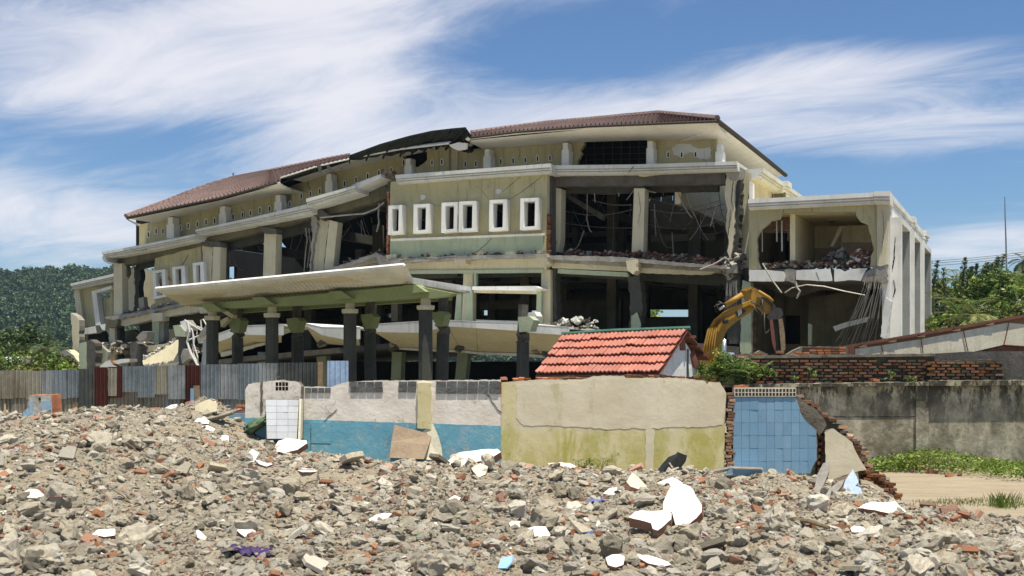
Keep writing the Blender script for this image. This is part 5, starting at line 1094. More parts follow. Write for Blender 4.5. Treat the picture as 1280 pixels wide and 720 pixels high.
for j in range(9):
    for i in range(6):
        x = 1083+i*9.5+(4 if j % 2 else 0); y = 590+j*4.3
        if y < np.interp(x, [1083, 1098, 1109, 1126, 1140], [590, 594, 604, 622, 634]): continue
        o = shared('brick', BRK[(i+j) % 4], BRW, wp(x, y+2, .22+rr.uniform(-.05, .03)), (0, 0, rr.uniform(-.1, .1)), (.125, .1, .05)); for_m(o, M['brick_old'])
wplate('mortar_coat', [(995.6, 494.6), (1003, 499), (1010, 506), (1018.5, 510), (1031, 524.6), (1033, 532), (1029, 539), (1024, 545), (1018, 538), (1008, 527), (1000, 512)], .2, .09, M['mortar'], BRW, rag=.8)
wplate('cream_plaster', [(1031, 541), (1036, 538), (1042.5, 536), (1055, 545), (1065.4, 553), (1068, 561), (1071.7, 568), (1078, 579), (1083, 587), (1070, 590), (1050, 596), (1036, 601), (1033, 590), (1032, 574)], .14, .15, M['cream_render'], BRW, rag=.5, side=M['mortar'])
wplate('cream_plaster', [(1034, 600), (1050, 596), (1072, 590), (1074, 600), (1060, 625), (1034, 625)], .17, .12, M['cream_render'], BRW, rag=.5)
wplate('cream_plaster', [(1076, 599), (1090, 603), (1105, 611.7), (1103, 626), (1085, 622), (1078, 612)], .10, .1, M['cream_render'], BRW, rag=.5)
# ---- small painted wall fragment at far left
SF = thing('painted_wall_fragment', 'small broken wall corner with faded blue and white paint on the left heap', 'wall fragment', T(52, 532, 23))
def sp(poly, off, th, mat, name, side=None, rag=.4): return prism([T(x, y, 23+off) for x, y in jag(poly, rag, 4, int(poly[0][0]))], V(0, th, 0), (), 0, 0 if side is None else 1).obj(name, mat if side is None else [mat, side], SF)
bf = pm('faded_blue', (.28, .44, .56), (.45, .48, .47), ns=3, amt=.6, bump=.3); wf = pm('faded_white', (.50, .48, .42), (.33, .31, .26), ns=3, bump=.4, streak=.4); nb = pm('navy_paint', (.05, .10, .24), (.35, .38, .4), ns=7, bump=.3)
sp([(36, 494), (64, 493.5), (66, 532), (40, 535), (34, 530), (35, 515)], 0, .5, wf, 'wall', M['brick_red'])
sp([(28.5, 516), (36, 508), (36, 532), (30, 528)], -.02, .3, bf, 'blue_patch'); sp([(36.2, 501), (41, 501), (41, 520), (36.2, 524)], -.02, .019, bf, 'blue_patch'); sp([(52, 501), (63, 500.5), (63, 519), (52, 519)], -.02, .019, bf, 'blue_patch')
sp([(44, 520), (64, 519), (64, 533), (44, 533)], -.06, .058, nb, 'navy_patch'); sp([(66.5, 524), (79, 523), (80, 532), (67, 532)], -.1, .2, nb, 'navy_patch')
sp([(48, 497), (50.5, 496.5), (51, 500), (48.7, 500.5)], -.01, .009, M['slot_black'], 'hole', rag=.1)
piece_ = prism([T(x, y, 23.4) for x, y in jag([(71, 518), (78, 514.5), (88, 515), (100, 515), (112, 517), (98, 522), (80, 525), (73, 523)], .5, 4, 4)], V(0, .4, 0)).obj('earth_block', M['rubble_concrete']); setp(piece_, 'pale rounded lump of mortar right of the blue wall fragment', 'lump')
# ================================================================ MOULDY BOUNDARY WALL at right, brick courses behind
GWt = thing('mouldy_boundary_wall', 'long grey plastered wall streaked with black mould beside the dirt road', 'wall', V(14, 27.3, 0))
def gp(px, py, off=0.): return T(px, py, 27.3+off)
def gz(px): return 27.3
def gplate(name, poly, off, th, mat, par, rag=0, seg=6, seed=0, side=None):
    if rag: poly = jag(poly, rag, seg, seed)
    return prism([gp(x, y, off) for x, y in poly], V(0, th, 0), (), 0, 0 if side is None else 1).obj(name, mat if side is None else [mat, side], par)
gplate('wall', [(920, 484), (1145, 482.5), (1145, 600), (920, 600)], 0, .25, M['mouldy_wall'], GWt)
gplate('wall', [(1161, 482), (1640, 478), (1640, 600), (1161, 600)], .0, .25, M['mouldy_wall'], GWt)
gplate('pier', [(1145.2, 482), (1160.8, 482), (1160.8, 600), (1145.2, 600)], -.07, .34, M['mouldy_wall'], GWt)
gplate('coping', jag([(918, 480.5), (1040, 479), (1162, 477.5)], .5, 6, 2, False)+[(1162, 482), (918, 484.5)], -.14, .45, M['mouldy_wall'], GWt)
gplate('coping', jag([(1162.3, 476), (1250, 475.5), (1640, 473)], .4, 6, 3, False)+[(1640, 478.5), (1162.3, 482.5)], -.17, .5, M['mouldy_wall'], GWt)
gplate('plaster_joint', [(1010, 521), (1145, 520.5), (1145, 521.3), (1010, 521.8)], -.012, .011, M['slot_black'], GWt, rag=.3)
OB = thing('old_brick_wall', 'low mossy red brick wall rising just behind the grey wall coping', 'wall', V(13, 28.2, 1.5))
gplate('wall', jag([(905, 449), (940, 446), (990, 447), (1060, 444.5), (1169, 443.5)], .6, 6, 5, False)+[(1169, 482), (905, 484)], .62, .25, M['old_mortar'], OB)
gplate('wall', jag([(1169.3, 451), (1200, 450.5), (1230, 449.5), (1253, 450), (1256, 458), (1258, 477)], .5, 5, 6, False)+[(1169.3, 480)], .5, .3, M['old_mortar'], OB)
gplate('coping', jag([(940, 444.5), (1060, 443), (1169, 442)], .5, 5, 7, False)+[(1169, 445.3), (1060, 446.5), (940, 448)], .57, .36, M['mortar'], OB)
gplate('wall', [(1169.3, 442), (1210, 439.5), (1640, 436), (1640, 476), (1169.3, 478)], 1.2, .25, M['dark_concrete'], OB)
rr = random.Random(21)
for j in range(8):
    for i in range(26):
        x = 944+i*12.2+(6 if j % 2 else 0); y = 451+j*3.75
        if x > 1160: off, yy = .48, y+2
        else: off, yy = .60, y
        if x > 1250 or yy > 478 or rr.random() < .10: continue
        o = shared('brick', BRK[rr.randrange(4)], OB, gp(x, yy+1.8, off+rr.uniform(-.015, .01)), (0, rr.uniform(-.02, .02), rr.uniform(-.05, .05)), (rr.uniform(.17, .207), .06, rr.uniform(.042, .053))); for_m(o, M[rr.choice(['brick_old', 'brick_old', 'brick_old', 'old_mortar'])])
def brickstub(name, label, poly, off, rows, seed):
    t = thing(name, label, 'brick wall', gp(sum(p[0] for p in poly)/len(poly), max(p[1] for p in poly), off))
    gplate('wall', poly, off, .25, M['mortar'], t, rag=.6, seg=4, seed=seed); r = random.Random(seed); x0 = min(p[0] for p in poly); x1 = max(p[0] for p in poly); y0 = min(p[1] for p in poly)
    yt = lambda x: min(np.interp(x, [p[0] for p in poly[:len(poly)//2+1]], [p[1] for p in poly[:len(poly)//2+1]]), 480)
    for j in range(rows):
        x = x0+r.uniform(0, 5)
        while x < x1-6:
            y = y0+1+j*3
            if y > yt(x)+.3: o = shared('brick', BRK[r.randrange(4)], t, gp(x+4, y+2.4, off-.02), (0, 0, 0), (.16, .06, .045)); for_m(o, M['brick_red' if r.random() < .5 else 'brick_old'])
            x += 9
brickstub('brick_wall_remnant', 'low broken brick remnant with a sloped left end before the wing', [(984, 443), (992, 438), (1002, 433.5), (1060, 433), (1060, 444), (984, 444)], 2.2, 4, 41)
brickstub('brick_wall_remnant', 'short stepped brick remnant above the fern beside the excavator', [(906, 447), (916, 443), (945, 441), (950, 438), (958, 442), (958, 448), (906, 449)], 1.4, 3, 42)
for i, (x, y) in enumerate(((1094, 476), (925, 447), (975, 441))):
    o = shared('brick_fragment', BRK[i], None, gp(x, y+1, -.02 if i == 0 else .7), (0, .1, .3), (.16, .1, .06)); for_m(o, M['brick_red'])
    setp(o, ['orange brick bit lying on the grey wall coping', 'brick bit lying on top of the old wall near the fern', 'brick bit lying on the old wall left of the remnant'][i], 'brick')
# ================================================================ RED TILED SHED
SH = thing('red_roofed_shed', 'small shed with a bright red tiled roof behind the yellow wall', 'shed', T(760, 560, 26))
rl, rr_ = T(705, 417.5, 27.6), T(860, 411, 26.6); el, er = T(669.5, 468, 26.2), T(825, 465.5, 25.2)
cols, rows_ = 15, 5
tv = []; tn = 9
def tilemesh(i, j):
    s0, s1 = i/cols, (i+1)/cols; t0, t1 = j/rows_, (j+1)/rows_+.02
    def P(s, t): return el.lerp(er, s).lerp(rl.lerp(rr_, s), t)
    nrm = (er-el).cross(rl-el).normalized();
    if nrm.z < 0: nrm = -nrm
    v = []; ph = random.Random(i*9+j); dz = ph.uniform(-.006, .010); sl2 = ph.uniform(-.012, .012)*(3 if ph.random() < .12 else 1)
    for e, (t, lift) in enumerate(((t0+sl2, .062), (t0+sl2, .03), (t1, .0), (t1, -.016))):
        for k_ in range(tn): s = s0+(s1-s0)*k_/(tn-1); w = .015*math.cos(k_/(tn-1)*4*math.pi); v.append(P(s, t)+nrm*(lift+w+dz))
    # top sheet rows: 0 (front top) -> 2 (back top); bottom rows 1,3
    f = [(k_, k_+1, 2*tn+k_+1, 2*tn+k_) for k_ in range(tn-1)]+[(tn+k_, 3*tn+k_, 3*tn+k_+1, tn+k_+1) for k_ in range(tn-1)]+[(tn+k_, tn+k_+1, k_+1, k_) for k_ in range(tn-1)]
    return v, f
for j in range(rows_):
    for i in range(cols): v, f = tilemesh(i, j); obj('roof_tile', v, f, M['red_tile'], SH)
be = T(887, 449, 28.0); bl2 = T(742, 446, 29)
loft('roof_deck', [[el+V(0, 0, -.03), er+V(0, 0, -.03)], [rl+V(0, 0, -.03), rr_+V(0, 0, -.03)], [bl2, be]], V(0, 0, -.03), M['rust_fascia'], SH, pt=lambda p: p)
mb = MB(); mb.tube([rl+V(-.05, 0, .0), rl.lerp(rr_, .4)+V(0, 0, .03), rr_+V(.05, 0, .02)], .05, 6); mb.obj('ridge_cap', M['green_cap'], SH)
ga, gb, gc_ = T(852, 420, 26.7), T(826, 466, 25.5), T(874, 457, 27.6)
prism([ga, gb, V(gb.x, gb.y, .1), V(gc_.x, gc_.y, .1), gc_], V(-.1, .03, 0)).obj('gable_wall', M['white_paint'], SH)
prism([V(*T(676, 466, 26.5)[:2], .1), V(gb.x-.1, gb.y, .1), V(gb.x-.1, gb.y, 2.1), V(*T(676, 466, 26.5)[:2], 2.15)], V(0, .1, 0)).obj('front_wall', M['cream_plaster'], SH)
prism([T(849, 423, 26.55), T(855, 422, 26.75), T(855.5, 438, 26.75), T(849, 438, 26.55)], V(.03, 0, 0)).obj('gable_vent', M['rust_fascia'], SH)
for a in (.15, .45, .75): p = rr_.lerp(be, a); mb = MB(); mb.box(p+V(-.3, 0, -.07), (.8, .08, .06)); mb.obj('rafter', M['rust_fascia'], SH)
mb = MB(); mb.box(ga.lerp(gb, .5).lerp(gc_, .5)+V(.05, 0, -.2), (.03, .03, .9)); mb.obj('gable_seam', M['slot_black'], SH)
prism([T(865, 437, 27.2), T(873, 456, 27.3), T(867, 460, 27.2), T(862, 445, 27.1)], V(.04, 0, 0)).obj('bargeboard', M['rust_fascia'], SH)
# ================================================================ EXCAVATOR
EX = thing('excavator', 'yellow excavator reaching its boom and hydraulic breaker into the building', 'excavator', T(820, 540, 36))
ED = -12.
def ep(px, py, o=0.): return T(px, py, 36+o)
def epl(name, poly, o, th, mat, rag=0): return prism([ep(x, y, o) for x, y in poly], V(.15, .98, 0)*th).obj(name, M[mat], EX)
epl('boom', [(862, 520), (868, 480), (876, 448), (880, 429), (884, 413), (892, 400), (905, 389), (925, 380), (940, 373), (948, 378), (946, 385), (932, 394), (918, 404), (909, 412), (905, 422), (903, 445), (900, 480), (892, 520)], 0, .5, 'excavator_yellow')
epl('boom_rib', [(885, 416), (893, 401), (906, 390), (926, 381), (940, 374.5), (940, 376.5), (927, 383), (907, 392.5), (895, 403), (888, 417)], -.03, .56, 'excavator_yellow')
epl('stick', [(925.5, 364.5), (931, 360.5), (940, 358.6), (947, 361.5), (957, 370), (964, 376), (969, 384), (970, 390), (965, 393.5), (954, 391), (947, 384), (936, 381.5), (931, 373)], -.12, .36, 'excavator_yellow')
epl('stick_top_plate', [(926, 363.5), (931, 359.8), (941, 358), (939, 361.5), (934, 364)], -.2, .5, 'excavator_yellow')
def etube(name, pts, rad, mat, n=8, o=0): mb = MB(); mb.tube([ep(*p) if len(p) == 3 else ep(p[0], p[1], o) for p in pts], rad, n); return mb.obj(name, M[mat], EX, smooth=True)
etube('hydraulic_cylinder', [(907, 381.5), (928, 368.3)], .085, 'excavator_yellow', o=-.2); etube('cylinder_rod', [(899, 387), (908, 381)], .045, 'steel_rod', o=-.2)
etube('hydraulic_cylinder', [(904.5, 470), (905.5, 424)], .07, 'steel_rod', o=-.25); etube('pin', [(906.8, 401.5), (906.8, 401.6)], .09, 'steel_dark', o=-.3)
mb = MB(); mb.box(ep(906.8, 402, -.2), (.16, .14, .12)); mb.obj('pin_block', M['steel_dark'], EX)
for i in range(5):
    etube('hydraulic_pipe', [(878.5+i*3.2, 450), (881+i*3., 430), (885+i*2.6, 412-i*.3), (893+i*2, 400-i*.8), (905, 391.5+i*1.2), (925, 381+i*1.1), (938, 376+i)], .025, 'excavator_yellow', 5, o=-.12)
for pts in ([(938, 376), (944, 380), (949, 383.5), (951, 380), (951, 369)], [(941, 382), (946, 389), (952, 395), (953, 385), (953, 374)], [(955.5, 392), (955.5, 410), (957, 417), (961, 414), (964, 404)], [(899, 388), (895, 380), (899, 377), (906, 381)], [(896, 391), (893, 383), (902, 379), (908, 383)]): etube('hydraulic_hose', pts, .022, 'steel_dark', 5, o=-.22)
epl('boom_emblem', [(917.5, 388.5), (926, 384.5), (933, 388.5), (923, 397.5)], -.012, .011, 'steel_dark'); epl('boom_emblem_panel', [(921.5, 387.5), (927, 385), (927.5, 391.5), (923.2, 396)], -.024, .011, 'grey_white_trim')
epl('linkage', [(952, 371), (960, 373), (967, 379), (972, 387), (971, 394), (967, 390), (963, 381)], -.2, .1, 'steel_dark'); etube('hydraulic_cylinder', [(948, 364), (961, 372), (966, 377)], .05, 'excavator_yellow', o=-.2)
epl('breaker_bracket', [(959, 395), (964, 390), (972, 384), (977, 386), (979, 393), (975, 399), (962, 399)], -.22, .5, 'steel_dark')
epl('breaker_plate', [(962, 400), (966, 399.5), (968, 415), (970, 432), (969, 441), (965, 428)], -.25, .08, 'rust_fascia'); epl('breaker_plate', [(973, 399), (978, 398), (981, 416), (982, 436), (977, 443), (975, 420)], -.25, .08, 'wood')
epl('breaker_body', [(966, 400), (973.5, 400), (976, 441), (970, 441)], -.1, .3, 'steel_dark'); etube('breaker_chisel', [(972, 441), (973.5, 455)], .06, 'steel_dark', o=.05)
mb = MB(); c = ep(815, 470, 0); mb.box(V(c.x, c.y, 1.55), (2.6, 2.2, .9)); mb.obj('engine_house', M['excavator_yellow'], EX)
mb = MB(); mb.box(V(c.x-.6, c.y-.4, 2.55), (.9, 1.0, 1.1)); mb.obj('cab', M['steel_dark'], EX)
for o in (-1, 1):
    mb = MB(); prism([V(c.x+x, c.y+o-.25, z) for x, z in ((-1.6, .1), (-1.9, .45), (-1.6, .8), (1.6, .8), (1.9, .45), (1.6, .1))], V(0, .5, 0), mb=mb); mb.obj('track', M['steel_dark'], EX)
# ================================================================ RIGHT HOUSE
RH = thing('low_house', 'low house with a long sloping maroon roof edge and pale board panels, far right', 'house', T(1180, 520, 31.5))
def hp(px, py, o=0.): return T(px, py, 31.5+o)
def hpl(name, poly, o, th, mat, rag=0): return prism([hp(x, y, o) for x, y in poly], V(.2, 1, 0)*th).obj(name, M[mat], RH)
for i, q in enumerate([[(1069, 436), (1101.5, 431.8), (1104, 442.5), (1069, 443)], [(1102, 431.5), (1151, 424), (1153.5, 442), (1104.5, 442.5)], [(1151.7, 423.8), (1204, 414), (1210, 441), (1154.2, 442)], [(1204.7, 413.8), (1261, 403), (1254, 431), (1211, 441)], [(1262, 403.5), (1330, 411), (1330, 436), (1255.5, 431)]]): hpl('board_panel', q, 0, .04, 'board_white')
for a, b in (((1101.8, 431), (1104.3, 443)), ((1151.4, 423), (1154, 443)), ((1204.3, 413), (1210.6, 442)), ((1261.6, 402), (1254.8, 431)), ((1254.8, 431), (1330, 436.5))): mb = MB(); mb.tube([hp(*a, -.03), hp(*b, -.03)], .014, 4); mb.obj('batten', M['rust_fascia'], RH)
hpl('board_panel', [(1211, 443), (1254, 433), (1330, 438), (1330, 446), (1211, 446)], .05, .04, 'rust_fascia')
rl_ = [hp(1054, 433.2, -.035), hp(1160, 415.3, -.035), hp(1283, 393.6, -.035), hp(1420, 368, -.035)]
loft('roof_sheet', [rl_, [p+V(1.0, 6, -.25) for p in rl_]], V(0, 0, -.05), M['rust_fascia'], RH, pt=lambda p: p)
loft('bargeboard', [[p+V(0, -.02, .02) for p in rl_], [p+V(0, -.02, -.055) for p in rl_]], V(0, .03, 0), M['rust_fascia'], RH, pt=lambda p: p)
for x in (1078, 1115, 1151, 1195, 1237, 1300): y = float(np.interp(x, [1054, 1283, 1420], [433.2, 393.6, 368])); mb = MB(); mb.box(hp(x, y+3.6, -.01), (.2, .09, .06)); mb.obj('purlin', M['wood'], RH)
hpl('wall', [(1060, 443.2), (1330, 443.2), (1330, 530), (1060, 530)], .25, .15, 'dark_concrete')
hpl('post', [(1058, 433), (1068, 433), (1068, 446), (1058, 446)], -.1, .3, 'rust_fascia')
LBH = thing('pale_blue_house', 'pale blue wall with a dark window peeking at the right edge', 'house', T(1275, 520, 33)); prism([T(x, y, 30.0) for x, y in [(1256, 455.5), (1340, 453), (1340, 500), (1256, 500)]], V(0, .15, 0), [[T(x, y, 30.) for x, y in rect(1262, 460, 1273, 467)]]).obj('wall', M['tile_pale_blue'], LBH); prism([T(x, y, 30.3) for x, y in rect(1258, 456, 1280, 470)], V(0, .05, 0)).obj('window', M['wood'], LBH)
o = prism([T(x, y, 29.) for x, y in jag([(1257, 462), (1264, 461), (1275, 466), (1290, 471), (1290, 480), (1257, 480)], .5, 4, 1)], V(0, .3, 0)).obj('concrete_lump', M['concrete']); setp(o, 'pale broken concrete lump at the right end of the old brick wall', 'concrete lump')
# low sheds behind the left trees
LS = thing('white_roofed_shed', 'low shed with a bright white metal roof among the left trees', 'shed', T(20, 520, 55)); p = [T(-40, 452, 55), T(34, 445, 55), T(44, 452, 55), T(-40, 456, 52)]
loft('roof', [[T(-60, 448, 57), T(38, 445, 57)], [T(-60, 457, 52), T(20, 455, 52)]], V(0, 0, -.08), M['light_roof'], LS, pt=lambda p: p); prism([T(x, y, 55.5) for x, y in [(-60, 453), (38, 446.5), (48, 452), (48, 480), (-60, 480)]], V(0, .2, 0)).obj('wall', M['concrete'], LS)
# mast, wires
mb = MB(); mb.tube([T(1258.5, 345, 150), T(1257.5, 300, 150), T(1256.5, 270, 150), T(1256, 246, 150)], [.12, .1, .08, .05], 5); MS = mb.obj('radio_mast', M['mast_grey']); setp(MS, 'thin guyed radio mast far away over the right hand trees', 'mast')
for i, (ya, yb, off) in enumerate(((318, 309, 0), (321, 311, 0), (325, 313.5, 0))):
    mb = MB(); a = T(1000, ya+14, 62); b = T(1420, yb-15, 58); mb.tube(sag(a, b, .4, 10), .014, 4); setp(mb.obj('power_line', M['dark_wire']), ['topmost of the three power lines above the right trees', 'middle one of the three power lines above the right trees', 'lowest of the three power lines above the right trees'][i], 'power line', 'power lines above the right trees')
for i, (ya, yb) in enumerate(((372, 364), (389, 384))): mb = MB(); mb.tube(sag(T(1120, ya, 62), T(1400, yb-10, 58), .3, 10), .02, 4); setp(mb.obj('power_line', M['dark_wire']), ['dark cable crossing before the right trees', 'lower dark cable by the wing corner before the right trees'][i], 'power line')
# ================================================================ HILL and its forest
hx = np.concatenate([np.linspace(-1500, -700, 14), np.linspace(-680, 260, 95), np.linspace(300, 900, 8)]); hy = np.linspace(430, 1500, 60)
HXX, HYY = np.meshgrid(hx, hy)
def hillz(x, y):
    px = 640+x/900*FL                    # ridge height along x
    rz = np.interp(px, [-1500, -400, 0, 50, 90, 140, 200, 300, 420, 600, 700, 1100], [56, 52, 56, 60, 61, 65, 64, 55, 42, 21, 4, -6])
    s = sstep(430, 900, y); bk = 1-sstep(950, 1500, y)
    return rz*(s**.8)*(.55+.45*bk)+s*(5*fbm(x, y, .02, 21)+2*fbm(x, y, .06, 22))-1.5
hv = np.stack([HXX.ravel(), HYY.ravel(), hillz(HXX, HYY).ravel()], 1); n1, n2 = len(hx), len(hy)
ii, jj = np.meshgrid(np.arange(n1-1), np.arange(n2-1)); q0 = (jj*n1+ii).ravel()
mm('hill_green', (.03, .055, .018), (.05, .075, .025), ns=.05, bump=0)
setp(npmesh('hill', hv, np.stack([q0, q0+1, q0+n1+1, q0+n1], 1), M['hill_green']), kind='structure')
PROTO = {}
def protocol(name, meshes):
    c = bpy.data.collections.new(name)
    for i, me in enumerate(meshes): o = bpy.data.objects.new('%s_%02d' % (name, i), me); c.objects.link(o)
    return c
def scatter(name, pts, rot, scl, idx, coll, kind='stuff', label=None, cat=None):
    me = bpy.data.meshes.new(name); me.from_pydata([tuple(p) for p in pts], [], [])
    for an, dt, arr in (('rot_', 'FLOAT_VECTOR', rot), ('scl_', 'FLOAT_VECTOR', scl)):
        a = me.attributes.new(an, dt, 'POINT'); a.data.foreach_set('vector', np.asarray(arr, dtype=np.float32).ravel())
    a = me.attributes.new('idx_', 'INT', 'POINT'); a.data.foreach_set('value', np.asarray(idx, dtype=np.int32))
    o = bpy.data.objects.new(name, me); COL.objects.link(o); ORG[o.name] = V(0, 0, 0)
    ng = bpy.data.node_groups.new(name, 'GeometryNodeTree')
    ng.interface.new_socket('Geometry', in_out='INPUT', socket_type='NodeSocketGeometry'); ng.interface.new_socket('Geometry', in_out='OUTPUT', socket_type='NodeSocketGeometry')
    gi, go = ng.nodes.new('NodeGroupInput'), ng.nodes.new('NodeGroupOutput'); iop = ng.nodes.new('GeometryNodeInstanceOnPoints'); ci = ng.nodes.new('GeometryNodeCollectionInfo')
    ci.inputs[0].default_value = coll; ci.inputs[1].default_value = True; ci.inputs[2].default_value = True
    def at(n, dt): a = ng.nodes.new('GeometryNodeInputNamedAttribute'); a.data_type = dt; a.inputs[0].default_value = n; return a.outputs[0]
    L = ng.links.new; L(gi.outputs[0], iop.inputs['Points']); L(ci.outputs[0], iop.inputs['Instance']); iop.inputs['Pick Instance'].default_value = True
    L(at('idx_', 'INT'), iop.inputs['Instance Index']); L(at('scl_', 'FLOAT_VECTOR'), iop.inputs['Scale'])
    e2r = ng.nodes.new('FunctionNodeEulerToRotation'); L(at('rot_', 'FLOAT_VECTOR'), e2r.inputs[0]); L(e2r.outputs[0], iop.inputs['Rotation'])
    L(iop.outputs[0], go.inputs[0]); md = o.modifiers.new('scatter', 'NODES'); md.node_group = ng
    return setp(o, label, cat, None, kind)
def leafquads(C, sz, seed, up=.3, asp=.5, droop=0):
    rs = np.random.RandomState(seed); n = len(C); d = rs.normal(size=(n, 3)); d[:, 2] = d[:, 2]*.6-droop; d /= np.linalg.norm(d, axis=1)[:, None]
    e = np.cross(d, rs.normal(size=(n, 3))+np.array([0, 0, up])); e /= np.linalg.norm(e, axis=1)[:, None]; s = sz*rs.uniform(.6, 1.35, (n, 1))
    v = np.stack([C-d*s, C-e*s*asp, C+d*s, C+e*s*asp], 1).reshape(-1, 3); return v, np.arange(n*4).reshape(n, 4)
def clumps(center, rad, nc, per, seed, spread=.30, shell=.55):
    rs = np.random.RandomState(seed); d = rs.normal(size=(nc, 3)); d /= np.linalg.norm(d, axis=1)[:, None]; r = (shell+(1-shell)*rs.uniform(0, 1, (nc, 1))**.6)*rs.uniform(.82, 1.15, (nc, 1))
    cc = d*r*np.array(rad); q = rs.normal(size=(nc, per, 3)); q /= np.linalg.norm(q, axis=2)[:, :, None]; q *= rs.uniform(.3, 1, (nc, per, 1))
    s = spread*min(rad)*rs.uniform(.6, 1.5, (nc, 1, 1)); return (cc[:, None, :]+q*s*np.array([1, 1, .7])).reshape(-1, 3)+np.array(center)
# forest crowns
fm = []
for s in range(5):
    P = clumps((0, 0, .45), (1, 1, .75), 18, 22, 300+s, .38, .35); v, f = leafquads(P, .12, s, asp=.9)
    me = bpy.data.meshes.new('crown'); me.from_pydata(v.tolist(), [], f.tolist()); me.materials.append(M['leaf_forest']); fm.append(me)
rs = np.random.RandomState(3); nF = 9000
fx, fy = rs.uniform(-640, 150, nF), 430+rs.uniform(0, 1, nF)**.9*520; fz = hillz(fx, fy)
k_ = fz > 1; fx, fy, fz = fx[k_], fy[k_], fz[k_]; n_ = len(fx); s_ = rs.uniform(2.6, 5.2, n_)
scatter('forest', np.stack([fx, fy, fz], 1), np.stack([np.zeros(n_), np.zeros(n_), rs.uniform(0, 6.3, n_)], 1), np.stack([s_, s_, s_*rs.uniform(.9, 1.5, n_)], 1), rs.randint(0, 5, n_), protocol('crowns', fm))
# ================================================================ TREES
def tree(name, label, cat, base, h, rad, mats, n, leaf, seed, group=None, nb=5, cz=None, spread=.3, droop=0.):
    t = thing(name, label, cat, base, group); r = random.Random(seed); base = Vector(base); cz = cz or h-rad[2]*.8
    mb = MB(); top = base+V(r.uniform(-.3, .3), 0, cz); mb.tube([base, base.lerp(top, .5)+V(r.uniform(-.2, .2), 0, 0), top], [h*.03, h*.022, h*.012], 7); mb.obj('trunk', M['bark'], t)
    for k in range(nb):
        a = r.uniform(0, 6.3); p = base.lerp(top, r.uniform(.45, .9)); q = top+V(math.cos(a)*rad[0]*.7, math.sin(a)*rad[1]*.7, r.uniform(-.3, .5)*rad[2]); mb = MB(); mb.tube([p, (p+q)/2+V(0, 0, .2), q], [h*.012, h*.008, h*.004], 5); mb.obj('limb', M['bark'], t)
    for i, m_ in enumerate(mats):
        P = clumps(tuple(base+V(0, 0, cz)), rad, n//(40*len(mats)), 40, seed*7+i, spread, .35); v, f = leafquads(P, leaf, seed+i, droop=droop); npmesh('crown', v, f, M[m_], smooth=False, parent=t)
    return t
def gtree(px, py_top, t, w, hgt, *a, **k):
    p = T(px, 450, t); z = T(px, py_top, t).z; return V(p.x, p.y, 0), z
TT = [(1182, 352, 66, 3.6, ['leaf_mid', 'leaf_olive'], 'light green leafy tree right beside the white wing wall'), (1215, 358, 63, 4.0, ['leaf_dark', 'leaf_mid'], 'dark bushy tree second from the white wing wall'), (1243, 341, 60, 3.6, ['leaf_mid', 'leaf_bright'], 'tall fine leaved tree before the radio mast'),
      (1280, 342, 62, 3.2, ['leaf_olive', 'leaf_mid'], 'yellowish green tree at the right picture edge'), (1166, 385, 70, 3.2, ['leaf_dark'], 'dark low tree close behind the wing corner'), (1200, 385, 72, 4.0, ['leaf_dark', 'leaf_dark'], 'dark tree mass low between the wing and the palm'),
      (1262, 380, 72, 5.0, ['leaf_dark', 'leaf_dark'], 'dark tree behind the yellowish tree at right'), (1330, 350, 66, 4.5, ['leaf_mid', 'leaf_dark'], 'green tree just past the right picture edge')]
for i, (px, py, t, w, ms, lab) in enumerate(TT):
    b, z = gtree(px, py, t, 0, 0); tree('broadleaf_tree', lab, 'tree', b, z, (w/2*1.1, w/2*1.2, w/2*1.0), ms, 5200, .13, 60+i, 'trees beyond the right wing', cz=z-w/2*.85)
for i, (px, t, w, zt, ms, lab) in enumerate([(1165, 64, 3, 5.2, ['leaf_mid', 'leaf_olive'], 'low bush against the wing end'), (1195, 58, 3.4, 4.6, ['leaf_olive', 'leaf_bright'], 'light low bush under the palm fronds'), (1228, 57, 3.6, 5.0, ['leaf_dark', 'leaf_mid'], 'deep green low bush over the maroon roof'), (1262, 57, 3.6, 5.4, ['leaf_mid', 'leaf_olive'], 'bushy shrub over the roof near the right edge')]):
    p = T(px, 450, t); tree('bush', lab, 'bush', V(p.x, p.y, 0), zt, (w/2, w/2, 1.5), ms, 3600, .12, 90+i, 'bushes above the maroon roof', cz=zt-1.4)
for i, (px, t, w, zt, lab) in enumerate([(812, 84, 4.5, 6.3, 'tree seen through the left part of the gap under the gutted floor'), (850, 95, 4.0, 5.9, 'tree seen through the right part of the gap under the gutted floor'), (925, 84, 4.0, 6.6, 'tree seen through the narrow gap by the excavator arm'), (505, 92, 6, 5.6, 'tree glimpsed behind the entrance canopy through the building')]):
    p = T(px, 450, t); tree('broadleaf_tree', lab, 'tree', V(p.x, p.y, 0), zt, (w/2, w/2, 1.6), ['leaf_mid', 'leaf_bright'], 2400, .16, 160+i, 'trees behind the building', cz=zt-1.6)
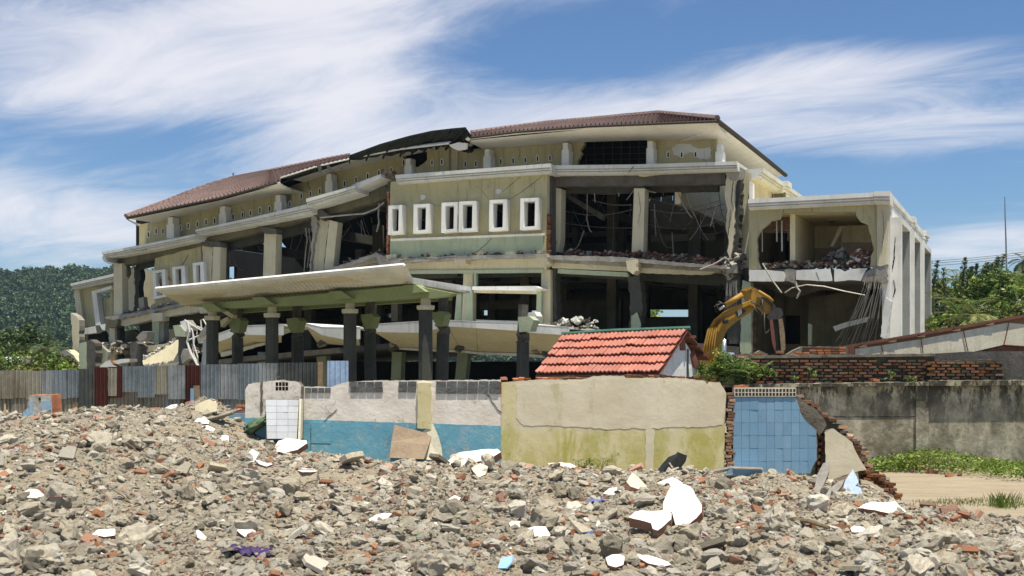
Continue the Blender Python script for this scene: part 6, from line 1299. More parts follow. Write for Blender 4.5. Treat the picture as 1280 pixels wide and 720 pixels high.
# upright feathery shoots
def shoot(label, px, y0, y1, t, lean, seed, name='feathery_shoot', parent=None):
    r = random.Random(seed); a = T(px, y0, t); b = T(px+lean, y1, t); L = (b-a).length; th = thing(name, label, 'shoot', V(a.x, a.y, 0), 'feathery shoots rising over the right trees')
    pts = [a.lerp(b, s)+V(.12*L*math.sin(s*1.6)*(1 if lean > 0 else -1)*.4, 0, 0) for s in [0, .25, .5, .75, 1]]; mb = MB(); mb.tube([V(a.x, a.y, 0)]+pts, [.06, .05, .04, .03, .02, .008], 5); mb.obj('stem', M['bark'], th)
    rs = np.random.RandomState(seed); n = 420; s = rs.uniform(0, 1, n); w = .19*(1-s)**.6+.05; ang = rs.uniform(0, 6.28, n); rr = w*rs.uniform(.1, 1, n)
    C = np.array([list(pts[0].lerp(pts[-1], x)) for x in s])+np.stack([np.cos(ang)*rr, np.sin(ang)*rr, rr*.9+np.sin(s*30)*.05], 1)
    v, f = leafquads(C, .065, seed, asp=.28, droop=-.9); npmesh('needles', v, f, M['leaf_dark' if seed % 2 else 'leaf_mid'], smooth=False, parent=th)
for i, (px, y0, y1, ln, lab) in enumerate([(1160, 352, 327, 1, 'dark upright shoot nearest the wing'), (1167, 352, 326, 4, 'leaning shoot second from the wing'), (1181, 362, 335, 0, 'lone straight shoot left of the pale gap'), (1203, 348, 322, 2, 'tallest straight shoot in the middle of the row'), (1209, 350, 335, 5, 'short shoot right of the tallest one'),
                                  (1217, 350, 330, 3, 'shoot at the left of the leaning cluster'), (1222, 348, 328, 12, 'long shoot leaning far right in the cluster'), (1225, 352, 334, 9, 'lower shoot leaning right in the cluster'), (1236, 342, 330, 3, 'short shoot before the mast tree'), (1244, 335, 322, 3, 'thin shoot rising left of the mast'), (1249, 334, 318, 6, 'shoot leaning right next to the mast')]):
    shoot(lab, px, y0+6, y1, 60, ln, 200+i)
# palms / banana
def frond(mb, base, az, el0, L, seed, w=.28, bend=1.4, nl=26):
    r = random.Random(seed); p = Vector(base); pts = [p.copy()]; el = el0
    for k in range(12): el -= bend/12; p = p+V(math.cos(az)*math.cos(el), math.sin(az)*math.cos(el), math.sin(el))*L/12; pts.append(p.copy())
    mb.tube(pts, [.03*L/3*(1-k/14)+.004 for k in range(13)], 4)
    for k in range(nl):
        s = .12+.88*k/nl; i = min(int(s*12), 11); q = pts[i].lerp(pts[i+1], s*12-i); t = (pts[i+1]-pts[i]).normalized(); sd = t.cross(V(0, 0, 1)).normalized(); l = w*L*math.sin(math.pi*min(1, s*.85+.12))*r.uniform(.8, 1.1)
        for g in (-1, 1): e = q+(sd*g*.8+t*.55+V(0, 0, -.25*r.uniform(.4, 1.5)))*l; c = (q+e)/2; n_ = t*.03*L/3; mb.add([q-n_, c-n_*1.3+V(0, 0, .02), e, c+n_*1.3], [(0, 1, 2, 3)])
def palm(label, base, ztop, L, nf, seed, mat='leaf_palm', els=(.2, 1.4), group=None, trunk=True, w=.28):
    t = thing('palm_tree', label, 'palm', base, group); base = Vector(base); top = V(base.x, base.y, ztop); r = random.Random(seed)
    mb = MB(); mb.tube([base, base.lerp(top, .5)+V(.1, 0, 0), top], [.16, .13, .12], 8); mb.obj('trunk', M['bark'], t)
    for k in range(nf): mb = MB(); frond(mb, top, 6.283*k/nf+r.uniform(-.3, .3), r.uniform(*els), L*r.uniform(.8, 1.15), seed+k, w); mb.obj('frond', M[mat], t)
    return t
p = T(1200, 450, 56); palm('green palm with arching fronds over the maroon roof', V(p.x, p.y, 0), T(1200, 398, 56).z, 2.4, 11, 5, 'leaf_mid')
p = T(1222, 450, 55); palm('yellowing palm with drooping fronds over the maroon roof', V(p.x, p.y, 0), T(1222, 396, 55).z, 1.8, 9, 15, 'leaf_olive')
p = T(1196, 450, 62); palm('pale tipped palm between the shoots', V(p.x, p.y, 0), T(1196, 352, 62).z, 1.5, 8, 25, 'leaf_olive')
p = T(1279, 450, 64); palm('dark fan headed palm at the right picture edge', V(p.x, p.y, 0), T(1279, 327, 64).z, 1.1, 14, 35, 'leaf_dark', (-.4, 1.5))
# left side
for i, (px, py, t, w, ms, lab, nm) in enumerate([(12, 414, 62, 4.2, ['leaf_dark', 'leaf_dark'], 'round dark tree at the far left edge', 't'), (-30, 410, 66, 5, ['leaf_dark', 'leaf_mid'], 'dark tree just past the left picture edge', 't'), (33, 412, 64, 2.6, ['leaf_dark'], 'smaller dark tree right of the round one', 't'),
                                           (6, 440, 45, 1.6, ['leaf_mid', 'leaf_bright'], 'bright green shrub at the far left above the fence', 'b'), (58, 443, 40, 1.7, ['leaf_mid', 'leaf_bright'], 'light green bush just right of the white shed roof', 'b'), (72, 446, 41, 1.5, ['leaf_olive', 'leaf_mid'], 'yellow green bush by the jagged grey block', 'b'), (40, 455, 39, 1.2, ['leaf_olive', 'leaf_olive'], 'low olive shrub along the fence top', 'b'), (20, 458, 38, 1.2, ['leaf_mid', 'leaf_olive'], 'low green shrub under the white shed roof', 'b')]):
    b, z = gtree(px, py, t, 0, 0)
    tree('broadleaf_tree' if nm == 't' else 'bush', lab, 'tree' if nm == 't' else 'bush', b, z, (w/2, w/2, w/2*.9), ms, 4200 if nm == 't' else 2600, .11 if nm == 't' else .075, 120+i, 'plants behind the left fence', cz=z-w/2*.8, spread=.34)
p = T(58, 450, 48); t_ = thing('palm_tree', 'palm with two dark upright fronds and low arching ones, left of the building', 'palm', V(p.x, p.y, 0)); top = T(59, 436, 48)
mb = MB(); mb.tube([V(p.x, p.y, 0), top], [.16, .13], 8); mb.obj('trunk', M['bark'], t_)
for k, (az, el, L, b_) in enumerate([(2.9, 1.75, 1.2, .25), (2.6, 1.55, 1.3, .2), (.1, 1.35, 1.2, .25), (3.1, .7, 1.4, 1.4), (3.3, .35, 1.6, 1.1), (.2, .5, 1.0, 1.2), (1.2, .8, 1.2, 1.2), (4.5, .6, 1.2, 1.4), (3.0, .1, 1.5, .9), (5.5, .5, 1.1, 1.4)]):
    mb = MB(); frond(mb, top, az, el, L, 70+k, .16 if k < 3 else .3, b_, 30); mb.obj('frond', M['leaf_palm' if k > 2 else 'leaf_dark'], t_)
# fern bush on the wall by the shed
FB = thing('fern_bush', 'feathery bright green fern bush growing over the wall beside the shed', 'bush', gp(905, 470, .3))
for i, (px, py, wx, wz, n, m_) in enumerate([(905, 463, .95, .32, 1500, 'leaf_mid'), (880, 468, .35, .22, 600, 'leaf_bright'), (935, 463, .55, .22, 900, 'leaf_bright'), (899, 447, .28, .34, 600, 'leaf_bright'), (955, 466, .3, .14, 400, 'leaf_mid'), (918, 472, .9, .2, 900, 'leaf_dark')]):
    c = gp(px, py, .1); P = clumps(tuple(c), (wx, .35, wz), n//25, 25, 400+i, .35, .2); v, f = leafquads(P, .045, i, asp=.3, droop=-.3); npmesh('foliage', v, f, M[m_], smooth=False, parent=FB)
r = random.Random(5)
for k in range(46):
    px = r.uniform(872, 955); b = gp(px, 474-r.uniform(0, 10), .0); mb = MB(); frond(mb, b, r.uniform(0, 6.3), r.uniform(.5, 1.5), r.uniform(.3, .75)*(1.3 if 890 < px < 912 else .8), k, .25, 1.0, 14); mb.obj('frond', M[r.choice(['leaf_bright', 'leaf_mid', 'leaf_bright'])], FB)
def plantlet(name, label, cat, base, n, h, leaf, mat, seed, asp=.5, group=None, w=.6):
    t = thing(name, label, cat, base, group); r = random.Random(seed); C = []; mb = MB()
    for k in range(n):
        a = r.uniform(0, 6.3); e = Vector(base)+V(math.cos(a)*h*w*r.uniform(.2, 1), math.sin(a)*h*w*r.uniform(.2, 1), h*r.uniform(.3, 1)); mb.tube([Vector(base), Vector(base).lerp(e, .5)+V(0, 0, .02), e], [.006, .005, .003], 3)
        for j in range(6): C.append(list(e+V(r.uniform(-1, 1), r.uniform(-1, 1), r.uniform(-.6, .6))*leaf*1.3))
    mb.obj('stem', M['leaf_olive'], t); v, f = leafquads(np.array(C), leaf, seed, asp=asp); npmesh('leaves', v, f, M[mat], smooth=False, parent=t); return t
for i, (px, py, h, lab) in enumerate([(1014, 474, .26, 'small bright plant sprouting from the wall coping'), (993, 478, .14, 'tiny tuft of leaves left of the bright sprout'), (1113, 476, .22, 'thin weed stalk on the coping of the grey wall'), (1143, 478, .14, 'low creeping plant on the coping near the pier'), (1134, 478, .1, 'small moss tuft on the coping near the pier')]):
    plantlet('wall_plant', lab, 'plant', gp(px, py, .05 if i else -.02), 7, h, .035, 'leaf_bright' if i == 0 else 'leaf_mid', 500+i)
o = plantlet('wall_plant', 'tiny green sprig on top of the white wall', 'plant', wp(347, 475, .1), 3, .06, .015, 'leaf_bright', 511)
plantlet('weed', 'thin spiky weed standing in front of the green mould on the yellow wall', 'plant', G(752, 588)+V(0, 0, 0), 26, .30, .035, 'leaf_olive', 512, .15, w=.9)
plantlet('weed', 'small flat weed at the foot of the yellow wall, left of the spiky one', 'plant', G(728, 588), 12, .18, .03, 'leaf_mid', 513, .3, w=1.2)
# weeds along the mouldy wall : uncountable
rs = np.random.RandomState(12); n = 2400; wx = rs.uniform(8.0, 20, n); den = .5+.5*np.sin(wx*2.1)*np.sin(wx*.9+1); k_ = rs.uniform(0, 1, n) < .35+.65*den; wx = wx[k_]; n = len(wx)
wy = 27.1-rs.uniform(0, 1, n)**1.3*(1.5+1.0*np.sin(wx*1.3)); hgt = .12+.3*np.exp(-((wx-9.4)/1.0)**2)+.14*rs.uniform(0, 1, n); C = []
for i in range(n):
    for j in range(9): C.append([wx[i]+rs.normal()*.09, wy[i]+rs.normal()*.09, H(wx[i], wy[i])+rs.uniform(.0, 1)**.7*hgt[i]])
v, f = leafquads(np.array(C), .038, 31, asp=.6); o = npmesh('ground_cover', v, f, M['leaf_bright'], smooth=False); setp(o, kind='stuff')
C = []; r = random.Random(9)
def grass(name, spots, n, h, mat, label=None, cat=None, kind=None):
    mb = MB(); r = random.Random(n)
    for (x, y, s) in spots:
        for k in range(n):
            b = V(x+r.gauss(0, s), y+r.gauss(0, s), 0); b.z = H(b.x, b.y)-.01; a = r.uniform(0, 6.3); hh = h*r.uniform(.5, 1.2); e = b+V(math.cos(a)*hh*.45, math.sin(a)*hh*.45, hh); w = V(-math.sin(a), math.cos(a), 0)*.006; m_ = b.lerp(e, .5)+V(0, 0, hh*.12)
            mb.add([b-w, b+w, m_+w*.8, e, m_-w*.8], [(0, 1, 2, 3, 4)])
    o = mb.obj(name, M[mat]); return setp(o, label, cat, None, kind)
g = G(1252, 634); grass('grass_tuft', [(g.x, g.y, .12)], 130, .26, 'leaf_bright', 'tuft of long grass at the near edge of the dirt road', 'grass')
sp_ = [(G(x, y).x, G(x, y).y, .16) for x, y in [(1160+i*9+r.uniform(-3, 3), 629+r.uniform(-4, 5)) for i in range(20)]]; grass('grass_strip', sp_, 60, .06, 'leaf_olive', kind='stuff')
# ================================================================ RUBBLE
def rockmesh(seed, kind):
    rs = random.Random(seed); bm = bmesh.new()
    if kind == 'brick':
        d = (1, rs.uniform(.45, .75), rs.uniform(.35, .5)); pts = [V(x*d[0]+rs.uniform(-.15, .1), y*d[1]+rs.uniform(-.08, .08), z*d[2]+rs.uniform(-.06, .06)) for x in (-1, 1) for y in (-1, 1) for z in (-1, 1)]+[V(1.15, rs.uniform(-.3, .3), rs.uniform(-.2, .2)), V(.6, rs.uniform(.3, .6)*d[1], d[2]*1.05)]
    elif kind == 'shard':
        n = rs.randint(5, 8); a0 = sorted(rs.uniform(0, 6.28) for _ in range(n)); pts = [V(math.cos(a)*q, math.sin(a)*q, z) for a in a0 for q in [rs.uniform(.65, 1.1)] for z in (-.1, .1)]
    else:
        fl = rs.uniform(.5, .9); pts = []
        for _ in range(20): v = V(rs.gauss(0, 1), rs.gauss(0, 1), rs.gauss(0, 1)).normalized(); pts.append(V(v.x, v.y*rs.uniform(.7, 1), v.z*fl)*rs.uniform(.85, 1.1))
        if rs.random() < .5:
            pts = [V(p.x, p.y, min(p.z, .42)) for p in pts]
    for p in pts: bm.verts.new(p)
    g_ = bmesh.ops.convex_hull(bm, input=bm.verts[:]); bmesh.ops.delete(bm, geom=[v for v in bm.verts if not v.link_faces], context='VERTS')
    if kind == 'rock2':
        bmesh.ops.subdivide_edges(bm, edges=bm.edges[:], cuts=2, use_grid_fill=True); bmesh.ops.triangulate(bm, faces=bm.faces[:])
        bmesh.ops.smooth_vert(bm, verts=bm.verts[:], factor=.35, use_axis_x=True, use_axis_y=True, use_axis_z=True)
        for v in bm.verts: q = v.co*1.6+Vector((seed*3.1, 0, 0)); v.co += v.co.normalized()*(.24*noise.noise(q)+.17*noise.noise(q*2.3)+.12*noise.noise(q*5))
    bmesh.ops.recalc_face_normals(bm, faces=bm.faces[:]); me = bpy.data.meshes.new('chunk'); bm.to_mesh(me); bm.free()
    me.materials.append(M[{'brick': 'rubble_brick', 'shard': 'rubble_white'}.get(kind, 'rubble_concrete')]); return me
small = [rockmesh(s, 'rock') for s in range(9)]+[rockmesh(20+s, 'brick') for s in range(2)]+[rockmesh(40, 'shard')]
big = [rockmesh(60+s, 'rock2') for s in range(12)]; bigb = [rockmesh(80+s, 'brick') for s in range(6)]; bigw = [rockmesh(90+s, 'shard') for s in range(6)]
rs = np.random.RandomState(5); n = 210000
y = 8.6*np.exp(rs.uniform(0, 1, n)**.9*math.log(24.5/8.6)); x = rs.uniform(-1, 1, n)*(2.5+y*.50); z = Hn(x, y)
bare = fbm(x, y, .9, 44, 3); keep = (z > .06) & ((x > -3.6) | (y < 24.5)) & ((y < 20.55) | (x < -4.6)) & (rs.uniform(0, 1, n) < np.clip(.90-.55*np.clip(bare, -.2, 1), .22, 1))
x, y, z = x[keep], y[keep], z[keep]; n = len(x)
s = .0080*(1-rs.uniform(0, 1, n))**(-.47); s = np.clip(s, .006, .06)*(.70+.030*y)
idx = rs.choice(12, n, p=[.1055]*9+[.0195, .0195, .0115]); br = fbm(x, y, .8, 71, 2); idx = np.where((br > .42) & (rs.uniform(0, 1, n) < .07), 9, idx)
scatter('small_rubble', np.stack([x, y, z+s*.18], 1), rs.uniform(-1, 1, (n, 3))*np.array([.8, .8, 3.14]), np.stack([s*rs.uniform(.8, 1.4, n), s, s*rs.uniform(.7, 1.1, n)], 1), idx, protocol('chunks', small))
rs = np.random.RandomState(15); n = 11000; y = 8.8*np.exp(rs.uniform(0, 1, n)**.8*math.log(22/8.8)); x = rs.uniform(-1, 1, n)*(2.5+y*.46); z = Hn(x, y)
cl_ = fbm(x, y, 1.9, 91, 3); keep = (z > .12) & ((y < 20.3) | (x < -4.6)) & (cl_ > rs.uniform(-.5, .6, n)); x, y, z = x[keep], y[keep], z[keep]; n = len(x)
s = np.clip(.033*(1-rs.uniform(0, 1, n))**(-.42), .03, .085)*(.8+.02*y); md_ = [rockmesh(130+q, 'rock2') for q in range(7)]+[rockmesh(140+q, 'brick') for q in range(2)]
scatter('medium_rubble', np.stack([x, y, z+s*.25], 1), rs.uniform(-1, 1, (n, 3))*np.array([.6, .6, 3.14]), np.stack([s*rs.uniform(.9, 1.4, n), s, s*rs.uniform(.7, 1.1, n)], 1), rs.choice(9, n, p=[.133]*7+[.0345]*2), protocol('medium', md_))
def put(me, name, label, cat, group, pt, s, rot, sink=.25, mat=None):
    o = shared(name, me, None, pt+V(0, 0, s[2]*(1-sink*2)*.6), rot, s)
    if mat: for_m(o, M[mat])
    return setp(o, label, cat, group)
r = random.Random(77)
def rsz(a, b, k=1.7): return a*(1-r.random()*(1-(a/b)**k))**(-1/k)
def scat_px(n, meshes, name, label, cat, group, a, b, k, flat=1., tilt=.5, szl=.1, xb=None):
    c = 0
    while c < n:
        px = r.uniform(-70, 1350) if not xb else r.choice(xb)+r.gauss(0, 60); py = 522+(735-522)*r.random()**.8
        if px > 1085 and py < 640+r.uniform(0, 14): continue
        if 380 < px <= 1085 and py < 574: continue
        if px > 640 and py < 592: continue
        if 250 < px < 380 and py < 548: continue
        g = G(px, py); s = rsz(a, b, k)*(.6+.4*py/720)/FL*g.y/2
        sz_ = 'Large' if s > szl else 'Small'
        wh = 'on the left heap by the fence' if g.y > 15.5 and g.x < -3.2 else 'at the foot of the white and blue wall' if g.y > 15.5 and g.x < 0 else 'at the foot of the yellow wall' if g.y > 15.5 and g.x < 3.7 else 'below the blue tiled wall' if g.y > 15.5 else 'in the left foreground' if g.x < -1.6 else 'in the centre foreground' if g.x < 1.8 else 'in the right foreground'
        lab_ = '%s %s %s' % (sz_.lower(), label, wh); grp_ = '%s %s %s' % (sz_.lower(), group, wh)
        put(meshes[r.randrange(len(meshes))], name, lab_, cat, grp_, g, (s*r.uniform(.9, 1.25), s*r.uniform(.85, 1.1), s*r.uniform(.85, 1.25)*flat), (r.uniform(-tilt, tilt), r.uniform(-tilt, tilt), r.uniform(0, 6.3)), .22); c += 1
scat_px(295, big, 'concrete_chunk', 'chunk of broken concrete', 'concrete chunk', 'concrete chunks', 17, 50, 1.8, szl=.085)
scat_px(170, bigb, 'brick_fragment', 'orange red fragment of broken brick', 'brick fragment', 'orange brick fragments', 6, 16, 2.2, 1, .6, szl=.05)
scat_px(95, bigw, 'plaster_shard', 'dirty white plaster shard half buried', 'plaster shard', 'dirty white plaster shards', 5, 13, 2.2, 1.3, .7, szl=.045)
for i, (x0, x1, y0, y1, lab) in enumerate([(25, 54, 626, 649, 'rounded dark grey boulder at the left edge of the foreground'), (52, 73, 626, 644, 'beige boulder touching the dark grey one at left'), (222, 244, 604, 629, 'pale boulder with a flat cut face, left of centre'), (25, 65, 682, 712, 'largest beige boulder in the bottom left corner'), (160, 184, 692, 712, 'angular grey block near the bottom left, right of the largest boulder'),
        (330, 358, 605, 627, 'brown grey boulder left of the flat topped block'), (347, 366, 623, 650, 'upright grey boulder below the brown grey one'), (421, 443, 631, 647, 'smooth rounded boulder left of the pair in the centre'), (439, 467, 625, 641, 'wide grey boulder of the centre pair'), (521, 557, 695, 722, 'big grey concrete block at the bottom centre'), (434, 461, 666, 686, 'squarish beige boulder below the white topped brick'),
        (470, 495, 669, 686, 'rough grey boulder right of the squarish beige one'), (636, 660, 624, 651, 'brown boulder at the centre below the yellow wall'), (747, 781, 664, 703, 'large pitted round boulder left of the white slabs'), (775, 795, 613, 632, 'smooth pale stone of the pair under the black sheet metal'), (792, 819, 616, 635, 'dark tilted stone of the pair under the black sheet metal'), (958, 992, 636, 669, 'big pale boulder at the left of the wooden stick'),
        (996, 1014, 619, 641, 'upright grey stone under the leaning plaster piece'), (1151, 1177, 690, 717, 'large pale rounded stone at the bottom right'), (540, 572, 640, 655, 'flat grey slab stone in the centre right of the white topped brick'), (300, 325, 600, 612, 'low grey stone under the grey tile'), (1190, 1215, 668, 682, 'low grey stone near the right edge'), (1262, 1290, 655, 680, 'grey stone cut by the right edge'), (-14, 8, 600, 640, 'large grey stone cut by the left edge'),
        (60, 84, 660, 676, 'beige stone above the largest boulder'), (600, 632, 672, 692, 'low beige stone at bottom centre right'), (850, 880, 682, 704, 'flat brown grey stone near the bottom right of centre'), (1068, 1100, 690, 712, 'wide beige stone at the bottom right'), (1040, 1062, 664, 682, 'rounded grey stone at lower right'), (690, 716, 668, 690, 'grey stone between the white shards and the round boulder')]):
    g = G((x0+x1)/2, y1-(y1-y0)*.15); w, h = (x1-x0)/FL*g.y/2, (y1-y0)/FL*g.y/2
    put(big[(i*5+1) % 12], 'boulder', lab, 'boulder', 'large boulders standing out in the rubble', g, (w*1.12, w*1.0, h*1.6), (r.uniform(-.2, .2), r.uniform(-.2, .2), r.uniform(-.5, .5)), .2)
r = random.Random(99)
def slabp(name, label, cat, poly, n, th, mat='slab_white', side='rubble_brick', lift=.03, rag=.4, seg=5, t=None, dirv=None):
    """flat broken piece: outline in its own inclined plane through the spot where its lowest corner rests"""
    n = Vector(n).normalized(); yb = max(poly, key=lambda p: p[1]); p0 = (G(*yb)+V(0, 0, lift)) if t is None else T(yb[0], yb[1], t)
    o = prism([Pl(x, y, p0, n) for x, y in jag(poly, rag, seg, len(label))], (Vector(dirv) if dirv else n*-1)*th, (), 0, 1).obj(name, [M[mat], M[side]]); return setp(o, label, cat)
slabp('plaster_slab', 'large white plaster slab by the tiled panel, brown broken edge', 'slab', [(341, 560), (348, 551), (358, 547.5), (383, 550.5), (384, 554), (372, 562), (356, 566), (342, 564)], (-.1, -.55, .83), .10, lift=.12)
slabp('plaster_slab', 'long white slab on brick in front of the wall joint', 'slab', [(558, 578), (566, 571), (575, 565.5), (600, 562), (622, 561), (626, 565), (612, 574), (596, 577), (580, 583), (562, 583)], (-.15, -.5, .86), .13, lift=.10)
slabp('plaster_slab', 'tall rounded white slab standing in the rubble, biggest of all', 'slab', [(840, 607), (847, 604.5), (854, 605), (862, 607.5), (866.5, 612), (870, 620), (877.4, 631), (877, 640), (870, 648), (861, 656), (850, 663), (845, 658), (840, 640), (829, 637.6), (829, 628), (832, 621), (836, 612)], (-.25, -.65, .72), .13, lift=.02)
slabp('plaster_slab', 'white fan shaped slab at the foot of the tall rounded one', 'slab', [(786, 646.7), (793, 640), (801.5, 637.6), (815, 639), (828.6, 638), (839.5, 641), (839, 649), (830, 657), (822, 663), (816, 661), (814, 654), (800, 650)], (-.1, -.42, .9), .12, lift=.12)
slabp('plaster_slab', 'small white slab with brick under it behind the tall rounded one', 'slab', [(821, 604), (832, 599), (841, 596.5), (848, 600), (854, 604), (845, 607), (836, 607.5)], (0, -.5, .86), .14, lift=.12)
slabp('tile_slab', 'pale blue tiled triangle leaning beside the cream plaster', 'tile slab', [(1066, 586.5), (1071, 596), (1080, 623), (1065, 623), (1052, 620), (1056, 602)], (.15, -.93, .3), .05, 'tile_pale_blue', 'rubble_brick', rag=.2)
slabp('plaster_slab', 'flat bright white slab below the pale blue triangle', 'slab', [(1073, 635), (1080, 630), (1090, 627), (1105, 628), (1119, 626.5), (1125, 633), (1134, 640), (1115, 642), (1090, 637)], (0, -.3, .95), .05, lift=.07)
slabp('plaster_slab', 'white topped brick block at the foot of the yellow wall', 'brick block', [(685, 579), (700, 577.8), (712, 579), (722.5, 584), (715, 587), (700, 586.5), (688, 585)], (0, -.35, .93), .17, lift=.16)
slabp('plaster_slab', 'white topped brown brick piece in the centre foreground', 'brick block', [(461, 649), (470, 643.5), (480, 641), (490, 642), (484, 648), (470, 652), (463, 654)], (.1, -.4, .9), .11, lift=.09)
slabp('plaster_slab', 'long white topped brick piece at the bottom right of centre', 'brick block', [(792, 694), (797, 692.5), (815, 695), (835, 702), (839, 706), (828, 708), (810, 704)], (-.05, -.4, .9), .12, lift=.10)
slabp('plaster_slab', 'upright white faced brick piece at the bottom centre right', 'brick block', [(757, 697), (765, 693), (775, 692.5), (781, 696), (779, 706), (770, 709), (760, 706)], (0, -.6, .8), .13, lift=.10)
slabp('plaster_slab', 'white plaster piece cut like a tooth, left of the round boulder', 'slab', [(650, 672), (655, 662), (668, 658), (682, 658), (688, 668), (684, 675), (672, 670), (660, 673)], (-.1, -.5, .86), .07, lift=.06)
slabp('plaster_slab', 'thin white strip above the tooth shaped piece', 'slab', [(636, 654), (640, 651), (655, 652), (668, 653), (662, 660), (640, 661)], (0, -.4, .9), .03, lift=.05)
slabp('plaster_slab', 'brick slab leaning with a cream face, in front of the yellow wall', 'slab', [(783, 602), (790, 591), (797, 595), (808, 607), (808, 610), (800, 612), (788, 608)], (.3, -.4, .85), .1, 'rubble_concrete', lift=.1)
slabp('plaster_slab', 'white and brick shard left of the leaning brick slab', 'slab', [(754, 617), (762, 610), (772, 609), (777, 612), (776, 617), (765, 618.5)], (0, -.4, .9), .04, lift=.05)
slabp('tile_slab', 'grey square tile lying tilted on the left heap', 'tile', [(303, 571), (316, 561), (324, 566), (318, 577), (313, 578)], (.1, -.6, .75), .03, 'white_paint', 'rubble_concrete', rag=.1, lift=.03)
slabp('wall_board', 'beige panel propped up on the crest of the heap', 'board', [(241, 512), (248, 504), (261.7, 498.7), (272, 505), (271, 514), (255, 517)], (.1, -.9, .4), .05, 'cardboard', 'rubble_concrete', rag=.2, lift=.02)
bpy.data.objects['wall_board'].data.materials[0] = M['cream_plaster']
WBd = prism([wp(493, 531, -.05), wp(540, 543, -.05), wp(536, 556, -.2), wp(530, 574, -.35), wp(487, 572, -.35), wp(489, 552, -.2)], V(0, .02, 0)).obj('cardboard_sheet', M['cardboard']); setp(WBd, 'brown sheet leaning against the blue band of the wall', 'board')
WB2 = prism([wp(528, 540, .02-.05), wp(541, 529.5, -.04), wp(548, 545, -.1), wp(552, 560, -.15), wp(553.5, 575, -.2), wp(532, 575, -.2)], V(0, .02, 0)).obj('white_board', M['board_white']); setp(WB2, 'white curved board standing behind the brown sheet', 'board')
slabp('plaster_slab', 'white slab at the top of the left heap near the stump', 'slab', [(205, 511), (214, 506), (222, 505), (220, 509), (208, 513)], (0, -.4, .9), .05, lift=.05)
slabp('plaster_slab', 'white flat piece in the upper part of the left heap', 'slab', [(242, 526), (247, 523), (255, 522), (262, 526), (261, 530), (250, 529)], (0, -.45, .88), .06, lift=.05)
slabp('plaster_slab', 'second white flat piece, lower right in the left heap', 'slab', [(252, 533), (260, 531.5), (269, 536), (267, 540), (256, 536)], (0, -.45, .88), .03, lift=.04)
slabp('plaster_slab', 'white plaster block standing amid bricks on the left heap', 'slab', [(275, 548), (278, 544), (286, 544.5), (286, 551), (282, 554)], (0, -.8, .6), .08, lift=.02)
slabp('plaster_slab', 'white shard shaped like an arrow on the left heap', 'slab', [(318, 574), (325, 576), (334, 579), (341, 580), (333, 583), (324, 580)], (0, -.4, .9), .03, lift=.05)
slabp('plaster_slab', 'small white square shard right of the grey block', 'slab', [(559, 625), (568, 619), (576, 622), (571, 630), (563, 631)], (0, -.5, .86), .03, lift=.05)
slabp('plaster_slab', 'pale yellow lump beneath the long white slab', 'slab', [(589, 585), (600, 579), (610, 583), (607, 593), (598, 597)], (.1, -.7, .7), .08, 'board_white', lift=.04)
slabp('plaster_slab', 'orange flat tile shard in the middle of the gravel', 'tile shard', [(473, 587), (483, 580), (492, 581), (489, 586), (477, 590)], (0, -.5, .85), .03, 'rubble_brick', lift=.03)
slabp('plaster_slab', 'white flat shard at left above the bottom boulders', 'slab', [(115, 668), (122, 662), (144, 661), (144, 669), (130, 671)], (0, -.4, .9), .03, lift=.05)
slabp('plaster_slab', 'white shard pointing up right near the purple cloth', 'slab', [(296, 663), (302, 656), (309, 658), (320, 664), (316, 668), (306, 671)], (0, -.4, .9), .03, lift=.05)
slabp('plaster_slab', 'white pointed shard left of the purple cloth', 'slab', [(245, 663), (248, 662), (260, 673), (254, 675), (247, 672)], (.1, -.4, .9), .02, lift=.05)
slabp('plaster_slab', 'white topped grey lump in the left foreground', 'slab', [(29, 616), (36, 611), (48, 612), (56, 619), (50, 623), (34, 622)], (0, -.4, .9), .09, 'rubble_white', 'rubble_concrete', lift=.08)
slabp('plaster_slab', 'flat topped pale grey block under the white slab', 'concrete block', [(371, 589), (376, 586), (392, 586.5), (397, 591), (395, 602), (380, 603.5), (372, 600)], (-.1, -.75, .6), .22, 'rubble_concrete', 'rubble_concrete', lift=.03)
slabp('plaster_slab', 'white cap of the flat topped grey block', 'slab', [(372, 588), (379, 585), (391, 586), (397, 589), (388, 590), (378, 590)], (0, -.2, .97), .015, lift=.17)
slabp('plaster_slab', 'small white stone standing below the pale blue triangle, left side', 'slab', [(1063, 660), (1068, 657), (1079, 658.5), (1083, 663), (1075, 666), (1065, 665)], (0, -.5, .85), .06, lift=.06)
slabp('plaster_slab', 'curved pale fragment leaning on brick left of the cream plaster', 'slab', [(1017, 615), (1022, 592), (1029, 579), (1036, 577), (1036, 590), (1030, 605), (1023, 618)], (-.3, -.8, .5), .06, 'concrete', rag=.3)
slabp('plaster_slab', 'grey green flat fragment leaning before the pale blue triangle', 'slab', [(1029, 622), (1040, 608), (1050, 601), (1056, 599), (1052, 608), (1042, 619), (1035, 623)], (-.3, -.7, .6), .05, 'concrete', rag=.3)
mb = MB(); a, b = G(994, 655), G(1036, 664); mb.tube([a+V(0, 0, .05), (a+b)/2+V(0, 0, .07), b+V(0, 0, .04)], [.028, .032, .022], 6); setp(mb.obj('wooden_stick', M['wood']), 'brown wooden stick lying right of the big pale boulder', 'stick')
for i, (x0, y0, x1, y1, lab) in enumerate([(247, 545, 259, 560, 'thin grey lath pointing down the left heap'), (291, 543, 302, 554, 'thin brown lath near the mossy beam'), (276, 552, 284, 564, 'short broken wooden lath low on the left heap'), (-2, 501, 7, 519, 'thin orange stick leaning at the left edge'), (233, 511, 236, 522, 'short upright stick on the heap')]):
    mb = MB(); a, b = G(x1, y1), G(x1, y1)+V((x0-x1)/FL*20, .25, (y1-y0)/FL*18*.9); mb.tube([a, b], .018, 5); setp(mb.obj('wooden_lath', M['wood']), lab, 'lath')
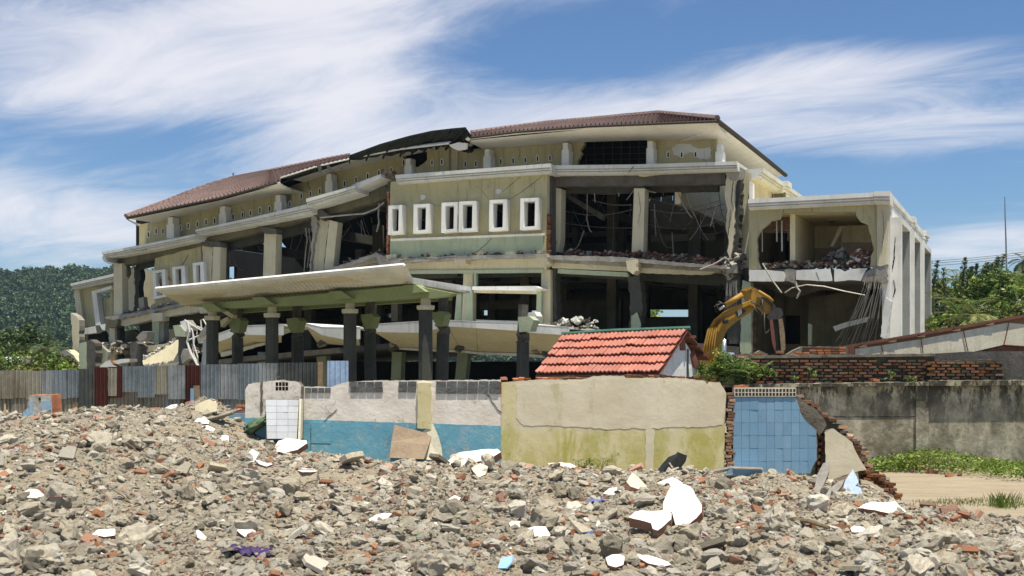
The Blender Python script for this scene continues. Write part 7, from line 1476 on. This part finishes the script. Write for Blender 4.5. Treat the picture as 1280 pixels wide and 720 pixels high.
# mossy concrete beam end, bricks heap, blue tub rim
mo = rockmesh(201, 'rock2'); mo.materials[0] = M['green_paint_chunk']; p = G(318, 545); put(mo, 'mossy_beam_stub', 'dark green mossy concrete stub tilted up to the right on the heap', 'concrete stub', None, p+V(.0, 0, .10), (.42, .24, .21), (0, -.5, .1))
mo2 = rockmesh(203, 'rock2'); p = G(275, 530); put(mo2, 'concrete_beam_stub', 'brown grey beam stub lying behind the mossy one', 'concrete stub', None, p+V(0, 0, .08), (.36, .14, .11), (0, -.3, .15)); bpy.data.objects['concrete_beam_stub'].material_slots[0].material = M['rubble_concrete']
TU = thing('blue_tiled_trough', 'remains of a low blue tiled trough filled with rubble before the tiled wall', 'trough', G(925, 604))
prism([wp(897, 600, -.5), wp(915, 584, -.2), wp(915, 591, -.2), wp(899, 610, -.5)], V(.05, .05, 0)).obj('side', M['tile_blue'], TU); prism([wp(915, 585, -.12), wp(953, 585.5, -.12), wp(953, 598, -.12), wp(915, 596, -.12)], V(0, .06, 0)).obj('back', M['tile_blue'], TU); bricks(TU, wp(888, 602, -.4), wp(890, 589, -.35), V(.14, .02, 0), .15, seed=51, hh=.05)
prism([wp(888, 588, -.4), wp(915, 582.5, -.2), wp(917, 585, -.1), wp(892, 591, -.35)], V(0, .0, -.03)).obj('rim', M['rubble_white'], TU); prism([wp(915, 583, -.2), wp(952, 584, -.2), wp(954, 586, -.1), wp(915, 585, -.1)], V(0, 0, -.03)).obj('rim', M['rubble_white'], TU)
# crumpled black sheet metal
BM = thing('crumpled_black_metal', 'crumpled black sheet metal sticking up before the yellow wall', 'scrap metal', G(840, 603))
r2 = random.Random(3)
for pts in ([(818, 602), (823, 586), (830, 577), (836, 579), (842, 588), (846, 598), (835, 606)], [(838, 578), (847, 565), (859, 569.5), (857, 577), (849, 588), (840, 582)], [(828, 580), (836, 571), (849, 566), (846, 571), (838, 578)], [(846, 586), (852, 584), (862, 596), (856, 604), (848, 600)], [(840, 584), (849, 590), (852, 604), (838, 604)]):
    k = r2.uniform(-.1, .1); n_ = V(r2.uniform(-.5, .5), -1, r2.uniform(-.2, .6)).normalized(); p0 = wp(pts[0][0], pts[0][1], -.6+k); prism([Pl(x, y, p0, n_) for x, y in pts], n_*-.012).obj('sheet', M['black_sheet'], BM)
def cloth(label, name, px, py, L, w, h, mat, seed):
    g = G(px, py); n = 22; v = []; 
    for i in range(n+1):
        for j in range(9): x_ = g.x+(i/n-.5)*L; y_ = g.y+(j/8-.5)*w; v.append(V(x_, y_, H(x_, y_)+.02+h*abs(noise.noise(V(x_*14, y_*14, seed)))+h*.5*noise.noise(V(x_*33, y_*33, seed)) if True else 0))
    f = [(i*9+j, (i+1)*9+j, (i+1)*9+j+1, i*9+j+1) for i in range(n) for j in range(8)]; setp(obj(name, v, f, M[mat], smooth=True), label, 'cloth')
cloth('crumpled dark purple cloth among the stones at bottom left', 'purple_cloth', 309, 694, .46, .13, .07, 'purple_cloth', 1); cloth('scrap of blue cloth among stones before the yellow wall', 'blue_cloth', 744, 629, .24, .12, .06, 'blue_cloth', 2); cloth('small blue rag left of the round boulder', 'blue_cloth', 742, 670, .18, .06, .05, 'blue_cloth', 3)
# coloured litter
for i, (px, py, sx, m_, lab) in enumerate([(269, 682-540+0+0+0+540-0-0-0-0, 0, None, None)][:0]+[(270, 552, .07, 'green_cap', 0)][:0]): pass
lit = {'green_plastic': (.03, .30, .12), 'pink_plastic': (.75, .3, .55), 'teal_plastic': (.03, .25, .22), 'light_blue_plastic': (.3, .5, .8)}
for k_, c_ in lit.items(): mm(k_, c_, bump=.1, rough=.5, obc=True)
for i, (px, py, m_, w_, lab) in enumerate([(358, 659, 'green_plastic', .09, 'green plastic scrap in the left centre stones'), (524, 672, 'green_plastic', .12, 'bright green scrap right of the rough grey boulder'), (612, 642, 'green_plastic', .10, 'dark green shard near the centre right stones'), (882, 675, 'pink_plastic', .10, 'pink plastic scrap right of the white slabs'), (16, 565, 'pink_plastic', .10, 'pale pink scrap at the left edge of the heap'),
        (243, 556, 'teal_plastic', .10, 'teal plastic scrap on the left heap'), (124, 578, 'teal_plastic', .07, 'tiny teal scrap low on the left heap'), (268, 572, 'light_blue_plastic', .14, 'light blue flat scrap on the left heap'), (286, 665, 'light_blue_plastic', .12, 'pale blue stone shard left of the white one'), (632, 710, 'light_blue_plastic', .22, 'blue grey tile shard at the bottom centre'), (157, 623, 'teal_plastic', .05, 'teal bit in the left foreground'), (67, 692, 'light_blue_plastic', .06, 'bright blue bit behind the largest boulder')]):
    put(bigw[i % 6], 'plastic_scrap', lab, 'litter', 'coloured litter in the rubble', G(px, py), (w_/2, w_/2.4, w_/3), (r.uniform(-.5, .5), r.uniform(-.5, .5), r.uniform(0, 6)), .1, m_)
slm = [rockmesh(150+q, 'shard') for q in range(5)]
for me_ in slm: me_.materials[0] = M['rubble_concrete']
scat_px(34, slm, 'concrete_slab_piece', 'tilted flat slab piece of concrete', 'slab piece', 'flat concrete slab pieces', 18, 46, 1.6, 1.5, .75, szl=.13)
for i in range(30):
    px, py = r.uniform(0, 1080), r.uniform(600, 716); 
    if i < 14: px, py = r.uniform(150, 400), r.uniform(540, 640)
    g = G(px, py); a = r.uniform(0, 6.3); L = r.uniform(.12, .42); q = g+V(math.cos(a)*L, math.sin(a)*L*.6, r.uniform(-.02, .16)); m1 = g.lerp(q, .5)+V(0, 0, r.uniform(0, .08)); q.z = max(q.z, H(q.x, q.y)+.02)
    mb = MB(); wd = i % 2; mb.tube([g+V(0, 0, -.02), m1, q], .012 if wd else .007, 5); o = mb.obj('wood_splinter' if wd else 'bent_rebar', M['wood'] if wd else M['rust_fascia'])
    reg = 'on the left heap' if i < 14 else 'in the left foreground' if px < 430 else 'in the centre foreground' if px < 760 else 'in the right foreground'
    setp(o, ('thin splinter of wood among the stones ' if wd else 'thin rusty bent bar among the stones ')+reg, 'wood splinter' if wd else 'metal bar', ('wood splinters ' if wd else 'rusty bars ')+reg)
# brick pile at foot of sloping wall and along the road
for i, (px, py, w) in enumerate([(1000, 600, 10), (1014, 612, 9), (1008, 590, 9), (1020, 602, 9), (990, 602, 12), (1150, 588, 16), (1165, 592, 14), (1140, 590, 12), (1186, 596, 12), (1200, 595, 10), (1174, 585, 12), (1160, 636, 18), (1185, 641, 24), (1175, 650, 14), (1195, 652, 14), (1205, 648, 14), (1150, 655, 12), (1148, 662, 12), (900, 610, 14), (893, 620, 12), (1046, 660, 12), (900, 700, 18), (920, 706, 18), (865, 600, 9), (880, 596, 9), (730, 618, 9), (735, 590, 8), (740, 680, 12), (1120, 645, 12), (1135, 652, 14)]):
    g = G(px, py); s = w/FL*g.y/2; put(bigb[i % 6], 'broken_brick', ('broken red brick in the little pile beside the leaning plaster pieces' if 980 < px < 1030 else 'broken red brick lying under the weeds along the grey wall' if py < 600 and px > 1130 else 'broken red brick at the near edge of the dirt road' if px > 1110 else 'broken red brick beside the blue tiled trough' if 860 < px < 910 and py < 630 else 'broken red brick in front of the yellow wall' if px < 760 else 'broken red brick in the right foreground'), 'brick', ('bricks beside the leaning plaster' if 980 < px < 1030 else 'bricks under the weeds' if py < 600 and px > 1130 else 'bricks at the road edge' if px > 1110 else 'bricks beside the trough' if 860 < px < 910 and py < 630 else 'bricks before the yellow wall' if px < 760 else 'bricks in the right foreground'), g, (s, s*.8, s*.9), (r.uniform(-.3, .3), r.uniform(-.3, .3), r.uniform(0, 6)), .2)
# ================================================================ HAZE
hm = bpy.data.materials.new('haze_air'); hm.use_nodes = True; g = NT(hm.node_tree); out = g.n('ShaderNodeOutputMaterial'); pv = g.n('ShaderNodeVolumePrincipled'); g.c(pv.outputs[0], out.inputs['Volume'])
pv.inputs['Color'].default_value = (.55, .78, 1, 1); pv.inputs['Density'].default_value = HAZE = .00012; pv.inputs['Anisotropy'].default_value = .1
mb = MB(); mb.box((0, 600, 49), (8200, 8200, 102)); hz_ = mb.obj('haze', hm); setp(hz_, kind='stuff')
